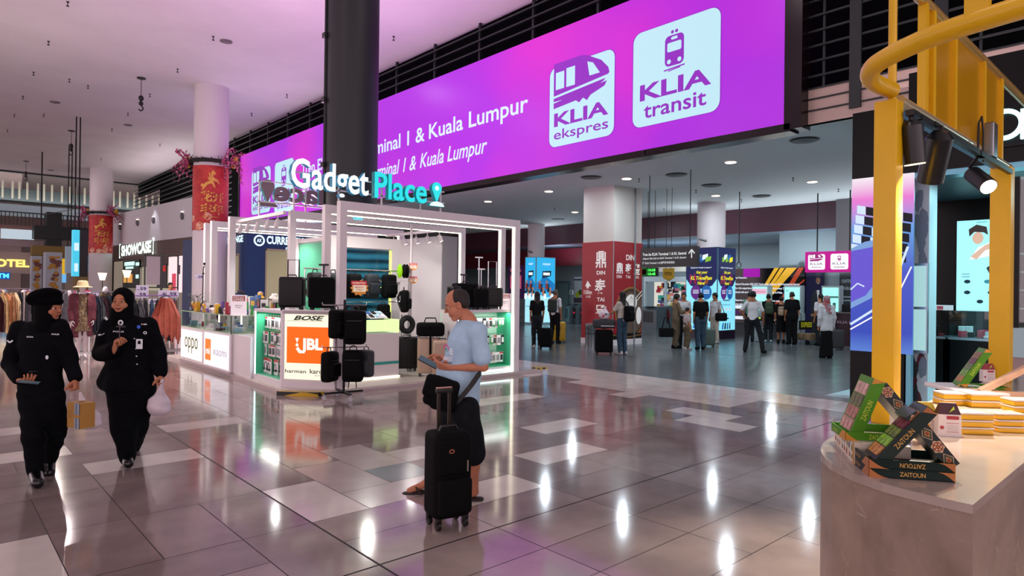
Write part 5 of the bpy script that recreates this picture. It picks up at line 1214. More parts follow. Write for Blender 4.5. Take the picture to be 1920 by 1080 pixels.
# wall rail with backpacks
t = thing('bag_rail','long chrome rail hung with backpacks in front of the dark screen panel','rail',(4.95,10.9,0))
c = MB(); c.tube([(0,0,2.02),(2.2,0,2.02)],.014,8); c.build('rail_bar',CHROME,t)
for x in (.02,2.18):
 c = MB(); c.tube([(x,0,.07),(x,0,2.03)],.012,8); c.build('upright',CHROME,t)
c = MB(); c.tube([(0,-.1,1.42),(2.2,-.1,1.42)],.01,8); c.build('rail_bar',CHROME,t)
bx = [(5.15,'black backpack hanging first from the left on the upper rail',GRAYF),(5.5,'navy backpack half hidden by the white post on the upper rail',FABN),(5.90,'plain black backpack on the upper rail just right of the post',FAB),(6.28,'slate blue backpack on the upper rail',FABN),(6.66,'black backpack with a rounded top on the upper rail nearest the lime disc',FAB)]
for x,lb,m_ in bx: backpack(lb,(x,10.86,2.0),.15,1.0,m_)
for k,(x,lb) in enumerate(((5.6,'black backpack on the lower rail behind the rolling rack'),(6.0,'black backpack on the lower rail above the glass counter'),(6.5,'wide black bag on the lower rail, rightmost above the phone tray'))): backpack(lb,(x,10.78,1.42),.1,.82,FAB)
backpack('slim black cylinder bag hanging at the right end of the upper rail',(6.92,10.7,1.7),.9,.95,FAB)
for k,(dx,m_,lb) in enumerate(((6.83,E('lime_disc','#a8f020',.5),'lime green round neck pillow hanging by the bags'),(6.93,FAB,'black round neck pillow hanging beside the lime one'),(6.99,FAB,'second black round neck pillow hanging beside the pole'))):
 c = MB(); c.ball((0,0,0),.14,0,10,(.35,1,1)); tag(c.build('neck_pillow',m_,None,(dx,10.75,2.02),-.4),lb,'neck pillow')
t = thing('chrome_pole','white pole with sale bursts stuck on it, right of the hanging bags','pole',(7.12,10.8,.07))
c = MB(); c.tube([(0,0,0),(0,0,2.9)],.025,10); c.build('pole_tube',KW,t)
def burst(lb,loc,s=.16):
 t = thing('sale_burst',lb,'sign',loc,FC); c = MB(); n = 22
 c.prism([((s if k % 2 else s * .78) * math.cos(k * 6.2832 / n) * 1.15,(s if k % 2 else s * .78) * math.sin(k * 6.2832 / n)) for k in range(n)],-.004,.004,0,((1,0,0),(0,0,1),(0,-1,0))); c.build('card',M('burst_orange','#e09030',.5),t)
 c = MB(); p = Plane2(c,(0,-.005,0),(1,0,0),(0,0,1)); p.rect(-s * 1.0,s * .9,s * .35,s * .85,0,.001); p.rect(-s * .75,s * .8,-s * .45,s * .35,1,.002); p.text('PROMOTION',-s * .8,s * .5,s * .2,s * 1.5,1,.004); p.text('MADE IN',-s * .5,0,s * .2,s * 1.0,0,.004); p.text('ITALY',-s * .35,-s * .3,s * .2,s * .8,0,.004)
 c.build('printed_text',[M('burst_red','#c82c40',.5),M('burst_cream','#f4ecd8',.5)],t)
burst('large red and orange sale burst hanging in front of the navy backpack',AY(674,540,10.6),.15)
burst('small round sale burst at the top of the white pole',AY(775,500,10.7),.08)
burst('small orange sale burst halfway up the white pole',AY(775,525,10.7),.08)
# ================================================================== ticket hall
def PX(X):
 """flat drawing plane at x = X facing the camera side (-x); coordinates taken with at(px, py)"""
 return lambda px,py: AX(px,py,X)
DRED = M('dtf_red','#8c1420',.4,emit=.12); DW = M('print_white','#f2eeea',.5,emit=.15)
t = thing('restaurant_pillar','square white pillar with a red restaurant advert and bowl picture below','column',(15.67,12.6,0))
wx,wy = 1.42,1.24
zr = AX(1150,452,15.67).z
c = MB(); c.box(0,wx,0,wy,0,TC,0); c.build('pillar_core',M('pillar_paint','#c9c4be',.5),t)
c = MB(); c.box(-.02,wx + .02,-.02,wy + .02,.18,zr,0); c.build('advert_panel',DRED,t)
c = MB(); c.box(-.03,wx + .03,-.03,wy + .03,.0,.18,0); c.build('base_strip',WHITE,t)
c = MB(); p = Plane2(c,(-.02,wy,0),(0,-1,0),(0,0,1)); zz = lambda py: AX(1125,py,15.67).z
p.text('鼎',wy * .44,zz(503),zz(471) - zz(503),.42,0,.003,off=.02); p.text('DIN',wy * .48,zz(515),.12,.34,0,.003,off=.02)
p.text('泰',wy * .42,zz(553),zz(523) - zz(553),.45,0,.003,off=.02); p.text('TAI',wy * .5,zz(565),.12,.3,0,.003,off=.02); p.text('豐',wy * .46,zz(588),zz(571) - zz(588),.38,0,.003,off=.02)
p.poly([(wy * .1,zz(537)),(wy * .18,zz(526)),(wy * .3,zz(537)),(wy * .22,zz(537)),(wy * .22,zz(541)),(wy * .15,zz(541)),(wy * .15,zz(537))],0,.003)
p.text('150m',wy * .06,zz(552),.13,.33,0,.003,off=.015); p.text('L1-02',wy * .14,zz(558.5),.07,.18,0,.003)
c.build('printed_lettering',DW,t)
c = MB(); p = Plane2(c,(0,-.02,0),(1,0,0),(0,0,1)); zz = lambda py: AY(1180,py,12.6).z
p.text('DIN',wx * .42,zz(488),.17,.42,0,.004,off=.015); p.poly(circ(wx * .62,zz(476),.03,8),2,.004)
for k,(ch,la) in enumerate((('鼎','DIN'),('泰','TAI'),('豐','FUNG'))):
 x = wx * (.08 + .31 * k); p.text(ch,x,zz(514.5),zz(494) - zz(514.5),.32,0,.004,off=.02); p.text(la,x + .03,zz(522),.09,.24,0,.004,off=.01)
zc_ = zz(585); R_b = zz(545) - zz(585)
def arc(cx,cy,r0,a0,a1,n=26): return [(max(.0,min(wx,cx + r0 * math.cos(a0 + (a1 - a0) * k / n))),max(.19,cy + r0 * math.sin(a0 + (a1 - a0) * k / n))) for k in range(n + 1)]
p.poly(arc(wx * .62,zc_,R_b * 1.18,0,6.2832),3,.003); p.poly(arc(wx * .62,zc_,R_b * 1.1,0,6.2832),4,.004); p.poly(arc(wx * .62,zc_ - .03,R_b * .98,0,6.2832),5,.005)
p.poly(circ(wx * .62,zc_ + .3,.3,16,.26),0,.006); p.poly(circ(wx * .9,zc_ - .12,.14,14,.28),0,.006); p.poly(circ(wx * .3,zc_ - .2,.24,14,.2),6,.006)
for k in range(5): p.line([(wx * .62,zc_ + .5),(wx * .62 - .2 + .1 * k,zc_ + .3)],.008,6,.008)
p.rect(0,wx,.19,.36,1,.007); p.line([(0,.33),(wx * .5,.24),(wx,.3)],.03,3,.009)
for k in range(2): p.line([(wx * .62,zc_ + .15 + k * .12),(wx,zc_ + .55 + k * .12)],.03,0,.01)
c.build('printed_bowl',[DW,BLACK,M('chop_red','#d03028',.5),M('bowl_gold','#9c7438',.4),M('bowl_brown','#4c3020',.4),M('bowl_inside','#6c5848',.4),M('dumpling_shade','#b8a898',.5)],t)
c = MB(); c.box(-.03,-.01,-.03,-.01,0,zr); q = AY(1190,500,12.57); c.box(q.x - 15.67 - .02,q.x - 15.67 + .02,-.06,-.02,0,TC); c.build('corner_strip',M('strip_grey','#8d9094',.4,.4),t)
q = G(1107,651); t = thing('steel_bin','tall round stainless steel bin at the foot of the red advert pillar','bin',q)
c = MB(); c.lathe([(.16,0),(.16,.6),(.165,.61),(.165,.70),(.13,.705),(.125,.66)],n=28); c.build('bin_body',STEEL,t)
c = MB(); c.lathe([(.167,.4),(.17,.41),(.167,.42)],n=28); c.build('band',DARKM,t)
# hanging direction sign
X_ = 15.1; a,b_ = AX(1203,484,X_),AX(1309,481,X_); zt_,zb_ = AX(1255,464,X_).z,AX(1255,500.5,X_).z
t = thing('direction_sign','long dark hanging sign with white train directions and an upward arrow','sign',(X_,a.y,0))
L_ = a.y - b_.y
c = MB(); c.box(-.05,.08,-L_,0,zb_,zt_); c.build('sign_box',M('sign_charcoal','#1a2226',.4),t)
c = MB(); p = Plane2(c,(-.05,0,zb_),(0,-1,0),(0,0,1)); H = zt_ - zb_
p.text('Tren ke KLIA Terminal 1 & KL Sentral',L_ * .04,H * .60,H * .15,L_ * .78,0,.003,off=.03)
p.text('Airport Rail Link to KLIA Terminal 1 & KL Sentral',L_ * .04,H * .38,H * .13,L_ * .78,0,.003,shear=.3)
p.text('往 KLIA Terminal 1 & 吉隆坡中央车站',L_ * .04,H * .16,H * .13,L_ * .58,0,.003,off=.02)
cx = L_ * .91; p.line([(cx,H * .42),(cx,H * .80)],.035,0,.003); p.line([(cx - .09,H * .64),(cx,H * .84),(cx + .09,H * .64)],.035,0,.003)
c.build('lettering',E('sign_text_white','#e8eef0',.7),t)
c = MB()
for y in (-.25,-L_ + .25): c.tube([(0,y,zt_),(0,y,TC)],.012,6)
c.build('hanging_rod',DARKM,t)
# travel pass light box around the round column
K = G(1344,637); colK = None
t = thing('travel_pass_lightbox','dark blue and cyan lit KL TravelPass light box wrapped round the round white column','light box',(K.x,K.y,0))
zt_ = AX(1344,463,K.x).z; wyl = AX(1286,540,K.x).y - K.y; wxr = AY(1379,540,K.y).x - K.x
c = MB(); c.box(0,wxr,0,wyl,.0,.30); c.build('base',M('plum_base','#2c1630',.4),t)
c = MB(); c.box(0,wxr,0,wyl,.30,zt_); c.build('cabinet',M('box_navy','#10142c',.4),t)
NV = E('lb_navy','#1c2560',.55); CY = E('lb_cyan','#8ce4fa',.95); YT = E('lb_yellow','#f0e428',.9); WT = E('lb_white','#e8f4ff',.9); VI = E('lb_violet','#6c2c90',.6); BL = E('lb_blue','#1c6cb8',.7); OR = E('lb_orange','#b06040',.5); GR = M('lb_grey','#7f98a4',.5)
mats_lb = [NV,CY,YT,WT,VI,BL,OR,GR,BLACK,E('lb_greenlime','#8cc83c',.7),E('lb_magenta','#a81c6c',.6)]
for face,(o_,u_,W) in enumerate((((0,wyl,.3),(0,-1,0),wyl),((0,0,.3),(1,0,0),wxr))):
 c = MB(); p = Plane2(c,o_,u_,(0,0,1)); H = zt_ - .3
 p.rect(.02,W - .02,.02,H - .02,1,.004)
 p.poly([(.02,H * .62),(.02,H - .02),(W - .02,H - .02),(W - .02,H * .62),(W * .84,H * .54),(W * .5,H * .5),(W * .16,H * .54)],0,.008)
 rr = random.Random(3 + face)
 for k in range(9): x = W * rr.uniform(.1,.8); p.poly([(x,H * .56),(x + W * .05,H * .56),(x + W * .05 + .04,H * rr.uniform(.6,.68)),(x,H * rr.uniform(.6,.7))],rr.choice((4,10,6)),.010)
 for k in range(5): x,y = W * (.3 + .1 * k),H * (.86 + .03 * (k % 2)); p.poly([(x - .1,y - .12),(x + .12,y - .06),(x + .14,y + .1),(x - .08,y + .06)],(3,7,5,3,9)[k] if face == 0 else (9,3,9,5,2)[k],.011 + k * .001)
 p.text('Exploring Kuala Lumpur?',W * .16,H * .745,H * .022,W * .66,3,.014,off=.02,shear=.2)
 p.text('Get your',W * .34,H * .675,H * .045,W * .36,2,.014,off=.03,shear=.2); p.text('KL TravelPass',W * .16,H * .61,H * .045,W * .68,2,.014,off=.03,shear=.2); p.text('Here!',W * .38,H * .55,H * .042,W * .24,2,.014,off=.03,shear=.2)
 for k,mi in ((0,4),(1,5)):
  cx = W * (.33 + .34 * k); r_ = W * .155; p.poly(circ(cx,H * .46,r_ * 1.05,22,r_ * 1.3),5 if k else 4,.012); p.poly(circ(cx,H * .46,r_ * .95,22,r_ * 1.2),4 if k == 0 else 5,.013)
  for q_ in range(3): p.rect(cx - r_ * .6,cx + r_ * .6,H * (.445 + .018 * q_),H * (.452 + .018 * q_),3,.015)
 p.rect(W * .3,W * .66,H * .36,H * .375,7,.01); p.rect(W * .26,W * .7,H * .31,H * .315,7,.01)
 for k in range(3): p.poly(rrect(W * (.32 + .18 * k),H * .26,W * .11,H * .035,.02),3,.010); p.poly(circ(W * (.32 + .18 * k),H * .26,.03,10),7,.012)
 p.rect(W * .34,W * .62,H * .14,H * .155,8,.01)
 for k in range(4): p.poly([(W * (.25 + .13 * k),H * .02),(W * (.33 + .13 * k),H * .02),(W * (.36 + .12 * k),H * .10),(W * (.28 + .13 * k),H * .09)],(5,8,5,7)[k],.01)
 c.build('lit_poster',mats_lb,t)
# blue holiday light box on the left
K2 = G(1004,609)
t = thing('holiday_lightbox','bright blue lit box with a beach family picture, behind the woman in black','light box',(K2.x,K2.y,0))
zt_ = AX(1006,481,K2.x).z; w1 = AX(984,540,K2.x).y - K2.y; w2 = AY(1041,540,K2.y).x - K2.x
c = MB(); c.box(0,w2,0,w1,0,zt_); c.build('cabinet',M('box_pale','#9ab8c4',.4),t)
hm = [E('hb_blue','#30b4ee',.95),E('hb_pale','#a8e8f8',1.0),E('hb_red','#a84438',.5),E('hb_dark','#204058',.4),E('hb_white','#f0f8ff',1.0),E('hb_skin','#c88868',.6),E('hb_deep','#1880c8',.8)]
for o_,u_,W in (((0,w1,0),(0,-1,0),w1),((0,0,0),(1,0,0),w2)):
 c = MB(); p = Plane2(c,o_,u_,(0,0,1)); H = zt_
 p.rect(.04,W - .04,.1,H - .04,0,.004); p.poly([(.04,.1),(W - .04,.1),(W - .04,H * .42),(W * .5,H * .40),(.04,H * .46)],1,.006)
 p.poly([(W * .04,H * .62),(W * .5,H * .72),(W - .04,H * .6),(W - .04,H * .5),(.04,H * .5)],6,.005)
 p.poly([(W * .3,H * .68),(W * .75,H * .72),(W * .78,H * .80),(W * .32,H * .79)],3,.008); p.rect(W * .36,W * .7,H * .73,H * .77,4,.009); p.text('HOLIDAY',W * .34,H * .88,H * .03,W * .4,4,.008)
 for k in range(9): x,y = W * (.1 + .09 * k),H * (.42 + .05 * ((k * 7) % 4)); p.poly(circ(x,y + .2,.07,8),(3,5)[k % 2],.010); p.poly([(x - .1,y - .15),(x + .1,y - .12),(x + .08,y + .12),(x - .08,y + .12)],(4,2,3,5)[k % 4],.009)
 p.text('Fly. Play. Stay.',W * .15,H * .25,H * .03,W * .6,3,.008)
 c.build('lit_poster',hm,t)
# gates, door, notices on the left
GSt = M('gate_steel','#5c686e',.35,.5)
def gate(px,py,lb,w=.32,L=1.5,h=1.0,red=False):
 q = G(px,py); t = thing('ticket_gate',lb,'ticket gate',q)
 c = MB(); c.prism([(0,0),(L,0),(L,h * .9),(L * .9,h),(L * .12,h),(0,h * .86)],-w / 2,w / 2,0,((1,0,0),(0,0,1),(0,-1,0))); c.build('cabinet',GSt,t)
 c = MB(); c.box(-.004,0,-w * .3,w * .3,h * .3,h * .8); c.box(.1,L - .1,-w * .3,w * .3,h,h + .012); c.build('panel',M('gate_dark','#1c2426',.3),t)
 c = MB(); c.tube([(-.012,0,h * .58),(0,0,h * .58)],.05,14); c.build('reader_light',E('gate_red','#d02848',.8) if red else M('gate_black','#14181a',.3),t); return t
gate(1062,608,'grey steel ticket gate behind the man with the yellow suitcase'); gate(1076,608,'grey steel ticket gate in the middle of the left group',red=True); gate(1091,608,'grey steel ticket gate half hidden by the red pillar',red=True)
t = gate(1215,617,'wide grey ticket gate beside the beige-coated person, with a red flap',.9,1.6)
g2 = G(1238,616); t = thing('gate_flap','dark red round flap sticking out of the wide ticket gate','gate flap',(g2.x,g2.y,0)); c = MB(); c.box(.0,.04,-.5,.0,.25,.9,0,.02); c.prism(circ(-.2,.62,.32,20),-.03,.03,1,((0,1,0),(0,0,1),(1,0,0))); c.build('flap',[GSt,M('flap_red','#8c2030',.4)],t)
t = gate(1248,614,'second wide grey ticket gate to the right of the red flap',.5,1.6)
c = MB(); q = AX(1055,570,29.9); zt_ = AX(1055,527,29.9).z; y0,y1 = AX(1068,560,29.9).y,AX(1043,560,29.9).y
t = thing('service_door','pale teal door in the far wall behind the left ticket gates','door',(29.85,y0,0)); c.box(0,.1,0,y1 - y0,0,zt_); c.build('door_frame',M('door_teal','#54757a',.5),t); c = MB(); c.box(-.03,0,.15,y1 - y0 - .15,0,zt_ - .15); c.build('door_leaf',M('door_teal2','#6d8e92',.5),t)
def wallsign(name,lb,X,x0,x1,y0,y1,mats,fn,cat='sign',dep=.06):
 a,b_ = AX(x0,(y0 + y1) / 2,X),AX(x1,(y0 + y1) / 2,X); zt_,zb_ = AX((x0 + x1) / 2,y0,X).z,AX((x0 + x1) / 2,y1,X).z
 t = thing(name,lb,cat,(X,a.y,zb_)); W,H = a.y - b_.y,zt_ - zb_
 c = MB(); c.box(-dep,0,-W,0,0,H); c.build('board',mats[0],t)
 c = MB(); p = Plane2(c,(-dep,0,0),(0,-1,0),(0,0,1)); fn(p,W,H); c.build('printed_face',mats,t); return t
def f_notice(p,W,H): p.rect(.03,W - .03,.03,H - .03,1,.003); p.rect(.03,W - .03,H * .84,H * .9,2,.005); p.poly(circ(W * .35,H * .3,W * .2,10),3,.006); p.poly(circ(W * .6,H * .4,W * .18,10),4,.006); p.rect(.03,W - .03,.03,H * .2,2,.005)
wallsign('framed_notice','tall framed notice with a fruit picture, between the left gates and the red pillar',25.0,1077,1099,518,568,[M('frame_grey','#5c6468',.5),M('notice_pale','#a8b4b8',.5),M('notice_plum','#40304c',.5),M('fruit_lime','#a8b828',.5),M('fruit_deep','#3c5c24',.5)],f_notice)
wallsign('restroom_sign','tiny white pictogram sign on the wall beside the framed notice',25.0,1069,1075,544,552,[M('sign_pale','#c8d0d4',.5),BLACK],lambda p,W,H: (p.poly(circ(W * .5,H * .75,W * .12,8),1,.004),p.rect(W * .38,W * .62,H * .15,H * .62,1,.004)))
# bright shop seen behind the gates
XB2 = 28.6
t = thing('far_shop','brightly lit small shop behind the ticket gates, shelves of colourful goods','shop',(XB2,AX(1208,550,XB2).y,0))
Ws = AX(1208,550,XB2).y - AX(1290,550,XB2).y; zs = AX(1250,528,XB2).z
c = MB(); c.box(.9,1.0,-Ws,0,0,zs); c.build('back_wall_panel',E('shop_bright','#e8e4d8',.75),t)
c = MB(); c.box(-.05,.1,-.1,0,0,zs); c.box(-.05,.1,-Ws,-Ws + .1,0,zs); c.box(-.05,.1,-Ws * .5 - .05,-Ws * .5 + .05,0,zs); c.box(-.05,.1,-Ws,0,zs,zs + .25); c.build('front_frame',M('frame_silver','#a8b4b8',.4),t)
c = MB(); rr = random.Random(8)
for k in range(70):
 y,z,w,h = -rr.uniform(.2,Ws - .4),rr.uniform(.7,zs - .25),rr.uniform(.08,.3),rr.uniform(.08,.3); c.box(.6,.8,y - w,y,z,z + h,rr.randrange(7))
c.build('goods',[E('goods_%d' % i,cl,.45) for i,cl in enumerate(('#b03040','#e0e8e8','#202428','#40b0a0','#d8b040','#4860a0','#d88898'))],t); tag(t.children[-1],None,None,None,'stuff') if False else None
c = MB(); c.box(-.3,0,-Ws,0,zs + .5,zs + .9); c.build('fascia',M('fascia_cream','#cfc8bc',.5),t)
def f_led(p,W,H):
 p.rect(.02,W - .02,.02,H - .02,1,.002); p.rect(W * .05,W * .4,H * .1,H * .9,3,.003); p.rect(W * .08,W * .37,H * .16,H * .84,1,.004)
 p.text('15:35',W * .46,H * .55,H * .32,W * .48,2,.004,off=.04); p.text('15:45',W * .46,H * .1,H * .32,W * .48,2,.004,off=.04)
wallsign('departure_board','small board with green glowing departure times below the hanging sign',17.5,1206,1235,502,518,[BLACK,BLACK,E('led_green','#50ff60',1.5),E('led_green_dim','#20a040',.8)],f_led,'sign',.12)
def f_yel(p,W,H): p.text('SILA BERATUR',W * .15,H * .6,H * .1,W * .7,1,.003); p.text('PLEASE QUEUE',W * .15,H * .45,H * .1,W * .7,1,.003)
a = AX(1243,510,17.4); b2 = AX(1263,510,17.4); z0_,z1_ = AX(1253,527,17.4).z,AX(1253,503,17.4).z
t = thing('yellow_pointer_sign','yellow hanging sign ending in a downward point, under the direction sign','sign',(17.4,a.y,0)); W = a.y - b2.y
c = MB(); c.prism([(0,z1_),(0,z0_ + .1),(W / 2,z0_),(W,z0_ + .1),(W,z1_)],0,.04,0,((0,-1,0),(0,0,1),(1,0,0))); c.build('board',M('pointer_yellow','#a8881c',.5),t)
c = MB(); p = Plane2(c,(0,0,z0_),(0,-1,0),(0,0,1)); f_yel(p,W,z1_ - z0_); c.build('lettering',DARKM,t); c = MB(); c.tube([(.02,-.1,z1_),(.02,-.1,TC)],.008,5); c.tube([(.02,-W + .1,z1_),(.02,-W + .1,TC)],.008,5); c.build('hanging_rod',DARKM,t)
c = MB(); q = AX(1210,516,17.5); c.tube([(17.48,AX(1215,500,17.5).y,AX(1215,502,17.5).z),(17.48,AX(1215,500,17.5).y,TC)],.01,5); c.tube([(17.48,AX(1228,500,17.5).y,AX(1215,502,17.5).z),(17.48,AX(1228,500,17.5).y,TC)],.01,5); tag(c.build('hanging_rod',DARKM),'pair of thin rods holding the green departure board','rod')
# cctv cameras
def cctv(q,lb,rz):
 t = thing('security_camera',lb,'camera',q,rz); c = MB(); c.tube([(0,0,0),(.0,-.12,-.06)],.015,6); c.build('arm',BLACK,t); c = MB(); c.tube([(-.1,-.14,-.02),(.14,-.14,-.1)],.05,12); c.build('camera_body',M('cam_grey','#6c6e70',.4),t); c = MB(); c.tube([(.139,-.14,-.1),(.15,-.14,-.104)],.04,12); c.build('lens',BLACK,t)
cc = AT(1318,447,23.0); cctv(cc,'small security camera on the round white column above the travel pass box',-1.2)
cctv(AT(994,470,30.9),'small security camera on the round column above the blue light box',-1.0)
c = MB(); q = AX(1386,428,19.5); zq = AX(1386,492,19.5).z; c.tube([(q.x,q.y,TC),(q.x,q.y,zq)],.018,6); c.tube([(q.x + .08 * math.cos(a) * .2,q.y + .09 * math.cos(a),zq - .09 + .09 * math.sin(a)) for a in [k * .35 for k in range(19)]],.012,6,closed=True); tag(c.build('hanging_cable',BLACK),'black cable with a looped end hanging from the ticket hall ceiling','cable')
# video wall
XV = 24.45
VY = E('vid_yellow','#e8b030',.8); VR = E('vid_red','#c04828',.6); VW = E('vid_white','#e8f0ff',.9); VM = E('vid_magenta','#a010a8',.9); VB = M('vid_black','#08070c',.2); VP = E('vid_purple','#4c2070',.6)
def f_vid(p,W,H):
 p.rect(0,W,0,H,1,.001)
 for (x0,x1,x2,x3,mi) in ((.60,.66,.30,.26,2),(.68,.74,.36,.32,2),(.76,.90,.40,.34,2),(.92,.99,.66,.60,3)):
  p.poly([(W * x0,H),(W * x1,H),(W * x2,H * .25),(W * x3,H * .25)],mi,.003)
 p.poly([(W,H * .8),(W,H * .77),(W * .5,H * .2),(W * .48,H * .22)],3,.004)
 p.rect(W * .16,W * .4,H * .84,H,5,.005)
 p.text('Dear Passengers,',.1,H * .80,H * .05,W * .18,4,.007,off=.02)
 for k,tx in enumerate(('Effective 8 December 2025, KLIA Transit service frequency will be increased to improve','the ride experience for everyone. Trains run every 20 minutes with all','selected with service extended until late from Sunday to Friday.','','Please be reminded that KLIA Ekspres services continue as scheduled','during regular operating hours.')):
  if tx: p.text(tx,.1,H * (.68 - k * .075),H * .05,W * (.9,.93,.68,0,.86,.28)[k],4,.007,off=.025)
 for k in range(3):
  for j in range(2): p.rect(W * (.02 + .42 * j),W * (.3 + .42 * j),H * (.05 + .1 * k),H * (.11 + .1 * k),6 if k % 2 else 4,.006)
wallsign('video_wall','wide dark video wall with white passenger notice text and golden light streaks',XV,1376,1511,503,606,[DARKM,VB,VY,VR,VW,VM,VP],f_vid,'screen',.12)
t = thing('counter_wall_base','grey lower wall panel beneath the wide video wall','wall panel',(XV,AX(1376,620,XV).y,0)); c = MB(); c.box(0,.1,AX(1596,620,XV).y - AX(1376,620,XV).y,0,0,AX(1450,606,XV).z - .02); c.build('panel',M('wall_dim','#40464c',.5),t)
def f_man(p,W,H):
 p.rect(0,W,0,H,1,.001); cx = W * .7
 p.poly(circ(cx,H * .83,W * .13,14,W * .19),2,.004); p.poly([(cx - W * .15,H * .86),(cx - W * .13,H * .94),(cx,H * .97),(cx + W * .14,H * .93),(cx + W * .14,H * .86),(cx,H * .9)],0,.006)
 p.poly([(cx - W * .45,H * .2),(cx - W * .42,H * .6),(cx - W * .2,H * .70),(cx + W * .1,H * .68),(cx + W * .28,H * .6),(cx + W * .28,0),(cx - W * .3,0)],3,.003)
 p.poly([(cx - W * .08,H * .7),(cx + W * .08,H * .7),(cx + W * .02,H * .5)],4,.005); p.poly(circ(cx - W * .3,H * .36,W * .12,8,W * .08),2,.006); p.line([(cx - W * .04,H * .79),(cx + W * .04,H * .79)],.02,4,.007)
wallsign('suit_poster','tall dark blue poster of a smiling person in a suit beside the video wall',XV - .02,1512,1545,503,640,[M('poster_navy','#141430',.4),E('poster_indigo','#1c1844',.35),E('poster_skin','#8c6450',.4),M('poster_suit','#141c28',.4),E('poster_white','#c8ccd8',.5)],f_man,'poster')
def f_kl(p,W,H):
 p.rect(0,W,0,H,1,.001)
 for k,kd in ((0,'e'),(1,'t')):
  x0,w,h,y0 = W * (.07 + .5 * k),W * .38,H * .74,H * .13
  p.poly(rrect(x0 + w / 2,y0 + h / 2,w,h,.06),2,.003)
  if kd == 'e': train_ekspres(p,x0 + w * .1,y0 + h * .62,w * .8,3,2,.006)
  else: train_transit(p,x0 + w / 2,y0 + h * .55,h * .34,3,2,.006)
  p.text('KLIA',x0 + w / 2,y0 + h * .3,h * .16,w * .76,4,.006,align='c',off=.01); p.text(('ekspres','transit')[k],x0 + w / 2,y0 + h * .1,h * .12,w * .6,4,.006,align='c')
t = wallsign('train_sign','magenta lit sign with two white train logos above the ticket counter',21.6,1517,1602,472,511,[M('mag_edge','#8c0c68',.4),E('mag_face','#c0108c',.85),E('mag_white','#f8f4fc',1.0),E('mag_print','#a8287c',.7),M('mag_grey','#8c7c8c',.5)],f_kl,'sign',.3)
c = MB(); c.box(.0,.06,-.4,-.34,1.2,3.0); c.tube([(-.1,-.3,AX(1560,472,21.6).z - t.location.z),(-.1,-.3,TC - t.location.z)],.02,6); c.tube([(-.1,-1.3,AX(1560,472,21.6).z - t.location.z),(-.1,-1.3,TC - t.location.z)],.02,6); c.f = c.f[6:]; c.m = c.m[6:]; c.sm = c.sm[6:]; c.build('hanging_rod',DARKM,t)
# ticket machines
def machine(px,py,lb,accent=0,hh=1.95):
 q = G(px,py); t = thing('ticket_machine',lb,'ticket machine',q)
 c = MB(); c.box(0,.4,-.33,.33,0,1.0,0,.02); c.box(.1,.4,-.31,.31,.98,hh,0,.03); c.build('cabinet',M('machine_grey','#a8b8c0',.4),t)
 c = MB(); c.box(.085,.1,-.26,.26,1.08,hh - .06); c.build('screen',E('machine_cyan','#a8fff0',1.0),t)
 c = MB(); p = Plane2(c,(.085,.26,1.08),(0,-1,0),(0,0,1))
 if accent == 0: p.rect(0,.52,.55,.75,0,.003); p.text('Self Service Kiosk',.06,.62,.05,.4,2,.005); p.rect(.3,.44,.28,.31,1,.003)
 elif accent == 1: p.text('EN',.05,.66,.06,.1,1,.003)
 else: p.rect(0,.52,.46,.52,1,.003); p.rect(.34,.44,.1,.3,1,.003)
 c.build('screen_print',[E('m_pink','#f0c0d8',.8),M('m_grey','#5c9c98',.5),E('m_red','#c04870',.8)],t)
 c = MB(); c.box(-.02,.0,-.2,.2,.72,.86); c.build('keypad',DARKM,t); c = MB(); c.box(-.03,-.02,-.1,.1,.78,.84); c.build('slot_light',E('slot_yellow','#c8f060',.8),t)
machine(1421,640,'ticket machine with a pink banner on its screen, beside the person in a green shirt',0)
machine(1482,641,'ticket machine with a plain pale screen, in front of the big person in black',1)
machine(1554,644,'ticket machine with a banded cyan screen, nearest the ticket counter',2)
# ticket counter at the right
q = G(1567,655)
t = thing('ticket_counter','dark maroon ticket counter lettered KLIA Ekspres below the magenta sign','counter',(22.0,AX(1566,620,22.0).y,0))
c = MB(); c.box(0,.8,-6,0,0,1.05); c.build('cabinet',M('counter_maroon','#2c1420',.35),t)
c = MB(); c.box(-.05,.85,-6,.03,1.05,1.09); c.build('counter_top',M('counter_grey','#5c585c',.3),t)
c = MB(); p = Plane2(c,(0,0,0),(0,-1,0),(0,0,1)); p.text('KLIA Ekspres',.06,.70,.11,.85,0,.004); c.build('lettering',M('counter_print','#a890a0',.5),t)
c = MB(); c.box(.3,.33,-.55,-.05,1.1,1.12); c.box(.25,.4,-.5,-.1,1.09,1.35,0,.02); c.build('monitor',DARKM,t)
def f_dk(p,W,H): p.rect(0,W,0,H,1,.001); p.text('From',-.35 + W * .1,H * .72,H * .12,W * .75,2,.003,off=.02) if False else p.text('om',W * .12,H * .72,H * .1,W * .45,2,.003,off=.02); p.text('bar',W * .1,H * .52,H * .13,W * .6,2,.003,off=.02); p.rect(W * .1,W * .8,H * .3,H * .34,2,.003); p.rect(W * .1,W * .7,H * .2,H * .24,2,.003)
wallsign('fare_board','dark board with large pale letters behind the ticket counter',24.4,1575,1612,512,578,[M('fare_dark','#1c2a30',.4),M('fare_dark','#1c2a30'),M('fare_print','#98a8ac',.5)],f_dk)
wallsign('wall_speaker','small grey box mounted high on the pale wall above the video wall',24.55,1500,1507,493,500,[M('speaker_grey','#5c6870',.5),M('speaker_dark','#40484c',.5)],lambda p,W,H: p.rect(W * .1,W * .9,H * .1,H * .9,1,.003),'speaker',.12)
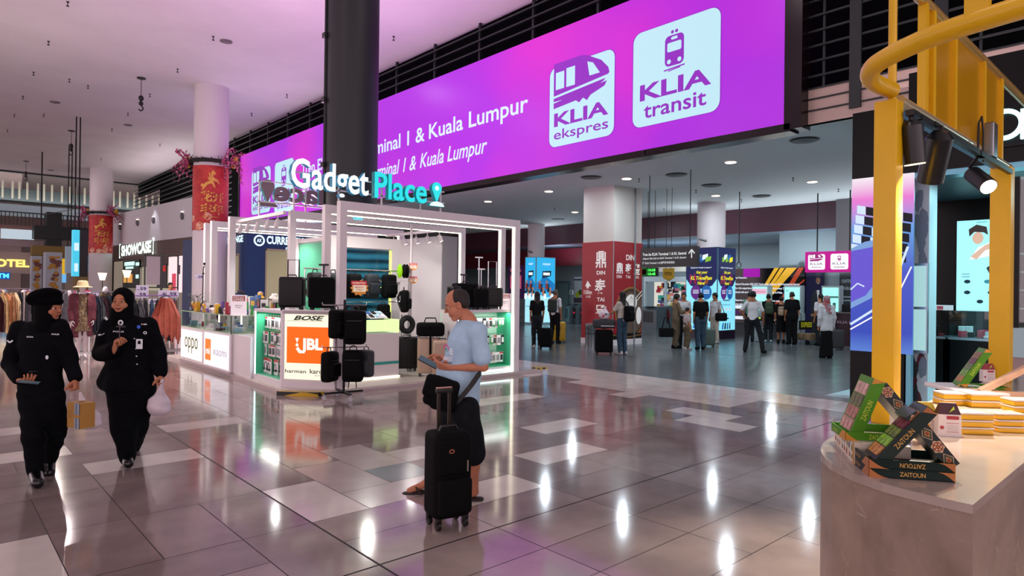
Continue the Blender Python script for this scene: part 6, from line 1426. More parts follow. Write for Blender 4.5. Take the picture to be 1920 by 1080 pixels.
wallsign('poster_stand','purple and pink poster board on the far wall seen between the stall posts',25.2,955,985,498,560,[M('ps_edge','#2a1c34',.5),E('ps_plum','#3a1c4c',.4),E('ps_pink','#d85c80',.6)],lambda p,W,H: (p.rect(0,W,0,H,1,.002),p.rect(W * .1,W * .8,H * .3,H * .7,2,.004),p.text('KLIA',W * .1,H * .82,H * .1,W * .7,2,.004)))
# luggage trolley
q = G(1510,645); t = thing('luggage_trolley','steel luggage trolley loaded with paper-wrapped packages and a yellow-lettered panel','trolley',q,1.2)
c = MB()
for y in (-.28,.28): c.tube([(-.45,y,.15),(.4,y,.15),(.48,y,1.0)],.018,6); c.tube([(.48,y,1.0),(.5,y,.1)],.018,6)
c.tube([(.48,-.28,1.0),(.48,.28,1.0)],.02,6); c.tube([(-.45,-.28,.15),(-.45,.28,.15)],.018,6)
for z in (.3,.5,.7): c.tube([(.46,-.28,z),(.46,.28,z)],.008,5)
for x in (-.2,.1): c.tube([(x,-.28,.15),(x,.28,.15)],.01,5)
c.build('frame',STEEL,t)
for (x,y) in ((-.35,-.25),(-.35,.25),(.42,0)):
 c = MB(); c.tube([(x,y - .02,.07),(x,y + .02,.07)],.07,12); c.build('wheel',BLACK,t)
c = MB(); p = Plane2(c,(-.02,.27,.5),(0,-1,0),(0,0,1)); c.box(-.0,.02,-.27,.27,.48,.78,0); p.text('EXPRESS',.04,.06,.17,.46,1,.024,off=.03)
o = c.build('advert_panel',[BLACK,M('panel_yellow','#b8b820',.5,emit=.2)],t)
for k,(x,y) in enumerate(((-.25,-.13),(-.25,.13),(.0,-.12),(.02,.14))):
 c = MB(); c.box(-.11,.11,-.11,.11,0,.2,0,.02); w_ = G(1510,645)
 m_ = Matrix.Rotation(1.2,4,'Z') @ Vector((x,y,.165)); tag(c.build('wrapped_package',M('package_brown','#8a7458',.6),None,q + m_,1.2),('brown paper-wrapped package at the front left of the luggage trolley','brown paper-wrapped package at the front right of the luggage trolley','brown paper-wrapped package at the back left of the luggage trolley','brown paper-wrapped package at the back right of the luggage trolley')[k],'package')
# ================================================================== currency shop and shops behind the stall
XC = 9.9; kc_ = AX(463,432,XC); YK = kc_.y; ZC = kc_.z
t = thing('currency_kiosk','deep blue currency exchange booth with glowing white letters behind the gadget stall','booth',(XC,YK,0))
NAVY = M('booth_navy','#12386c',.4)
ys2 = AX(428,470,XC).y - YK
zd = AX(447,478,XC).z; za = AY(520,470,YK).z
def fr(x0,x1,y0,y1,z0,z1): c = MB(); c.box(x0,x1,y0,y1,z0,z1); return c
c = fr(0,.2,0,9,zd,ZC); c.box(0,.2,0,.9,0,zd); c.box(0,.2,3.2,9,0,zd)
c.box(.2,5.5,0,.2,za,ZC); d0,d1 = AY(500,500,YK).x - XC,AY(547,500,YK).x - XC
c.box(.2,d0,0,.2,0,za); c.box(d1 + .9,5.5,0,.2,0,za); c.build('facade',NAVY,t)
c = MB(); c.box(d0 - .06,d0,-.03,.05,0,za + .05); c.box(d0 - .06,d1 + 1.0,-.03,.05,za,za + .06); c.box(-.03,.05,.84,.9,0,zd); c.box(-.03,.05,.84,3.2,zd,zd + .06); c.build('window_trim',M('trim_cream','#b8a888',.4),t)
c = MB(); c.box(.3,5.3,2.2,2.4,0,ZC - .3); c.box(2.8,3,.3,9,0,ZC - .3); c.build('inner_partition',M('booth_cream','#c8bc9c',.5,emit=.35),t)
c = MB(); c.box(.25,5.4,.21,9,ZC - .2,ZC); c.build('booth_roof',NAVY,t)
NL = E('booth_letter','#d8f4ff',1.3)
c = MB(); p = Plane2(c,(0,0,0),(1,0,0),(0,0,1)); a_ = AY(477,451,YK).x - XC; b_ = AY(495,451,YK).x - XC; zc_ = AY(486,451,YK).z; r_ = (b_ - a_) / 2
pts = circ((a_ + b_) / 2,zc_,r_,28);
for k in range(28): p.line([pts[k],pts[(k + 1) % 28]],.07,0,.01)
p.text('AX',a_ + r_ * .5,zc_ - r_ * .35,r_ * .75,r_ * 1.0,0,.01,off=.03)
x0 = AY(500,451,YK).x - XC; x1 = AY(562,451,YK).x - XC; h_ = AY(530,443,YK).z - AY(530,458,YK).z; z0_ = AY(530,459,YK).z
p.text('CURRENCY',x0,z0_,h_,(x1 - x0) * 1.12,0,.01,off=.035); p.text('EXCHANGE',(x0 + x1) * .5 + .1,z0_ - h_ * .8,h_ * .5,(x1 - x0) * .42,0,.01,off=.03)
c.build('letters',NL,t)
c = MB(); p = Plane2(c,(0,0,0),(0,-1,0),(0,0,1)); ye = AX(456,448,XC).y - YK; yw = AX(418,448,XC).y - YK; zq = AX(445,455,XC).z; p.text('EXCHANGE',-yw,zq,AX(445,442,XC).z - zq,yw - ye,0,.01,off=.035); c.build('letters',NL,t)
# ================================================================== smooth bodies: distance fields turned into meshes
def V3(p): return np.array(p,dtype=np.float32)
def d_cap(P,a,b,ra,rb,flat=1.0,fd=None):
 a,b = V3(a),V3(b); Q = P
 if fd is not None and flat != 1.0:
  fd = V3(fd); fd = fd / np.linalg.norm(fd)
  s = (Q - a) @ fd; Q = Q + s[...,None] * fd * (1 / flat - 1); s2 = (b - a) @ fd; b = b + s2 * fd * (1 / flat - 1)
 ab = b - a; t = np.clip(((Q - a) @ ab) / max(1e-9,float(ab @ ab)),0,1)
 return np.linalg.norm(Q - a - t[...,None] * ab,axis=-1) - (ra + (rb - ra) * t)
def d_ell(P,c,r,R=None):
 Q = P - V3(c)
 if R is not None: Q = Q @ np.array(R,dtype=np.float32)
 r = V3(r); k0 = np.linalg.norm(Q / r,axis=-1); k1 = np.linalg.norm(Q / (r * r),axis=-1) + 1e-9
 return k0 * (k0 - 1) / k1
def d_box(P,c,h,rad,R=None):
 Q = P - V3(c)
 if R is not None: Q = Q @ np.array(R,dtype=np.float32)
 q = np.abs(Q) - (V3(h) - rad)
 return np.linalg.norm(np.maximum(q,0),axis=-1) + np.minimum(q.max(-1),0) - rad
def blob(prims,res,lo=None,hi=None,disp=None):
 """prims: list of (fn(P)->d, k, sign, centre, reach); returns verts, quads"""
 if lo is None:
  lo = np.min([V3(p[3]) - p[4] for p in prims if p[2] > 0],0) - 2 * res; hi = np.max([V3(p[3]) + p[4] for p in prims if p[2] > 0],0) + 2 * res
 lo,hi = V3(lo),V3(hi); n = np.ceil((hi - lo) / res).astype(int) + 1
 ax = [lo[i] + np.arange(n[i],dtype=np.float32) * res for i in range(3)]
 F = np.full(tuple(n),1.0,dtype=np.float32)
 for fn,k,sg,c,reach in prims:
  m = reach + k + 2 * res; i0 = [max(0,int((c[j] - m - lo[j]) / res)) for j in range(3)]; i1 = [min(n[j],int((c[j] + m - lo[j]) / res) + 2) for j in range(3)]
  if any(i1[j] <= i0[j] for j in range(3)): continue
  sl = tuple(slice(i0[j],i1[j]) for j in range(3))
  P = np.stack(np.meshgrid(*[ax[j][i0[j]:i1[j]] for j in range(3)],indexing='ij'),-1); d = fn(P).astype(np.float32); A = F[sl]
  if sg > 0:
   if k > 0: h = np.clip(.5 + .5 * (A - d) / k,0,1); F[sl] = A * (1 - h) + d * h - k * h * (1 - h)
   else: F[sl] = np.minimum(A,d)
  else:
   if k > 0: h = np.clip(.5 - .5 * (A + d) / k,0,1); F[sl] = A * (1 - h) - d * h + k * h * (1 - h)
   else: F[sl] = np.maximum(A,-d)
 if disp is not None:
  P = np.stack(np.meshgrid(*ax,indexing='ij'),-1); F = F + disp(P).astype(np.float32)
 F[0],F[-1],F[:,0],F[:,-1],F[:,:,0],F[:,:,-1] = [1] * 6
 S = F < 0
 cs = [(0,0,0),(1,0,0),(0,1,0),(1,1,0),(0,0,1),(1,0,1),(0,1,1),(1,1,1)]; N = [k - 1 for k in F.shape]
 cnt = sum(S[a:a + N[0],b:b + N[1],c:c + N[2]].astype(np.int8) for a,b,c in cs); act = (cnt > 0) & (cnt < 8)
 idx = np.argwhere(act); vid = np.full(act.shape,-1,dtype=np.int64); vid[act] = np.arange(len(idx))
 acc = np.zeros((len(idx),3)); w = np.zeros(len(idx)); val = [F[idx[:,0] + a,idx[:,1] + b,idx[:,2] + c] for a,b,c in cs]
 for i in range(8):
  for j in range(i + 1,8):
   if sum(abs(cs[i][q] - cs[j][q]) for q in range(3)) != 1: continue
   m = (val[i] < 0) != (val[j] < 0); t = np.where(m,val[i] / np.where(m,val[i] - val[j],1),0)
   p = np.array(cs[i]) + t[:,None] * (np.array(cs[j]) - np.array(cs[i])); acc[m] += p[m]; w[m] += 1
 V = (idx + acc / np.maximum(w,1)[:,None]) * res + lo; Q = []
 for ax_ in range(3):
  s0 = [slice(None)] * 3; s1 = [slice(None)] * 3; s0[ax_] = slice(0,-1); s1[ax_] = slice(1,None)
  e = np.argwhere(S[tuple(s0)] != S[tuple(s1)]); o1,o2 = [q for q in range(3) if q != ax_]
  e = e[(e[:,o1] > 0) & (e[:,o2] > 0) & (e[:,o1] < N[o1]) & (e[:,o2] < N[o2])]; E4 = []
  for da,db in ((-1,-1),(0,-1),(0,0),(-1,0)):
   f = e.copy(); f[:,o1] += da; f[:,o2] += db; E4.append(vid[f[:,0],f[:,1],f[:,2]])
  q = np.stack(E4,1); ins = S[e[:,0],e[:,1],e[:,2]]; flip = ins if ax_ != 1 else ~ins; q[~flip] = q[~flip][:,::-1]; Q.append(q)
 Q = np.concatenate(Q); Q = Q[(Q >= 0).all(1)]
 return V,Q
def cap(a,b,ra,rb=None,k=.02,flat=1.0,fd=None,sg=1):
 rb = ra if rb is None else rb; c = [(x + y) / 2 for x,y in zip(a,b)]; L = math.dist(a,b) / 2
 return (lambda P: d_cap(P,a,b,ra,rb,flat,fd),k,sg,c,L + max(ra,rb))
def ell(c,r,k=.02,R=None,sg=1): return (lambda P: d_ell(P,c,r,R),k,sg,c,max(r))
def bxx(c,h,rad=.01,k=.0,R=None,sg=1): return (lambda P: d_box(P,c,h,rad,R),k,sg,c,math.sqrt(sum(x * x for x in h)))
def folds(A,f=38,seed=0,z0=None,z1=None):
 a = 1.7 + seed
 def fn(P):
  x,y,z = P[...,0],P[...,1],P[...,2]
  return A * (np.sin(f * (z + .35 * x) + 3.1 * np.sin(9 * x + a) + 2 * np.sin(11 * y)) * .6 + np.sin(f * .6 * (z - .6 * x + .5 * y) + 2.5 * np.sin(8 * z + a)) * .6)
 return fn
class SM(MB):
 def blob(s,prims,res,mi=0,disp=None,R=None,T=None,matfn=None):
  V,Q = blob(prims,res,disp=disp)
  if R is not None: V = V @ np.array(R).T
  if T is not None: V = V + np.array(T)
  b = len(s.v); s.v += [tuple(v) for v in V.tolist()]; s.f += [tuple(b + i for i in q) for q in Q.tolist()]; s.sm += [True] * len(Q)
  s.m += (matfn(V[Q].mean(1)).tolist() if matfn is not None else [mi] * len(Q)); return s
def basis(f,up=(0,0,1)):
 f = Vector(f).normalized(); r = f.cross(Vector(up)).normalized(); u = r.cross(f).normalized(); return r,f,u   # right, forward, up
def hand_prims(w,d,n,side,curl=.5,s=1.0,thumb=.5,spread=.12):
 """w wrist, d finger direction, n palm normal (palm faces n), side towards the thumb"""
 w,d,n,side = Vector(w),Vector(d).normalized(),Vector(n).normalized(),Vector(side).normalized(); pr = []
 n = (n - d * n.dot(d)).normalized(); side = (side - d * side.dot(d) - n * side.dot(n)).normalized()
 cl = curl if isinstance(curl,(list,tuple)) else [curl] * 4
 pr.append(cap(w - d * .02,w + d * .02,.024 * s,.026 * s,.02,.72,n))
 for i,(off,L,r) in enumerate(((.030,.076,.0092),(.010,.080,.0095),(-.010,.076,.0090),(-.028,.064,.0080))):
  k0 = w + d * .082 * s + side * off * s - n * .002; pr.append(cap(w + side * off * .6 * s,k0,.0135 * s,.0115 * s,.016 * s))
  a = 0; p = k0
  for j,(fl,rr_) in enumerate(((.46,1.0),(.30,.92),(.24,.84))):
   a += cl[i] * (1.25,1.35,.8)[j]; dd = (d * math.cos(a) + n * math.sin(a) + side * spread * (1.5 - i) * .5).normalized(); q = p + dd * L * fl * s
   pr.append(cap(p,q,r * rr_ * s,r * (rr_ - .06) * s,.003)); p = q
 p = w + side * .022 * s + d * .02 * s; dirs = [(d * .55 + side * .75 + n * (.25 + thumb * .5)),(d * .8 + side * (.45 - thumb * .4) + n * (.3 + thumb * .6)),(d * .85 + side * (.1 - thumb * .5) + n * (.3 + thumb * .6))]
 for j,L in enumerate((.042,.034,.028)):
  q = p + dirs[j].normalized() * L * s; pr.append(cap(p,q,(.0145,.0115,.0100)[j] * s,(.0115,.0100,.0085)[j] * s,.008 * s)); p = q
 return pr
def head_prims(jaw=1.0,age=0,full=1.0):
 P = [ell((0,-.012,.045),(.074,.094,.084),.02),ell((0,.018,-.028),(.061 * full,.072,.083),.03),cap((-.02,.062,-.088),(.02,.062,-.088),.021 * jaw,None,.02),
   ell((.036 * full,.055,-.03),(.028,.03,.032),.02),ell((-.036 * full,.055,-.03),(.028,.03,.032),.02),cap((-.032,.072,.036),(.032,.072,.036),.0115,None,.014),
   cap((0,.085,.022),(0,.107,-.014),.0065,.0110,.009),ell((.0110,.098,-.019),(.008,.010,.007),.005),ell((-.0110,.098,-.019),(.008,.010,.007),.005),
   ell((.031,.098,.008),(.018,.016,.013),.010,None,-1),ell((-.031,.098,.008),(.018,.016,.013),.010,None,-1),
   cap((-.015,.0855,-.0500),(.015,.0855,-.0500),.0062,None,.006,1.0),cap((-.012,.084,-.0600),(.012,.084,-.0600),.0068,None,.006),cap((-.024,.096,-.055),(.024,.096,-.055),.0022,None,.003,sg=-1),
   ell((.031,.084,.017),(.017,.010,.005),.004),ell((-.031,.084,.017),(.017,.010,.005),.004),ell((.031,.083,-.002),(.015,.009,.004),.004),ell((-.031,.083,-.002),(.015,.009,.004),.004),
   ell((.075,-.008,.0),(.010,.019,.031),.006),ell((-.075,-.008,.0),(.010,.019,.031),.006),ell((.083,.0,.0),(.006,.010,.018),.004,None,-1),ell((-.083,.0,.0),(.006,.010,.018),.004,None,-1)]
 return P
SKIN = {}
def skin(col): return M('skin_' + col[1:],col,.55,noise=.06,nscale=30,spec=.35)
LIP = M('lips','#9a564c',.45); EYW = M('eye_white','#d8d0cc',.25); EYD = M('eye_dark','#140c0a',.15); HAIR = M('hair_black','#0c0a0a',.55,noise=.4,nscale=90,spec=.35)
def cloth(name,col,rough=.85,noise=.12,**k): return M(name,col,rough,noise=noise,nscale=k.pop('nscale',20),spec=k.pop('spec',.15),bump=.08,bscale=160,**k)
def figure(name,lb,loc,rz,J,face,col_skin,hair,parts,detail=1,hands=None,head_s=1.0,full=1.0,legs=.8,thin=1.0):
 """J joints in the figure's own frame; parts: list of (part name, material, prims, res, disp)"""
 t = thing(name,lb,'person',loc,rz)
 sm = SM(); sk = skin(col_skin); r,f,u = basis(face,(0,0,1)); R = [[r[i],f[i],u[i]] for i in range(3)]; hc = Vector(J['head'])
 res = .0036 if detail > 1 else (.008 if detail == 1 else .011)
 hs = head_s
 def lipfn(C):
  L = (C - np.array(hc)) @ np.array(R) / hs; m = (np.abs(L[:,0]) < .020 - .7 * np.abs(L[:,2] + .055)) & (L[:,1] > .082) & (np.abs(L[:,2] + .0555) < .0095); return m.astype(int)
 HP = head_prims(full=full)
 if hs != 1.0:
  V,Q = blob(HP,res / hs); V = V * hs
 else: V,Q = blob(HP,res)
 V = V @ np.array(R).T + np.array(hc); b = len(sm.v); sm.v += [tuple(v) for v in V.tolist()]; sm.f += [tuple(b + i for i in q) for q in Q.tolist()]; sm.sm += [True] * len(Q); sm.m += lipfn(V[Q].mean(1)).tolist()
 # continuous body below the head
 sh = (Vector(J['shL']) - Vector(J['shR'])); fd = sh.cross(Vector((0,0,1))); fd = fd.normalized() if fd.length > 1e-4 else Vector((0,1,0)); B = []
 nb = Vector(J['neck']); T = thin
 B.append(cap(hc + u * (-.05 * hs) - f * .012,nb,.052 * hs,.056 * hs,.02)); B.append(cap(nb,Vector(J['chest']),.07 * T,.125 * T,.05,.72,fd)); B.append(cap(J['chest'],J['waist'],.13 * T,.115 * T,.05,.72,fd)); B.append(cap(J['waist'],J['pelvis'],.115 * T,.135 * T,.05,.75,fd))
 for s in 'LR':
  B.append(cap(nb,J['sh' + s],.045,.045,.04)); B.append(cap(J['sh' + s],J['el' + s],.046 * T,.036 * T,.03)); B.append(cap(J['el' + s],J['wr' + s],.037 * T,.024 * T,.01))
  B.append(cap(J['hip' + s],J['kn' + s],.078 * T * legs,.050 * T * legs,.04)); B.append(cap(J['kn' + s],J['an' + s],.052 * T * legs,.032 * T * legs,.02))
  k_,a_ = Vector(J['kn' + s]),Vector(J['an' + s]); B.append(ell(tuple(k_.lerp(a_,.28) - Vector((0,0,0))),(.05 * T * legs,.052 * T * legs,.1),.03)); B.append(cap(J['an' + s],J['toe' + s],.032,.026,.02))
 sm.blob(B,.009 if detail > 1 else (.016 if detail == 1 else .02))
 for s in 'LR':
  h = (hands or {}).get(s)
  if h is None:
   el,wr = Vector(J['el' + s]),Vector(J['wr' + s]); d = (wr - el).normalized(); n = (-sh.normalized() if s == 'L' else sh.normalized()); h = (d,n,f if abs(d.dot(f)) < .8 else Vector((0,0,1)),.35)
  if h == 'none': continue
  sm.blob(hand_prims(J['wr' + s],h[0],h[1],h[2],h[3],s=(h[4] if len(h) > 4 else .95),thumb=h[5] if len(h) > 5 else .4),.003 if detail > 1 else .006)
 sm.build('body',[sk,LIP],t)
 if detail >= 1:
  for sx in (-1,1):
   c = MB(); e = hc + (r * .031 * sx + f * .0765 + u * .0075) * hs; c.ball((0,0,0),.0122 * hs,0,8); c.tube([f * .0098 * hs,f * .0127 * hs],.0062 * hs,12,1); c.tube([(r * x_ + f * (.0135 - abs(x_) * .35) + u * (.0050 - x_ * x_ * 30)) * hs for x_ in (-.013,-.007,0,.007,.013)],.0012 * hs,5,1)
   o = c.build('eye',[EYW,EYD],t); o.location = e
  for sx in (-1,1):
   c = MB(); pts = [hc + (r * (sx * x) + f * y + u * z) * hs for x,y,z in ((.013,.090,.035),(.026,.089,.039),(.040,.081,.037),(.049,.072,.030))]; c.tube(pts,[.0014,.0022,.002,.001],6); c.build('eyebrow',HAIR,t)
 for pn,mat,prims,rs,dp in parts:
  q = SM(); q.blob(prims,rs,disp=dp); q.build(pn,mat,t)
 if hair:
  q = SM(); kind,hm = hair
  rs = .005 if detail > 1 else .009
  if kind == 'short':
   pr = [ell((0,-.018,.055),(.081,.098,.087),.0),cap((-.06,-.05,-.0),(.06,-.05,-.0),.035,None,.03),ell((0,.105,-.01),(.085,.075,.085),.02,None,-1),ell((0,.02,-.07),(.10,.09,.06),.02,None,-1)]
  elif kind == 'balding':
   pr = [ell((0,-.024,.046),(.0795,.090,.083),.0),cap((-.055,-.06,-.01),(.055,-.06,-.01),.032,None,.03),ell((0,.112,.03),(.09,.075,.09),.015,None,-1),ell((.03,.06,.12),(.035,.05,.03),.02,None,-1),ell((0,.03,-.06),(.10,.07,.055),.02,None,-1)]
  elif kind == 'long':
   pr = [ell((0,-.018,.055),(.085,.10,.09),.0),cap((0,-.05,.02),(0,-.09,-.26),.085,.065,.05,.6,(0,1,0)),cap((-.06,-.02,.0),(-.07,-.04,-.16),.035,.03,.03),cap((.06,-.02,.0),(.07,-.04,-.16),.035,.03,.03),ell((0,.105,-.02),(.06,.07,.09),.015,None,-1)]
  elif kind == 'bob':
   pr = [ell((0,-.018,.05),(.088,.102,.092),.0),cap((-.03,-.05,-.0),(.03,-.05,-.0),.065,None,.03),cap((-.07,-.01,.02),(-.07,-.01,-.06),.025,None,.03),cap((.07,-.01,.02),(.07,-.01,-.06),.025,None,.03),ell((0,.11,-.01),(.06,.07,.08),.015,None,-1)]
  elif kind == 'bun':
   pr = [ell((0,-.018,.055),(.082,.099,.088),.0),ell((0,-.12,.05),(.035,.035,.035),.02),ell((0,.105,-.01),(.085,.075,.085),.02,None,-1),ell((0,.02,-.07),(.10,.09,.06),.02,None,-1)]
  elif kind == 'tail':
   pr = [ell((0,-.018,.055),(.082,.099,.088),.0),cap((0,-.10,.04),(0,-.12,-.14),.035,.02,.02),ell((0,.105,-.01),(.085,.075,.085),.02,None,-1),ell((0,.02,-.07),(.10,.09,.06),.02,None,-1)]
  elif kind == 'cap':
   pr = [ell((0,-.014,.06),(.086,.102,.075),.0),ell((0,.10,.045),(.06,.065,.010),.01),bxx((0,0,-.05),(.2,.2,.09),.01,.01,None,-1)]
  elif kind == 'hijab':
   pr = [ell((0,-.02,.04),(.092,.112,.102),.0),ell((0,.0,-.07),(.085,.095,.08),.04),cap((0,-.01,-.08),(0,-.005,-.16),.085,.11,.05,.85,(0,1,0)),ell((0,.105,-.012),(.058,.085,.088),.006,None,-1)]
  elif kind == 'hijab_drape':
   pr = [ell((0,-.02,.04),(.092,.112,.102),.0),ell((0,.0,-.07),(.085,.095,.08),.04),cap((0,-.03,-.10),(0,-.05,-.36),.10,.15,.06,.7,(0,1,0)),ell((0,.105,-.012),(.058,.085,.088),.006,None,-1)]
  V,Q = blob(pr,rs,disp=folds(.0015,120) if kind in ('long','bob') else (folds(.002,60) if 'hijab' in kind else None)); V = (V * hs) @ np.array(R).T + np.array(hc)
  q.v += [tuple(v) for v in V.tolist()]; q.f += [tuple(x) for x in Q.tolist()]; q.sm += [True] * len(Q); q.m += [0] * len(Q)
  q.build({'hijab': 'headscarf','hijab_drape': 'headscarf','cap': 'cap'}.get(kind,'hair'),hm,t)
 return t
def L3(a,b,t): return tuple(Vector(a).lerp(Vector(b),t))
def top_prims(J,bulk=1.0,sleeve='long',hem=None,loose=.0,fd=None,belly=0,slw=1.0):
 sh = (Vector(J['shL']) - Vector(J['shR'])); fdv = sh.cross(Vector((0,0,1))).normalized() if fd is None else Vector(fd); g = loose
 hem = Vector(hem or J['pelvis']); B = []
 W = sh.length / 2
 ch,wa,nk = Vector(J['chest']),Vector(J['waist']),Vector(J['neck'])
 B.append(cap(nk - Vector((0,0,.03)),ch,.078 * bulk,.15 * bulk + g,.06,.70,fdv)); B.append(cap(ch,wa,.155 * bulk + g,.14 * bulk + g,.06,.72,fdv)); B.append(cap(wa,hem,.14 * bulk + g,.165 * bulk + g,.05,.74,fdv))
 for s in 'LR':
  S,E_,W_ = Vector(J['sh' + s]),Vector(J['el' + s]),Vector(J['wr' + s]); B.append(cap(nk.lerp(ch,.3),S,.072 * bulk,.060 * bulk,.04,.85,fdv))
  if sleeve == 'long': B.append(cap(S,E_,.062 * bulk * slw + g * .5,.054 * bulk * slw + g * .4,.025)); B.append(cap(E_,E_.lerp(W_,.88),.054 * bulk * slw + g * .4,.044 * bulk * slw + g * .3,.02))
  elif sleeve == 'short': B.append(cap(S,S.lerp(E_,.72),.060 * bulk * slw + g * .5,.060 * bulk * slw + g,.025))
 if belly: B.append(ell(tuple(wa.lerp(hem,.35) + belly[0]),belly[1],.06))
 B.append(bxx(tuple(hem - Vector((0,0,.26))),(.5,.5,.2),.01,.01,None,-1))
 B.append(ell(tuple(nk + Vector((0,0,.06)) + fdv * 0),(.062 * bulk,.062 * bulk,.07),.01,None,-1))
 return B
def leg_prims(J,r0=.095,r1=.075,r2=.062,top=None,cut=None,bulk=1.0):
 P_ = Vector(J['pelvis']); sh = (Vector(J['shL']) - Vector(J['shR'])); fdv = sh.cross(Vector((0,0,1))).normalized(); B = [cap(tuple(P_ + Vector((0,0,.09))),tuple(P_ - Vector((0,0,.02))),.135 * bulk,.150 * bulk,.04,.75,fdv)]
 for s in 'LR':
  H_,K_,A_ = Vector(J['hip' + s]),Vector(J['kn' + s]),Vector(J['an' + s])
  B.append(cap(H_,K_,r0 * bulk,r1 * bulk,.05))
  if cut is None: B.append(cap(K_,A_,r1 * bulk,r2 * bulk,.03))
  elif cut > 0: B.append(cap(K_,K_.lerp(A_,cut),r1 * bulk,r1 * bulk,.03))
 return B
def shoe_prims(J,s,r=.045):
 A_,T_ = Vector(J['an' + s]),Vector(J['toe' + s]); d = (T_ - A_); heel = A_ - Vector((d.x,d.y,0)).normalized() * .045; heel.z = A_.z - .045
 zt = T_.z; return [cap(tuple(A_ + Vector((0,0,.03))),tuple(heel + Vector((0,0,.01))),r * .95,r * .85,.02),cap(tuple(heel),tuple(T_),r * .9,r * .82,.02),cap(tuple(A_),tuple(T_),r,r * .7,.03)]
def stdJ(H=1.68,fw=(0,1),arms=None,stance=.09,step=0.0,wide=1.0):
 """standing joints, facing local +y"""
 s = H / 1.70
 J = {'head': (0,.02,1.585),'neck': (0,-.01,1.44),'chest': (0,0,1.26),'waist': (0,.0,1.07),'pelvis': (0,-.005,.93)}
 for k,sx in (('L',-1),('R',1)):
  J['sh' + k] = (sx * .165 * wide,-.01,1.385); J['el' + k] = (sx * .21 * wide,-.03,1.10); J['wr' + k] = (sx * .205 * wide,.04,.86)
  J['hip' + k] = (sx * .085,0,.90); J['kn' + k] = (sx * stance,.02 + step * sx * .5,.49); J['an' + k] = (sx * stance,-.03 + step * sx,.085); J['toe' + k] = (sx * (stance + .01),.12 + step * sx,.035)
 if arms:
  for k,v in arms.items(): J[k] = v
 return {k: tuple(x * s for x in v) for k,v in J.items()}
# ------------------------------------------------------------------ officers
UNI = cloth('uniform_black','#0a0c10',.9,.15,spec=.08); SCF = cloth('headscarf_black','#07080a',.9,.15,spec=.08); BOOT = M('boot_leather','#08090b',.28,spec=.5)
RV = math.atan2(RGT.y,RGT.x)     # own frame = picture frame: x to the right, y away, z up
def loc_px(q,dep,x,y,v):
 w = AT(x,y,dep + v) - Vector((q.x,q.y,0)); return Vector((w.dot(RGT),w.dot(FWD),w.z))
def pj(q,dep,tbl):
 """joints from picture measurements (px, py, metres behind the foot at q)"""
 return {k: tuple(loc_px(q,dep,x,y,v)) for k,(x,y,v) in tbl.items()}
def zdep(q): return (Vector((q.x,q.y,0))).dot(FWD)
q = G(68,908); D1 = zdep(q)
J1 = pj(q,D1,dict(head=(92,577,.02),neck=(82,611,.04),chest=(77,640,.05),waist=(77,678,.06),pelvis=(77,728,.06),shR=(37,617,.06),elR=(20,682,.05),wrR=(38,713,-.10),shL=(112,614,.04),elL=(131,676,.10),wrL=(142,711,.02),
 hipR=(60,742,.06),knR=(62,818,-.02),anR=(67,886,.03),toeR=(71,905,-.12),hipL=(97,742,.06),knL=(106,806,.16),anL=(92,862,.34),toeL=(92,886,.26)))
face1 = Vector((.99,-.12,-.12))
DY = Vector((0,1,0))
jk = top_prims(J1,1.10,'long',tuple(Vector(J1['pelvis']) - Vector((0,0,-.02))),.0,slw=1.08)
tr = leg_prims(J1,.098,.076,.062,bulk=1.03)
bt = lambda J,s: shoe_prims(J,s,.05) + [cap(tuple(Vector(J['an' + s]) + Vector((0,0,.12))),J['an' + s],.055,.05,.02)]
hd = {'R': (Vector((.85,-.4,-.05)),Vector((.1,.2,1)),Vector((.1,.8,.3)),[.5,.55,.6,.65],1.0,.5),'L': (Vector((.15,-.15,-1)),Vector((-.9,-.1,0)),Vector((0,-1,0)),1.05,.95,.7)}
t1 = figure('person','uniformed officer in black with beret, holding a phone and a brown paper shopping bag',(q.x,q.y,0),RV,J1,face1,'#b07050',None,
 [('jacket',UNI,jk,.010,folds(.004,42,1)),('trousers',UNI,tr,.010,folds(.006,48,2)),('boot',BOOT,bt(J1,'R'),.006,None),('boot',BOOT,bt(J1,'L'),.007,None),
  ('belt',BOOT,[cap(tuple(Vector(J1['waist']) - Vector((.0,0,.035))),tuple(Vector(J1['waist']) - Vector((0,0,.06))),.162,.164,.0,.74,(0,1,0)),bxx(tuple(Vector(J1['waist']) + Vector((0,0,.075))),(.3,.3,.1),.005,0,None,-1),bxx(tuple(Vector(J1['waist']) - Vector((0,0,.18))),(.3,.3,.1),.005,0,None,-1)],.007,None)],2,hd,.95,full=1.02)
def local_blob(t,nm,mat,face,hc,prims,res,hs=1.0,disp=None):
 r,f,u = basis(face); R = np.array([[r[i],f[i],u[i]] for i in range(3)]); V,Q = blob(prims,res,disp=disp); V = (V * hs) @ R.T + np.array(hc)
 c = SM(); c.v = [tuple(v) for v in V.tolist()]; c.f = [tuple(x) for x in Q.tolist()]; c.sm = [True] * len(Q); c.m = [0] * len(Q); return c.build(nm,mat,t)
HJ = [ell((0,-.02,.035),(.095,.115,.105),.0),ell((0,.0,-.07),(.088,.10,.082),.04),cap((0,-.015,-.08),(0,-.012,-.155),.080,.100,.05,.9,(0,1,0)),ell((0,.118,-.008),(.061,.088,.090),.006,None,-1)]
local_blob(t1,'headscarf',SCF,face1,J1['head'],HJ,.005,.95,folds(.0025,60))
Rb = Matrix.Rotation(-.1,3,'Y') @ Matrix.Rotation(.30,3,'X')
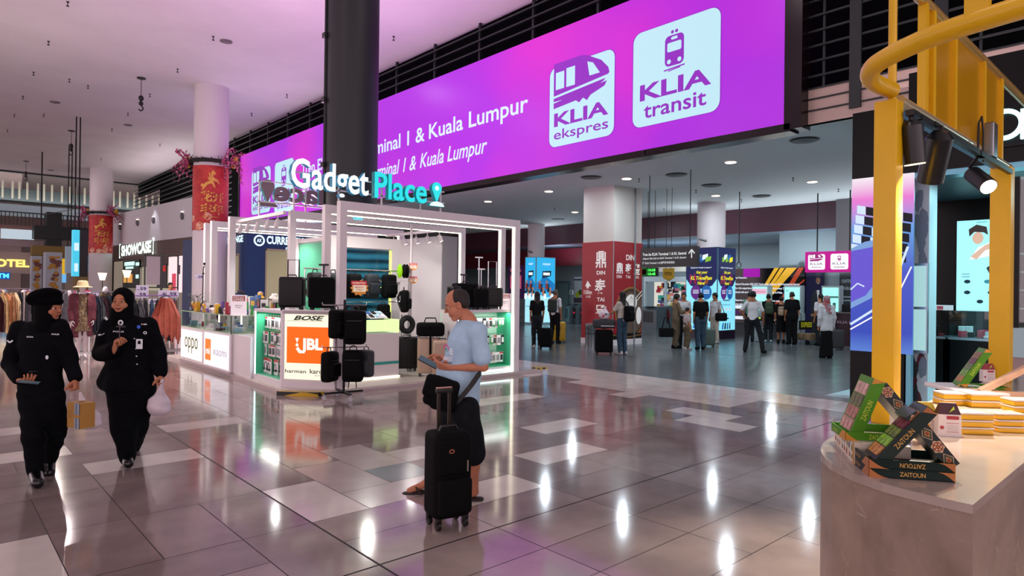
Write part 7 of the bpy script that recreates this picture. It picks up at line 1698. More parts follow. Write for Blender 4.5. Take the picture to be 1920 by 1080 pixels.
local_blob(t1,'beret',cloth('beret_black','#050507',.9,.1,spec=.05),(.97,-.22,.02),J1['head'],[ell((-.0,-.050,.088),(.118,.142,.072),.0,[[Rb[i][j] for j in range(3)] for i in range(3)]),ell((0,-.012,.05),(.102,.120,.05),.03)],.006)
def badges(t,items,mats):
 c = MB()
 for (o_,u_,v_,fn) in items: p = Plane2(c,o_,u_,v_); fn(p)
 return c.build('badge',mats,t)
BW = M('badge_white','#d8dce0',.5,emit=.05); BS = M('badge_silver','#c8ccd2',.25,.8); BRED = M('badge_red','#b04050',.5); BBL = M('badge_blue','#2c60d8',.5)
q1o = q
def mark(t,q,dep,px,py,v,fn,mats,u=(1,0,0),nm='badge'):
 c = MB(); p = Plane2(c,loc_px(q,dep,px,py,v),u,(0,0,1)); fn(p); return c.build(nm,mats,next((k for k in t.children if k.name.split('.')[0] in ('jacket','t_shirt')),t))
mark(t1,q1o,D1,50,633,-.10,lambda p: p.text('REDINA',0,0,.012,.055,0,.001,off=.02),BW,nm='name_tag')
mark(t1,q1o,D1,97,628,-.10,lambda p: p.text('POLIS',0,0,.012,.062,0,.001,off=.03),BW,nm='name_tag')
mark(t1,q1o,D1,18,641,-.045,lambda p: p.line([(-.02,.012),(0,-.006),(.026,.012)],.012,0,0),BW,nm='sleeve_chevron')
mark(t1,q1o,D1,88,670,-.118,lambda p: (p.poly(circ(0,0,.013,8,.018),0,0)),BS,nm='belt_badge')
# phone in her hand
def phone(lb,loc,rot,s=1.0):
 t = thing('phone',lb,'phone',loc); t.rotation_euler = rot
 c = MB(); c.box(-.037 * s,.037 * s,-.077 * s,.077 * s,-.0045,.0045,0,.004); o = c.build('phone_body',M('phone_black','#0c0d10',.2),t)
 c = MB(); c.box(-.034 * s,.034 * s,-.073 * s,.073 * s,.0046,.0050); c.build('phone_screen',E('phone_glow','#5c7480',.35),o); return t
hp = AT(54,717,D1 - .20); phone('black phone lying flat in the beret-wearing officer\'s hand',hp,(-.15,.1,RV - 1.2))
def W1(px,py,v): return AT(px,py,D1 + v)
wq = W1(152,778,.0); t = thing('paper_bag','brown and grey striped paper bag carried by the beret-wearing officer','bag',(wq.x,wq.y,wq.z - .10),RV - .5)
PB = M('paper_brown','#a87a34',.7,noise=.08); c = MB(); c.box(-.095,.095,-.06,.06,0,.21); c.build('bag_body',PB,t)
c = MB(); p = Plane2(c,(.015,-.06,0),(1,0,0),(0,0,1));
for k,(x0,x1,mi) in enumerate(((0,.022,0),(.022,.034,1),(.034,.07,0),(.07,.08,1))): p.rect(x0,x1,0,.21,mi,.001)
p.rect(0,.08,.09,.115,2,.002); pts = circ(-.06,.115,.024,14)
for k in range(14): p.line([pts[k],pts[(k + 1) % 14]],.003,1,.001)
c.build('printed_stripes',[M('stripe_grey','#8c98a8',.6),M('stripe_dark','#28303c',.6),PB],t)
PLB = M('plastic_bag','#d8ccd4',.4,trans=.0,noise=.05);
def carrier(lb,top,bot,r,res=.006,group=None):
 t = thing('plastic_bag',lb,'bag',bot); h = (top - bot); q = SM()
 pr = [ell((0,0,r * .9),(r,r * .72,r * 1.05),.03),ell((.02,0,r * .5),(r * .9,r * .7,r * .6),.03),cap((0,0,r * 1.2),tuple(h),r * .55,.012,.04,.6,(0,1,0))]
 q.blob(pr,res,disp=folds(.005,70)); q.build('bag_body',PLB,t); return t
carrier('white plastic bag hanging behind the brown paper bag',AT(150,738,D1 + .04),AT(168,803,D1 + .14),.085)
# second officer
q = G(240,873); D2 = zdep(q); q2o = q
J2 = pj(q,D2,dict(head=(229,567,.0),neck=(236,600,.03),chest=(241,630,.04),waist=(244,676,.04),pelvis=(245,718,.04),shR=(206,612,.03),elR=(190,662,.02),wrR=(215,655,-.20),shL=(277,611,.05),elL=(296,662,.10),wrL=(302,702,.04),
 hipR=(228,728,.04),knR=(233,800,-.02),anR=(239,858,.02),toeR=(241,869,-.13),hipL=(264,728,.06),knL=(252,802,.14),anL=(250,838,.50),toeL=(248,858,.44)))
face2 = Vector((.16,-.98,-.02))
jk = top_prims(J2,1.18,'long',tuple(Vector(J2['pelvis'])),.012,slw=1.1) + [cap(tuple(Vector(J2['waist']) + Vector((0,0,-.05))),tuple(Vector(J2['pelvis']) + Vector((-.03,0,-.02))),.17,.215,.05,.72,(0,1,0)),cap(tuple(Vector(J2['waist']) + Vector((-.10,0,-.03))),tuple(loc_px(q,D2,199,716,.03)),.11,.085,.06,.7,(0,1,0)),bxx(tuple(Vector(J2['pelvis']) - Vector((0,0,.27))),(.5,.5,.2),.01,.01,None,-1)]
tr = leg_prims(J2,.118,.098,.062,bulk=1.12)
hd = {'R': (Vector((.25,-.1,.95)),Vector((.9,.25,0)),Vector((.1,.9,.3)),[.65,.8,.9,1.0],1.0,.9),'L': (Vector((.2,-.1,-1)),Vector((-.9,-.2,0)),Vector((0,-1,0)),1.1,1.0,.8)}
t2 = figure('person','smiling uniformed officer in black headscarf, holding a white plastic bag at the side',(q.x,q.y,0),RV,J2,face2,'#b87a58',None,
 [('jacket',UNI,jk,.010,folds(.004,42,3)),('trousers',UNI,tr,.010,folds(.004,40,4)),('shoe',BOOT,shoe_prims(J2,'R',.046),.006,None),('shoe',BOOT,shoe_prims(J2,'L',.046),.007,None)],2,hd,.97,full=1.12)
HJ2 = [ell((0,-.02,.035),(.095,.115,.108),.0),ell((0,.0,-.075),(.092,.10,.08),.04),cap((0,-.01,-.09),(0,.01,-.155),.088,.105,.05,.85,(0,1,0)),ell((0,.118,.0),(.069,.090,.092),.006,None,-1)]
local_blob(t2,'headscarf',SCF,face2,J2['head'],HJ2,.005,.97,folds(.0025,55))
M2 = lambda px,py,v,fn,mats,nm='badge',u=(1,0,0): mark(t2,q2o,D2,px,py,v,fn,mats,u,nm)
for k,(x,y) in enumerate(((252,635),(255,654),(256,668),(257,683))):
 c = MB(); c.ball(loc_px(q2o,D2,x,y,-.155 - .012 * k),.008,0,6); c.build('button',BS,t2)
M2(226,605,-.14,lambda p: (p.poly(circ(0,0,.026,9),0,0),p.poly(circ(0,0,.012,8),1,.001)),[BW,UNI])
M2(212,623,-.145,lambda p: p.text('POLIS',0,0,.014,.10,0,.001,off=.03),BW,'name_tag'); M2(217,614,-.15,lambda p: p.rect(0,.09,0,.018,0,0),M('tag_dim','#2c2628',.5),'name_tag')
M2(184,628,-.06,lambda p: p.line([(0,0),(.03,.004),(.075,.032)],.014,0,0),BW,'sleeve_chevron'); M2(195,597,-.04,lambda p: p.poly([(0,.0),(.025,-.02),(.04,-.005),(.015,.02)],0,0),BW,'shoulder_mark')
M2(260,613,-.155,lambda p: p.poly(circ(0,0,.017,10),0,0),BBL,'badge_reel'); M2(257,645,-.17,lambda p: (p.poly(rrect(.02,0,.06,.09,.006),0,0),p.poly([(.004,.0),(.034,.0),(.03,.03),(.01,.03)],1,.001)),[BW,UNI],'id_card')
M2(265,609,-.14,lambda p: (p.rect(0,.05,0,.010,0,0),p.rect(.01,.02,0,.010,1,.001)),[BW,BRED],'ribbon_bar'); M2(272,624,-.14,lambda p: (p.poly(circ(0,0,.018,10,.014),0,0),p.poly(circ(0,0,.010,8,.007),1,.001)),[BW,UNI])
# smile: slightly open mouth
rr_,ff_,uu_ = basis(face2); hc2 = Vector(J2['head']); c = MB(); c.tube([hc2 + (rr_ * x + ff_ * y + uu_ * z) * .97 for x,y,z in ((-.030,.081,-.042),(-.016,.0915,-.0525),(0,.0945,-.0555),(.016,.0915,-.0525),(.030,.081,-.042))],[.0012,.003,.0034,.003,.0012],6); c.build('smile',M('smile_dark','#5c2c28',.4),t2)
c = MB(); c.tube([AT(223,650,D2 - .22),AT(225,606,D2 - .20)],.004,6); tag(c.build('thin_stick',M('stick_dark','#3c2c2c',.5)),'thin dark stick held up in the smiling officer\'s hand','stick')
carrier('white plastic bag hanging from the smiling officer\'s hand',AT(305,712,D2 - .0),AT(297,777,D2 + .05),.10)
# ------------------------------------------------------------------ man with the phone
q = G(868,938); D3 = zdep(q); q3o = q
J3 = pj(q,D3,dict(head=(858,573,.0),neck=(879,604,.02),chest=(874,640,.02),waist=(864,700,.02),pelvis=(864,752,.03),shL=(895,621,-.12),elL=(907,688,-.16),wrL=(843,690,-.12),shR=(873,620,.16),elR=(858,672,.22),wrR=(832,672,.10),
 hipL=(870,770,-.05),knL=(886,848,-.06),anL=(889,922,.0),toeL=(866,934,-.02),hipR=(852,770,.10),knR=(838,845,.14),anR=(800,906,.17),toeR=(768,920,.15)))
face3 = Vector((-.93,-.13,-.36)).normalized()
TEE = cloth('tshirt_blue','#a8cae0',.85,.04); SHO = cloth('shorts_charcoal','#15181c',.9,.15)
fd3 = (1,0,0)
def man_top():
 c_,w_,p_,n_ = [Vector(J3[k]) for k in ('chest','waist','pelvis','neck')]; B = []
 B += [cap(n_ - Vector((0,0,.05)),c_,.085,.145,.06,.86,fd3),cap(c_,w_,.15,.158,.06,.95,fd3),cap(w_,p_ + Vector((0,0,.0)),.158,.150,.05,1.0,fd3),ell(tuple(w_ + Vector((-.065,0,-.05))),(.135,.14,.15),.06)]
 for s in 'LR':
  S,E_ = Vector(J3['sh' + s]),Vector(J3['el' + s]); B += [cap(n_.lerp(c_,.35),S,.075,.070,.05),cap(S,S.lerp(E_,.74),.068,.072,.03)]
 B += [bxx(tuple(p_ - Vector((0,0,.22))),(.5,.5,.2),.01,.01,None,-1),ell(tuple(n_ + Vector((-.01,0,.055))),(.068,.066,.06),.01,None,-1)]
 return B
hd = {'L': (Vector((-.93,.10,.22)),Vector((.15,.75,.65)),Vector((-.2,.2,.9)),[.25,.35,.5,.6],1.0,.3),'R': (Vector((-.95,-.10,.10)),Vector((0,-.7,-.65)),Vector((-.1,-.3,.9)),[.35,.6,.75,.8],.95,.5)}
t3 = figure('person','grey-haired man in glasses and a pale blue t-shirt, looking down at a phone',(q.x,q.y,0),RV,J3,face3,'#bc7c5e',('balding',M('hair_greying','#231c1b',.75,noise=.5,nscale=120)),
 [('t_shirt',TEE,man_top(),.008,folds(.0035,26,6)),('shorts',SHO,leg_prims(J3,.115,.100,.1,cut=-1,bulk=1.06) ,.009,folds(.003,26,5)),
  ('sandal',M('sandal_brown','#241a16',.6),[cap(tuple(Vector(J3['an' + 'R']) + Vector((.05,0,-.06))),tuple(Vector(J3['toeR']) + Vector((-.02,0,-.022))),.038,.042,.01,.35,(0,0,1)),cap(tuple(Vector(J3['toeR']) + Vector((.10,-.042,-.012))),tuple(Vector(J3['toeR']) + Vector((.055,-.012,.030))),.008,.010,.004),cap(tuple(Vector(J3['toeR']) + Vector((.10,.042,-.012))),tuple(Vector(J3['toeR']) + Vector((.055,.012,.030))),.008,.010,.004),cap(tuple(Vector(J3['toeR']) + Vector((.055,0,.032))),tuple(Vector(J3['toeR']) + Vector((.015,0,.012))),.010,.007,.006)],.005,None),
  ('sandal',M('sandal_brown','#241a16',.6),[cap(tuple(Vector(J3['anL']) + Vector((.04,0,-.055))),tuple(Vector(J3['toeL']) + Vector((-.02,0,-.012))),.040,.044,.01,.4,(0,0,1))],.006,None)],2,hd,1.0,full=1.06,legs=1.05)
r_,f_,u_ = basis(face3); hc = Vector(J3['head']); c = MB()
for sx in (-1,1):
 c.tube([hc + r_ * (.031 * sx + .021 * math.cos(a)) + f_ * .104 + u_ * (.002 + .016 * math.sin(a)) for a in [k * .3927 for k in range(16)]],.0014,5,closed=True); c.tube([hc + r_ * (.052 * sx) + f_ * .102 + u_ * .008,hc + r_ * (.078 * sx) + f_ * .0 + u_ * .012,hc + r_ * (.078 * sx) - f_ * .015 + u_ * .0],.0013,5)
c.tube([hc - r_ * .01 + f_ * .106 + u_ * .006,hc + f_ * .109 + u_ * .009,hc + r_ * .01 + f_ * .106 + u_ * .006],.0013,5); c.build('glasses',M('wire_gold','#b8a070',.25,.9),t3)
mk = lambda px,py,v,fn,mats,nm: mark(t3,q3o,D3,px,py,v,fn,mats,(.80,-.60,0),nm)
mk(832,655,-.215,lambda p: (p.line([(.0,.0),(.01,.03),(.03,.038),(.045,.02),(.05,-.005)],.010,1,.001),p.line([(.015,-.01),(.03,.012),(.035,-.02)],.008,2,.001),p.text('E',.065,-.035,.045,.03,0,.001,off=.03),p.text('AMAROO',-.005,-.085,.036,.095,0,.001,off=.03),p.rect(-.005,.09,-.103,-.097,3,.001)),[M('tee_white','#e4ecf4',.7),M('tee_pink','#d84c9c',.7),M('tee_teal','#3ca8a8',.7),M('tee_dark','#283040',.7)],'shirt_print')
ph = AT(803,679,D3 - .04); tp = phone('dark phone held up in both hands by the man in the pale blue t-shirt',ph,(0,0,0),1.05)
xa = (RGT * .88 - Vector((0,0,1)) * .46).normalized(); za = Vector((0,0,1)) * .75 + RGT * .40 - FWD * .35; za = (za - xa * za.dot(xa)).normalized(); ya = za.cross(xa)
tp.rotation_euler = Matrix((ya,-xa,za)).transposed().to_euler()
# crossbody bag
t = thing('crossbody_bag','black crossbody bag hanging at the waist of the man in the pale blue t-shirt','bag',(q.x,q.y,0),RV)
bc = loc_px(q3o,D3,828,736,-.17); Rb = Matrix.Rotation(.28,3,'Y'); RbL = [[Rb[i][j] for j in range(3)] for i in range(3)]
s_ = SM(); s_.blob([bxx(tuple(bc),(.125,.05,.115),.04,.0,RbL),bxx(tuple(bc + Vector((.02,0,-.06))),(.09,.045,.085),.03,.02,RbL)],.006,disp=folds(.003,40)); s_.build('bag_body',FAB,t)
s_ = SM(); s_.blob([bxx(tuple(bc + Vector((-.005,-.02,.035))),(.13,.045,.085),.03,.0,RbL)],.006); s_.build('flap',FAB,t)
c = MB(); pts = [loc_px(q3o,D3,x,y,v) for x,y,v in ((848,762,-.16),(866,744,-.185),(884,722,-.19),(899,700,-.17),(905,675,-.10),(900,655,.0))]
for a_,b_ in zip(pts,pts[1:]): c.frame(a_,b_,.008,.038)
c.build('strap',BLACK,t)
# his suitcase
q = G(838,984); t = thing('suitcase','large black soft suitcase with raised handle, standing beside the man with the phone','suitcase',(q.x,q.y,0),RV + .52)
w,h,d,z0 = .285,.60,.23,.075
c = MB(); c.box(-w / 2,w / 2,-d / 2,d / 2,z0,z0 + h,0,.05); c.build('shell',FAB,t)
c = MB(); c.box(-w * .44,w * .44,-d / 2 - .045,-d / 2 + .03,z0 + .04,z0 + h * .48,0,.03); c.build('pocket',FAB,t)
c = MB(); c.box(-w * .44,w * .44,-d / 2 - .018,-d / 2 + .03,z0 + h * .52,z0 + h * .93,0,.02); c.build('pocket',FAB,t)
c = MB(); c.tube([(-.07,0,z0 + h),(-.055,0,z0 + h + .03),(.055,0,z0 + h + .03),(.07,0,z0 + h)],.011,8); c.build('carry_handle',BLACK,t)
c = MB(); c.tube([(w / 2 + .002,-.03,z0 + .18),(w / 2 + .025,-.02,z0 + .2),(w / 2 + .025,.02,z0 + .4),(w / 2 + .002,.03,z0 + .42)],.009,6); c.build('side_handle',BLACK,t)
c = MB()
for x in (-.042,.042): c.box(x - .011,x + .011,d * .34 - .008,d * .34 + .008,z0 + h - .02,z0 + h + .26)
c.build('telescopic_tube',M('handle_bronze','#3a342e',.35,.7),t)
c = MB(); c.box(-.065,.065,d * .34 - .014,d * .34 + .014,z0 + h + .255,z0 + h + .29,0,.008); c.build('handle_grip',BLACK,t); c = MB(); c.box(-.06,.06,d * .34 - .012,d * .34 + .012,z0 + h + .288,z0 + h + .297,0,.004); c.build('handle_trim',M('trim_copper','#c89c88',.3,.6),t)
c = MB(); c.tube([Vector((-.03,-d / 2 - .02,z0 + h * .80)) + Vector((.017 * math.cos(a),0,.012 * math.sin(a))) for a in [k * .524 for k in range(12)]],.003,5,closed=True); c.build('maker_badge',M('badge_orange','#c87850',.4),t)
c = MB(); c.box(w * .30,w * .34,-d / 2 - .026,-d / 2 - .016,z0 + h * .55,z0 + h * .68); c.build('zip_pull',CHROME,t)
for sx in (-1,1):
 for sy in (-1,1):
  c = MB(); x,y = sx * (w / 2 - .04),sy * (d / 2 - .035); c.tube([(x - .013,y,.033),(x + .013,y,.033)],.033,14); c.box(x - .022,x + .022,y - .016,y + .016,.04,.09,0,.006); c.build('wheel',BLACK,t)
# ================================================================== people in the ticket hall
SK1,SK2 = '#a8704e','#8c5a40'
BLKC = cloth('cloth_black','#0e0f12',.9); WHC = cloth('cloth_white','#c8ccd0',.85,.05); CRM = cloth('cloth_cream','#b8b4a8',.85,.05); CHA = cloth('cloth_charcoal','#1e2226',.9); JEA = cloth('jeans_blue','#34485a',.85,.2); OLV = cloth('cloth_olive','#5c5444',.85); TAU = cloth('coat_taupe','#6c604e',.85); SHW = M('shoe_white','#a8a8a8',.5)
def person(lb,px,py,H,face_deg,hair,top,bottom,skin_c=SK1,sleeve='short',bulk=1.0,coat=None,skirt=None,arms=None,step=.0,shoe=None,extra=None,thin=1.0,looks=0.0,tilt=0.0,loose=.0):
 """face_deg: 0 faces the viewer, 180 faces away, 90 faces picture-right"""
 q = G(px,py); a = math.radians(face_deg); d = (-FWD) * math.cos(a) + RGT * math.sin(a); rz = math.atan2(d.y,d.x) - math.pi / 2
 J = stdJ(H,arms=arms,step=step,wide=.84 + .1 * bulk); s = H / 1.7
 res = .013; parts = [('top',top,top_prims(J,bulk * .93,sleeve,coat and (0,0,coat * s) or None,loose),res,folds(.0022,40,px % 5))]
 if skirt: parts.append(('skirt',bottom,[cap((0,0,1.0 * s),(0,0,skirt * s),.125 * bulk,.17 * bulk,.03,.8,(0,1,0)),bxx((0,0,(skirt - .2) * s),(.5,.5,.2 * s),.01,.0,None,-1)],res,folds(.006,14)))
 else: parts.append(('trousers',bottom,leg_prims(J,.088,.07,.058,bulk=bulk),res,folds(.004,40,px % 3)))
 for k in 'LR': parts.append(('shoe',shoe or BLKC,shoe_prims(J,k,.042),.011,None))
 la = math.radians(looks); f = Vector((math.sin(la),math.cos(la),tilt))
 t = figure('person',lb,(q.x,q.y,0),rz,J,f,skin_c,hair,parts,1 if py > 655 else 0,None,.93 * s,legs=.82,thin=min(1,thin)); return t,J,q,rz
def wear_pack(lb,J,q,rz,mat,s=1.0,dz=.0,dx=.0):
 t = thing('backpack',lb,'backpack',(q.x,q.y,0),rz); c = Vector(J['chest']) + Vector((dx,-.20,-.06 + dz)); sm = SM(); sm.blob([bxx(tuple(c),(.145 * s,.09 * s,.21 * s),.07,.0),bxx(tuple(c + Vector((0,-.07,-.06))),(.11 * s,.06,.12 * s),.04,.02)],.011); sm.build('body',mat,t)
 for k in 'LR': m = MB(); S = Vector(J['sh' + k]); m.tube([c + Vector((S.x * .5,.06,.17)),S + Vector((-S.x * .35,-.02,.085)),S + Vector((-S.x * .35,.10,-.02)),Vector((S.x * .75,.06,c.z - .12))],.016,6); m.build('strap',BLACK,t)
HB = HAIR
person('person with long black hair in all black, standing beside a black suitcase',1006,652,1.63,190,('long',HB),BLKC,CHA,shoe=SHW,sleeve='short',coat=.95)
suitcase('suitcase','black suitcase beside the person with long black hair in all black',G(1023,654),-.9,.36,.55,.25,FAB,.0,'U',False)
_,J,q,rz = person('man in a white t-shirt with a dark backpack, standing by a yellow suitcase',1040,644,1.70,150,('short',M('hair_grey','#4c4842',.7)),WHC,BLKC,step=.05)
wear_pack('dark green-black backpack worn by the man beside the yellow suitcase',J,q,rz,M('pack_greenblack','#18241f',.8))
suitcase('suitcase','bright yellow suitcase beside the man in a white t-shirt',G(1048,642),-.8,.42,.62,.26,M('case_yellow','#b89010',.35),.0,'U',True)
_,J,q,rz = person('person with long dark hair and jeans, reaching to a white bag on a suitcase',1166,665,1.66,215,('long',HB),CRM,JEA,shoe=SHW,arms=dict(elL=(-.24,.10,1.16),wrL=(-.22,.34,1.08)))
wear_pack('black backpack worn on one shoulder by the person in jeans',J,q,rz,FAB,1.0,-.08,.05)
qs_ = G(1132,664); suitcase('suitcase','large black suitcase with a grey bag on top, in front of the red pillar',qs_,-.75,.46,.60,.28,FAB,.0,'U',False)
c = MB(); c.box(-.3,.3,-.15,.15,0,.24,0,.09); c.box(-.1,.25,-.155,-.15,.06,.075,1); tag(c.build('duffel_bag',[GRAYF,WHITE],None,(qs_.x,qs_.y,.69),-.75),'dark grey soft bag lying across the suitcase in front of the red pillar','bag')
bt_ = Vector((qs_.x,qs_.y,.93)); q = SM(); q.blob([ell((0,0,.11),(.15,.11,.12),.03),cap((0,0,.15),(.04,0,.33),.08,.015,.05)],.01,disp=folds(.006,60)); t = thing('plastic_bag','white plastic bag with red print on top of the grey bag by the red pillar','bag',bt_,-.75); q.build('bag_body',PLB,t)
c = MB(); p = Plane2(c,(-.08,-.125,.05),(1,0,0),(0,0,1)); p.poly(circ(.04,.04,.035,8),0,0); p.poly(circ(.11,.09,.03,7),1,.001); c.build('printed_mark',[R5,M('mark_navy','#283050',.5)],t)
person('person with a black bob in a long taupe coat, bent over a phone',1267,653,1.62,95,('bob',HB),TAU,OLV,sleeve='long',coat=.62,arms=dict(elL=(-.2,.1,1.12),wrL=(-.1,.33,1.16),elR=(.2,.1,1.12),wrR=(.05,.34,1.16)),tilt=-.35)
c = MB(); c.box(-.2,.2,-.09,.09,0,.26,0,.03); c.tube([(-.12,0,.25),(-.06,0,.55),(.06,0,.55),(.12,0,.25)],.014,6); q = AT(1249,630,18.6); tag(c.build('tote_bag',BLKC,None,(q.x,q.y,.38),-.6),'black tote bag hanging beside the person in the taupe coat','bag')
person('man behind the taupe-coated person, head lowered, in a pale top',1281,651,1.66,-20,('short',HB),WHC,CHA,tilt=-.3)
person('child in a plaid shirt and khaki trousers standing beside the person in black t-shirt',1288,655,1.22,100,('short',HB),cloth('plaid_white','#a8a0a0',.85,.25,nscale=50),OLV,shoe=SHW)
_,J,q,rz = person('person in a black t-shirt and blue jeans seen from behind, amid the family group',1313,655,1.66,180,('short',HB),BLKC,JEA,bulk=1.12,step=.04)
suitcase('suitcase','small grey-green suitcase standing among the family group',G(1330,650),-.9,.34,.5,.22,M('case_sage','#4c6058',.5),.0,'U',False)
person('person in a white shirt and white trousers with a black shoulder bag',1340,644,1.66,-60,('bob',HB),WHC,CRM,sleeve='short',shoe=SHW,tilt=-.3)
c = MB(); c.box(-.17,.17,-.08,.08,0,.25,0,.06); c.tube([(-.1,0,.24),(-.04,0,.6),(.1,0,.24)],.012,6); q = AT(1352,608,19.4); tag(c.build('shoulder_bag',BLKC,None,(q.x,q.y,.82),-.6),'black shoulder bag behind the person dressed in white','bag')
person('man in a white short-sleeved shirt and dark trousers, hand on hip, legs apart',1411,661,1.72,155,('short',HB),WHC,CHA,skin_c=SK2,arms=dict(elL=(-.33,-.04,1.13),wrL=(-.2,.0,.98),elR=(.27,0,1.1),wrR=(.27,.05,.86),hipL=(-.09,0,.9),knL=(-.14,.02,.5),anL=(-.20,-.02,.085),toeL=(-.22,.13,.035),knR=(.20,.03,.5),anR=(.27,-.05,.085),toeR=(.33,.08,.035)))
person('person in a green t-shirt and dark cap at the ticket machine with the pink banner',1405,641,1.70,170,('short',HB),M('cloth_teal_green','#4c8c74',.8),CHA)
_,J,q,rz = person('slim person in a dark t-shirt with a green-trimmed backpack, between two ticket machines',1440,642,1.64,165,('short',HB),BLKC,CHA,skin_c=SK2,shoe=M('shoe_pale_blue','#7fa0a8',.5))
wear_pack('dark backpack with green side pockets on the slim person',J,q,rz,M('pack_darkgreen','#283c24',.8),.95)
_,J,q,rz = person('person in a dark top and long black skirt with a beige backpack',1464,644,1.55,160,('bun',HB),BLKC,BLKC,skirt=.42)
wear_pack('beige backpack worn by the person in the black skirt',J,q,rz,M('pack_beige','#94806a',.8),.75)
person('large person in black t-shirt and black trousers facing the middle ticket machine',1484,646,1.72,180,('short',M('hair_brown','#241a14',.6)),BLKC,BLKC,bulk=1.3)
person('person with a long dark ponytail in white, behind the person in the flowered headscarf',1538,648,1.66,185,('tail',HB),WHC,CHA)
FLO = M('scarf_flower','#8c98a0',.8,col2='#a83c44',nscale=9)
_,J,q,rz = person('person in a white top, long black skirt and flowered grey-red headscarf',1549,671,1.62,180,('hijab_drape',FLO),WHC,BLKC,sleeve='long',skirt=.04,bulk=1.05,coat=.80)
suitcase('suitcase','dark suitcase standing to the right of the person in the flowered headscarf',G(1568,656),-.9,.4,.55,.25,GRAYF,.0,'U',False)
# stall keepers and shoppers on the left
q = AT(324,560,20.5);
def bust(lb,px,py,H,fd_,hair,top,D):
 g = AT(px,540,D); y = 540 + (CAMH * FPX / D); gg = G(px,544 + CAMH * FPX / D); return person(lb,px,537 + CAMH * FPX / D,H,fd_,hair,top,CHA)
bust('young person with dark hair in a white t-shirt behind the clothes rails',318,0,1.78,60,('short',HB),WHC,22.5)
bust('person in a pale cap behind the phone counter of the stall',487,0,1.55,20,('cap',M('cap_beige','#c8b09c',.8)),CRM,17.2)
bust('person in black bending inside the stall near the neck pillows',450,0,1.45,120,('short',HB),BLKC,17.5)
# ================================================================== shop row, far hall and clothes stall on the left
XL = 10.6
def LX(px,py): return AX(px,py,XL)
ya,yb = LX(372,450).y,LX(208,450).y
zt0,zt1,zm0,zm1 = LX(368,371).z,LX(208,402).z,LX(368,445).z,LX(208,460).z
c = MB(); c.add([(XL,ya - 3,zm0),(XL,yb + 3,zm1),(XL,yb + 3,zt1),(XL,ya - 3,zt0),(XL + .3,ya - 3,zm0),(XL + .3,yb + 3,zm1),(XL + .3,yb + 3,zt1),(XL + .3,ya - 3,zt0)],[(0,3,2,1),(4,5,6,7),(0,1,5,4),(3,7,6,2),(0,4,7,3),(1,2,6,5)])
struct('wall_curved_white',c,M('wall_white_lit','#cfcdd2',.6))
c = MB(); c.box(XL + .05,XL + .3,ya - 3,yb + 3,2.9,4.6); struct('wall_brown_fascia',c,M('fascia_brown','#4e3c34',.5))
for px,py in ((227,426),(260,418),(290,413),(344,405)):
 q = LX(px,py); t = thing('wall_lamp','small oval lamp on the curved white wall, %s' % {227: 'farthest from the viewer',260: 'second from the far end',290: 'in the bright patch of light',344: 'nearest the tall poster column'}[px],'wall lamp',q)
 c = MB(); c.ball((-.08,0,0),.13,0,8,(.8,.7,1.7)); c.build('lamp_body',M('lamp_grey','#6c6870',.4),t); c = MB(); c.tube([(-.08,0,.2),(-.08,0,.25)],.07,8); c.build('bulb',E('bulb_glow','#ffeeda'),t)
lamp('SPOT','wall_wash',LX(290,410) + Vector((-1.2,0,1.2)),90,(.9,.93,1),.1,target=LX(290,440),spot=70)
SGL = E('showcase_white','#ecfff8',1.5)
t = thing('shop_sign','glowing white SHOWCASE sign in square brackets on the brown fascia','sign',(XL,0,0)); c = MB()
y0,y1 = LX(225,470),LX(290,470); p = Plane2(c,(0,y0.y,y0.z - .45),(0,-1,0),(0,0,1)); W = y0.y - y1.y; hh = .95
p.text('SHOWCASE',W * .07,0,hh * .82,W * .86,0,.05,off=.05); p.text('[',0,-.12,hh * 1.1,W * .035,0,.05,off=.02); p.text(']',W * .96,-.12,hh * 1.1,W * .035,0,.05,off=.02); c.build('letters',SGL,t)
t = thing('lit_shop','brightly lit shopfront under the SHOWCASE sign with lit posters and shelves','shopfront',(XL,0,0))
def pan(x0,x1,y0,y1,mat,dx=.0,nm='lit_panel',d=.06):
 a,b_ = AX(x0,(y0 + y1) / 2,XL + dx),AX(x1,(y0 + y1) / 2,XL + dx); c = MB(); c.box(dx - d,dx,b_.y,a.y,max(0.0,AX((x0 + x1) / 2,y1,XL + dx).z),AX((x0 + x1) / 2,y0,XL + dx).z); return c.build(nm,mat,t)
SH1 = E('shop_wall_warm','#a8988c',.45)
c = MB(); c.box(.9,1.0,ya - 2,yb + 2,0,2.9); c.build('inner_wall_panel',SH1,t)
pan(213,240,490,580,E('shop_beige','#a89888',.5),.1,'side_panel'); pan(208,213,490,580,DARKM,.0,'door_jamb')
pan(232,262,488,540,M('shop_green_dark','#1c2c2a',.4),.0,'menu_board'); pan(234,252,491,498,E('neon_white','#c8fff0',1.2),-.07,'neon_mark',.02); pan(236,250,500,504,E('neon_white','#c8fff0'),-.07,'neon_mark',.02); pan(255,261,492,498,E('neon_white','#c8fff0'),-.07,'neon_mark',.02); pan(232,248,514,530,E('neon_amber','#e0a050',.9),-.07,'lit_picture',.02); pan(255,260,515,522,E('neon_white','#c8fff0'),-.07,'neon_mark',.02)
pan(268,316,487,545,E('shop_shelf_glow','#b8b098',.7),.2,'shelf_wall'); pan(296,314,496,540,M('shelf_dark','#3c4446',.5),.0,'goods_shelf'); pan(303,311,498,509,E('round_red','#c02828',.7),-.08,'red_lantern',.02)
pan(318,343,481,548,E('poster_pinkwhite','#ffe0e4',1.0),-.05,'lit_poster'); pan(323,330,513,545,E('poster_red_figure','#e04860',.8),-.12,'poster_figure',.02); pan(334,338,497,514,E('poster_hair','#5c4450',.5),-.12,'poster_figure',.02)
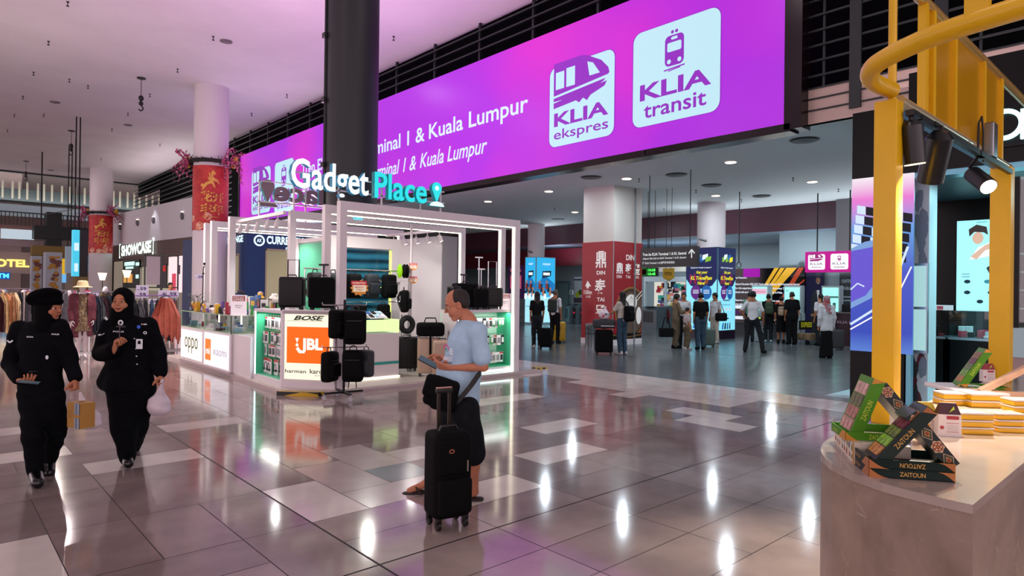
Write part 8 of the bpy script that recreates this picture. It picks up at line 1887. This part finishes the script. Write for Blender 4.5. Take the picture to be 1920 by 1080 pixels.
pan(347,372,480,550,E('poster_coral','#f0604c',.95),-.05,'lit_poster'); pan(352,366,510,535,E('poster_pale','#ffe8e4',1.0),-.12,'poster_print',.02); pan(359,372,491,509,M('grey_sign','#7c7478',.5),-.4,'hanging_sign')
# far end of the hall (y = 66)
YF = 66.0
def fb(name,lb,x0,x1,y0,y1,mats,Y=YF,th=.3,cat='wall panel',prn=None,st=False):
 a,b_ = AY(x0,(y0 + y1) / 2,Y),AY(x1,(y0 + y1) / 2,Y); zt_,zb_ = AY((x0 + x1) / 2,y0,Y).z,max(0,AY((x0 + x1) / 2,y1,Y).z)
 if st:
  c = MB(); c.box(a.x,b_.x,Y,Y + th,zb_,zt_); return struct(name,c,mats[0])
 t = thing(name,lb,cat,(a.x,Y,zb_)); c = MB(); c.box(0,b_.x - a.x,0,th,0,zt_ - zb_); c.build('panel',mats[0],t)
 if prn: c = MB(); p = Plane2(c,(0,0,0),(1,0,0),(0,0,1)); prn(p,b_.x - a.x,zt_ - zb_); c.build('printed_face',mats,t)
 return t
fb('wall_far_left','',-420,40,300,575,[M('far_beige','#9c8a84',.6)],68.5,st=True)
fb('wall_far_mid','',40,330,300,575,[M('far_mauve','#6c625e',.6)],69,st=True)
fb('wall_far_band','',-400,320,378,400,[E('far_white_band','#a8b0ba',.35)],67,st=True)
fb('wall_far_louvre','',-400,420,352,378,[M('far_dark','#2c3434',.6)],67.5,st=True)
c = MB(); rr = random.Random(5)
for k in range(46):
 x = -8 + k * .55 + rr.uniform(-.1,.1); z = AY(100,378,67.2).z; c.box(x,x + .14,67.1,67.2,z,z + 1.4)
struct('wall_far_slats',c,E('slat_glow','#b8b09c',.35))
fb('wall_far_railing','',-400,240,400,424,[M('far_rail_back','#8c6c64',.6)],66.8,st=True)
c = MB(); z0,z1 = AY(100,427,66.6).z,AY(100,404,66.6).z
for k in range(90): x = -9 + k * .26; c.box(x,x + .06,66.5,66.6,z0,z1)
c.box(-9,15,66.5,66.6,z1,z1 + .1); struct('wall_far_balusters',c,M('far_baluster','#343a3c',.5))
t = fb('dark_cross_column','dark square column with a wide dark beam across it, in the far hall',88,116,398,472,[M('far_charcoal','#1c2426',.5)],62,1.2,'column')
a,b_ = AY(64,435,61.9),AY(172,440,61.9); c = MB(); c.box(a.x - t.location.x,b_.x - t.location.x,-.1,1.3,AY(100,448,61.9).z - t.location.z,AY(100,424,61.9).z - t.location.z); c.build('cross_beam',M('far_charcoal'),t)
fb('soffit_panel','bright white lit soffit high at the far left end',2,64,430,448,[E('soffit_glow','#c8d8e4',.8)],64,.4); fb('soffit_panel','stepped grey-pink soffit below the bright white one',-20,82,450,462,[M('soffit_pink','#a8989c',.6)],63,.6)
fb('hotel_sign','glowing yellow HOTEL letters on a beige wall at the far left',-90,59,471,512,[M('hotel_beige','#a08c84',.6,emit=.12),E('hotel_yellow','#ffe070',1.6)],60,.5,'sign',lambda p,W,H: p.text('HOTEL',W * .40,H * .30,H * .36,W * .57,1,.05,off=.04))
fb('blue_sign','small glowing blue sign ending in TM below the yellow hotel letters',-60,19,510,523,[E('sign_blue','#1050b0',.8),E('sign_cyan','#60e0ff',1.2)],59.5,.3,'sign',lambda p,W,H: p.text('ATM',W * .55,H * .15,H * .7,W * .42,1,.05,off=.04))
def flo(p,W,H):
 r_ = random.Random(2); p.rect(0,W,0,H,1,.001)
 for k in range(22): p.poly(circ(r_.uniform(.2,W - .2),r_.uniform(H * .3,H - .2),r_.uniform(.12,.26),8,r_.uniform(.08,.16)),r_.choice((2,3)),.01 + k * .001)
fm = [M('floral_white','#a8b0bc',.6),M('floral_white','#a8b0bc'),M('floral_ochre','#b08030',.5),M('floral_brown','#6c3c38',.5)]
fb('floral_pillar','white pillar with ochre flower prints, the narrower one beside the hotel wall',59,78,480,575,fm,57,1.0,'pillar',flo); fb('floral_pillar','white pillar with ochre flower prints, the wider one behind the beret officer',85,116,473,580,fm,53,1.2,'pillar',flo)
fb('ochre_canopy','ochre yellow ceiling canopy behind the flower-printed pillars',60,170,462,480,[M('ochre_paint','#80682c',.5)],59,1.0); fb('lit_yellow_board','tall lit yellow panel right of the wider flower-printed pillar',117,124,485,515,[E('yellow_lit','#e8b420',.8)],57,.3); fb('blue_screen','small blue and white lit screen under the yellow panel',116,124,514,530,[E('screen_bluewhite','#70b8f0',.9)],56.8,.3,'screen')
def hs(x0,x1,y0,y1,Y,m1,lb,side):
 t = fb('hanging_screen',lb,x0,x1,y0,y1,[m1,E('scr_white','#d8f4ff',.9)],Y,.5,'screen',lambda p,W,H: (p.rect(W * .2,W * .8,H * .1,H * .28,1,.02),p.rect(W * .15,W * .9,H * .55,H * .72,1,.02)) if side else p.rect(0,.01,0,.01,0,.01))
 W = AY(x1,y0,Y).x - AY(x0,y0,Y).x; H = AY(x0,y0,Y).z - AY(x0,y1,Y).z; c = MB(); c.box(W,W + (.35 if side else .1),-.02,.6,-.02,H + .02); c.build('side_casing',BLACK,t)
 c = MB()
 for x in (.1,W): c.tube([(x,.25,H),(x,.25,HC - t.location.z)],.03,5)
 c.build('hanging_rod',DARKM,t)
hs(137,149,431,518,38,E('scr_cyan','#48c8e8',.95),'tall bright cyan hanging screen in the far hall',True); hs(124,134,462,512,46,E('scr_pale','#8c98a8',.5),'tall pale grey hanging board behind the cyan screen',False)
c = MB(); q = AY(78,366,50); c.tube([(q.x,50,HC),(q.x,50,AY(78,425,50).z)],.04,5); c.tube([(AY(141,366,44).x,44,HC),(AY(141,366,44).x,44,6)],.035,5); c.tube([(q.x,50.0,6.0),(AY(141,366,44).x,44,6.0)],.02,4); tag(c.build('hanging_rod',DARKM),'thin dark rods hanging from the far hall ceiling','rod')
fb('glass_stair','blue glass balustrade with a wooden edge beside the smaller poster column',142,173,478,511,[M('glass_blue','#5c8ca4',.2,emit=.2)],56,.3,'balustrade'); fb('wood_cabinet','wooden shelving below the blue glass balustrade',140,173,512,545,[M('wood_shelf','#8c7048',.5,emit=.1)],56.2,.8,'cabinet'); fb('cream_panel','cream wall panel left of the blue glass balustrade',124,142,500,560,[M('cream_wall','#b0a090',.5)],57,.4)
# ------------------------------------------------------------------ clothes stall
PALC = [cloth('garment_%d' % i,cl,.85,.2) for i,cl in enumerate(('#7c5c48','#b08a6c','#d8b888','#40242c','#a0684a','#24262e','#c09874','#6c302c','#2c3c58','#54545c','#c8b090','#8c3c50'))]
def garment(seed,w=.5,h=.75):
 r_ = random.Random(seed); n = 14; c = MB(); F = [];
 for j in range(9):
  z = -h * j / 8; ww = w * (.30 + .7 * min(1,j / 1.5)) * (.9 + .1 * j / 8) if j else w * .2
  for i in range(n + 1): x = (i / n - .5) * ww; F.append((x,.035 * math.sin(i * 2.1 + seed) * (.3 + j / 8) + .01 * r_.uniform(-1,1),z + (.04 * math.sin(i * 1.3 + seed) if j == 8 else 0) - abs(x) * .25))
 q = [(j * (n + 1) + i,j * (n + 1) + i + 1,(j + 1) * (n + 1) + i + 1,(j + 1) * (n + 1) + i) for j in range(8) for i in range(n)]
 B = len(F); F2 = [(x,y + .02,z) for x,y,z in F]; c.add(F + F2,q + [tuple(B + k for k in reversed(f)) for f in q],0,True)
 c.tube([(-w * .3,.01,-.05),(0,.01,.02),(w * .3,.01,-.05)],.008,5,1); c.tube([(0,.01,.02),(0,.01,.07),(.02,.01,.09)],.004,5,1); return c
gp = [garment(k,.42 + .03 * (k % 3),.8 + .06 * (k % 4)) for k in range(4)]
def rail(lb,p0,p1,z,n,cols,grp,glb,depth=1.35):
 p0,p1 = Vector(p0),Vector(p1); t = thing('clothes_rail',lb,'clothes rail',(p0.x,p0.y,0)); d = p1 - p0; c = MB()
 c.tube([(0,0,z),(d.x,d.y,z)],.016,8);
 for e in (Vector((0,0,0)),d): c.tube([(e.x,e.y,.02),(e.x,e.y,z)],.016,8); c.box(e.x - .25,e.x + .25,e.y - .02,e.y + .02,0,.04)
 c.build('rail_frame',CHROME,t); a = math.atan2(d.y,d.x)
 for k in range(n):
  m = gp[k % 4]; q = p0 + d * ((k + .5) / n); o = m.build('garment',[PALC[cols[k % len(cols)]],BLACK],None,(q.x,q.y,z - .10),a + 1.15 + rnd.uniform(-.3,.3)); tag(o,glb,'garment',grp)
def gpt(px,py): return G(px,py)
rail('long chrome clothes rail of brown and beige garments at the far left',(.2,18.4,0),(2.2,22.5,0),1.55,18,(0,1,3,2,4,1,10,5),'brown and beige garments on the far left rail','brown or beige garment hanging on the far left clothes rail')
rail('chrome clothes rail of dark garments behind the smiling officer',(3.0,18.6,0),(4.3,20.6,0),1.5,12,(5,8,9,3,5,8),'dark garments on the middle rail','dark garment hanging on the rail behind the smiling officer')
rail('chrome clothes rail of navy garments with the pink pleated top in front',(3.6,17.8,0),(4.9,18.4,0),1.42,9,(8,5,9,5),'navy garments on the right rail','navy or black garment hanging behind the pink pleated top')
rail('second rail of dark garments deeper in the clothes stall',(1.9,20.6,0),(3.4,23.2,0),1.5,12,(9,5,3,8),'dark garments deeper in the stall','dark garment hanging deeper in the clothes stall')
# pleated pink top
q = G(309,664); t = thing('pleated_top','salmon pink pleated poncho top hanging at the end of the rail beside the phone counter','garment',(q.x,q.y,1.42),RV)
c = MB(); n = 44; F = []
for j in range(13):
 z = -1.02 * j / 12
 for i in range(n + 1): u_ = i / n - .5; w = (.24 + .30 * min(1,j / 5) + .06 * j / 12); F.append((u_ * w * 1.25,.018 * math.cos(i * math.pi) + .03 * math.sin(i * .7),z - abs(u_) * .15 + (.10 * math.sin(i * .75) if j == 12 else 0) + (-.06 * (1 - abs(u_) * 4) if j == 0 and abs(u_) < .25 else 0)))
qd = [(j * (n + 1) + i,j * (n + 1) + i + 1,(j + 1) * (n + 1) + i + 1,(j + 1) * (n + 1) + i) for j in range(12) for i in range(n)]; B = len(F); c.add(F + [(x,y + .05,z) for x,y,z in F],qd + [tuple(B + k for k in reversed(f)) for f in qd],0,True); c.build('fabric',M('pleats_pink','#b86858',.7,noise=.1,nscale=10),t)
c = MB(); c.tube([(-.2,.02,-.06),(0,.02,.02),(.2,.02,-.06)],.012,6); c.tube([(0,.02,.02),(0,.02,.1)],.006,5); c.build('hanger',BLACK,t)
# mannequins
def mannequin(lb,px,py,H,layers,hat=None,arms=None):
 q = G(px,py); J = stdJ(H,arms=arms,stance=.06); t = thing('mannequin',lb,'mannequin',(q.x,q.y,0),math.atan2(-q.y,-q.x) - math.pi / 2 + .15); WM = M('mannequin_white','#c8bcc0',.35)
 P = [cap(J['neck'],J['head'],.045,.05,.02)]; B = [cap(J['neck'],J['chest'],.07,.12,.05,.7,(0,1,0)),cap(J['chest'],J['waist'],.125,.10,.05,.72,(0,1,0)),cap(J['waist'],J['pelvis'],.10,.14,.05,.75,(0,1,0))] + P
 for k in 'LR': B += [cap(J['neck'],J['sh' + k],.045,.045,.04),cap(J['sh' + k],J['el' + k],.042,.034,.02),cap(J['el' + k],J['wr' + k],.034,.022,.01),cap(J['hip' + k],J['kn' + k],.07,.048,.04),cap(J['kn' + k],J['an' + k],.05,.028,.02),cap(J['an' + k],J['toe' + k],.03,.022,.02)]
 s = SM(); s.blob(B,.014);
 for k in 'LR': s.blob(hand_prims(J['wr' + k],Vector(J['wr' + k]) - Vector(J['el' + k]),(1 if k == 'L' else -1,0,0),(0,1,0),.25,s=.9),.006)
 s.blob([ell(tuple(Vector(J['head']) + Vector((0,0,.02))),(.07,.085,.11),.02)],.01); s.build('body',WM,t)
 for nm,mt,pr in layers(J): s = SM(); s.blob(pr,.013,disp=folds(.008,12,2)); s.build(nm,mt,t)
 if hat: c = MB(); c.lathe([(.20,.02),(.12,.05),(.10,.15),(.07,.17),(.001,.175)],J['head'],20); c.build('hat',hat,t)
MAR_ = M('cardigan_maroon','#401020',.8,col2='#6c2c38',nscale=50); DRS = M('dress_patterned','#8c7454',.8,col2='#2c2420',nscale=30); SCP = M('shawl_brown','#6c4c28',.8,col2='#241c16',nscale=7)
mannequin('white mannequin in a maroon cardigan, patterned dress and straw hat',153,672,1.72,lambda J: [('dress',DRS,[cap((0,0,1.35),(0,0,.62),.13,.19,.03,.75,(0,1,0)),bxx((0,0,.42),(.5,.5,.2),.01,0,None,-1)]),('cardigan',MAR_,top_prims(J,1.12,'long',(0,-.03,.55),.03) + [bxx((0,.25,.95),(.085,.25,.6),.02,.01,None,-1)])],M('straw_hat','#c8b48c',.8))
mannequin('white mannequin draped in a brown patterned shawl, behind the smiling officer',196,648,1.62,lambda J: [('shawl',SCP,[cap((0,0,1.42),(0,0,.85),.12,.28,.03,.6,(0,1,0)),bxx((0,0,.62),(.5,.5,.2),.01,0,None,-1)])])
mannequin('plain white mannequin legs and torso half hidden behind the maroon cardigan',128,658,1.5,lambda J: [('skirt',PALC[9],[cap((0,0,1.4),(0,0,.75),.12,.17,.03,.75,(0,1,0)),bxx((0,0,.55),(.5,.5,.2),.01,0,None,-1)])])
def pricecard(px,py,D,tx,lb,s=1.0):
 q = AT(px,py,D); t = thing('price_card',lb,'sign',q,math.atan2(-q.y,-q.x) + math.pi / 2); c = MB(); c.box(-.16 * s,.16 * s,-.004,.004,-.10 * s,.10 * s); c.tube([(0,0,-.1 * s),(0,0,-.42)],.006,5); c.build('card',M('card_lilac','#b8b0c8',.5,emit=.1),t)
 c = MB(); p = Plane2(c,(-.16 * s,-.004,-.10 * s),(1,0,0),(0,0,1)); p.text(tx,.10 * s,.045 * s,.10 * s,.16 * s,0,.002,off=.04); p.text('RM',.03 * s,.05 * s,.03 * s,.05 * s,0,.002); c.build('digits',M('digits_violet','#28204c',.5),t)
pricecard(172,554,17.0,'29','lilac price card reading 29 beside the maroon cardigan mannequin'); pricecard(267,541,18.0,'59','upper of two lilac price cards reading 59 behind the smiling officer',.95); pricecard(266,552,17.9,'59','lower of two lilac price cards reading 59 behind the smiling officer'); pricecard(309,551,18.0,'60','white price card reading 60 above the pink pleated top'); pricecard(323,551,17.9,'59','price card reading 59 at the right of the card reading 60'); pricecard(375,519,22,'29','small price card near the large poster column',.9); pricecard(287,565,17.5,'60','round-cornered pale price card among the navy garments',.7)
# table of hats, scarves and stuffed goods behind the rails
t = thing('display_table','long low display table behind the clothes rails at the far left','table',(.6,24.3,0),.4); c = MB(); c.box(0,4.2,0,1.6,1.0,1.06); c.build('table_top',WHITE,t)
for x,y in ((.1,.1),(4.0,.1),(.1,1.4),(4.0,1.4)): c = MB(); c.box(x,x + .07,y,y + .07,0,1.0); c.build('leg',DARKM,t)
rr = random.Random(17); R4 = Matrix.Rotation(.4,4,'Z'); HC_ = [M('hat_%d' % i,cl,.8) for i,cl in enumerate(('#c8b088','#b02050','#c89030','#c8642c','#d8ccd0','#a84c70','#e0d8b8','#5c4068','#7090b0','#e8e0e4'))]
for k in range(46):
 x,y = rr.uniform(.2,4.0),rr.uniform(.2,1.4); w_ = R4 @ Vector((x,y,0)); z = 1.06 + .14 * (k % 3); c = MB(); r_ = rr.uniform(.14,.22); c.lathe([(r_,0),(r_ * .62,.03),(r_ * .55,.12),(r_ * .3,.15),(.001,.155)],(0,0,0),12,0)
 tag(c.build('sun_hat',HC_[k % 10],None,(.6 + w_.x,24.3 + w_.y,z),rr.uniform(0,3)),'coloured hat piled on the long table behind the clothes rails','hat','coloured hats piled behind the clothes rails')
def floorlamp(px,py,D,lb):
 q = AT(px,py,D); t = thing('standing_lamp',lb,'lamp',(q.x,q.y,0)); c = MB(); c.cyl(0,0,0,.03,.14,n=14); c.tube([(0,0,.03),(0,0,q.z - .12)],.015,6); c.build('stand',DARKM,t); c = MB(); c.cyl(0,0,q.z - .14,q.z + .16,.09,.17,16); c.build('lamp_shade',E('shade_glow','#fff0d8',2.2),t)
floorlamp(192,519,27,'lit standing lamp with a white flared shade in front of the smaller poster column'); floorlamp(238,514,27,'lit standing lamp with a white flared shade before the dark green shop board')
t = thing('shop_stand','black framed display stand with a blank pale board before the shopfront','display stand',AT(271,540,27).xy.to_3d(),1.2 - 1.57); c = MB()
q = t.location; W = .62; c.frame((0,0,0),(0,0,3.0),.06,.06); c.frame((W,0,0),(W,0,3.05),.08,.08); c.frame((2 * W,0,0),(2 * W,0,3.0),.06,.06); c.frame((0,0,2.95),(2 * W,0,2.95),.06,.06); c.frame((0,0,1.6),(2 * W,0,1.6),.05,.05); c.build('frame',BLACK,t); c = MB(); c.box(.06,W - .05,-.02,.02,1.72,2.9); c.build('pale_board',M('board_lilac','#a89ca4',.5),t)
# ================================================================== one label for each of the look-alikes
_O = 'first second third fourth fifth sixth seventh eighth ninth tenth eleventh twelfth thirteenth fourteenth fifteenth sixteenth seventeenth eighteenth nineteenth'.split()
def ordinal(n):
 if n <= 19: return _O[n - 1]
 t_ = ('twenty','thirty','forty','fifty')[n // 10 - 2]; return {'twenty': 'twentieth','thirty': 'thirtieth','forty': 'fortieth','fifty': 'fiftieth'}[t_] if n % 10 == 0 else t_ + '-' + _O[n % 10 - 1]
bpy.context.view_layer.update(); by = {}
for o in scene.objects:
 if o.parent is None and o.get('label'): by.setdefault(o['label'],[]).append(o)
def screen_x(o):
 P_ = o.matrix_world @ (sum((Vector(b_) for b_ in o.bound_box),Vector()) / 8 if o.type == 'MESH' else Vector()); w_ = P_ - CP; return w_.dot(CR) / max(.01,w_.dot(F2))
for lb,os_ in by.items():
 if len(os_) > 1:
  for n_,o in enumerate(sorted(os_,key=screen_x)): o['label'] = '%s, %s from the left' % (lb,ordinal(n_ + 1))
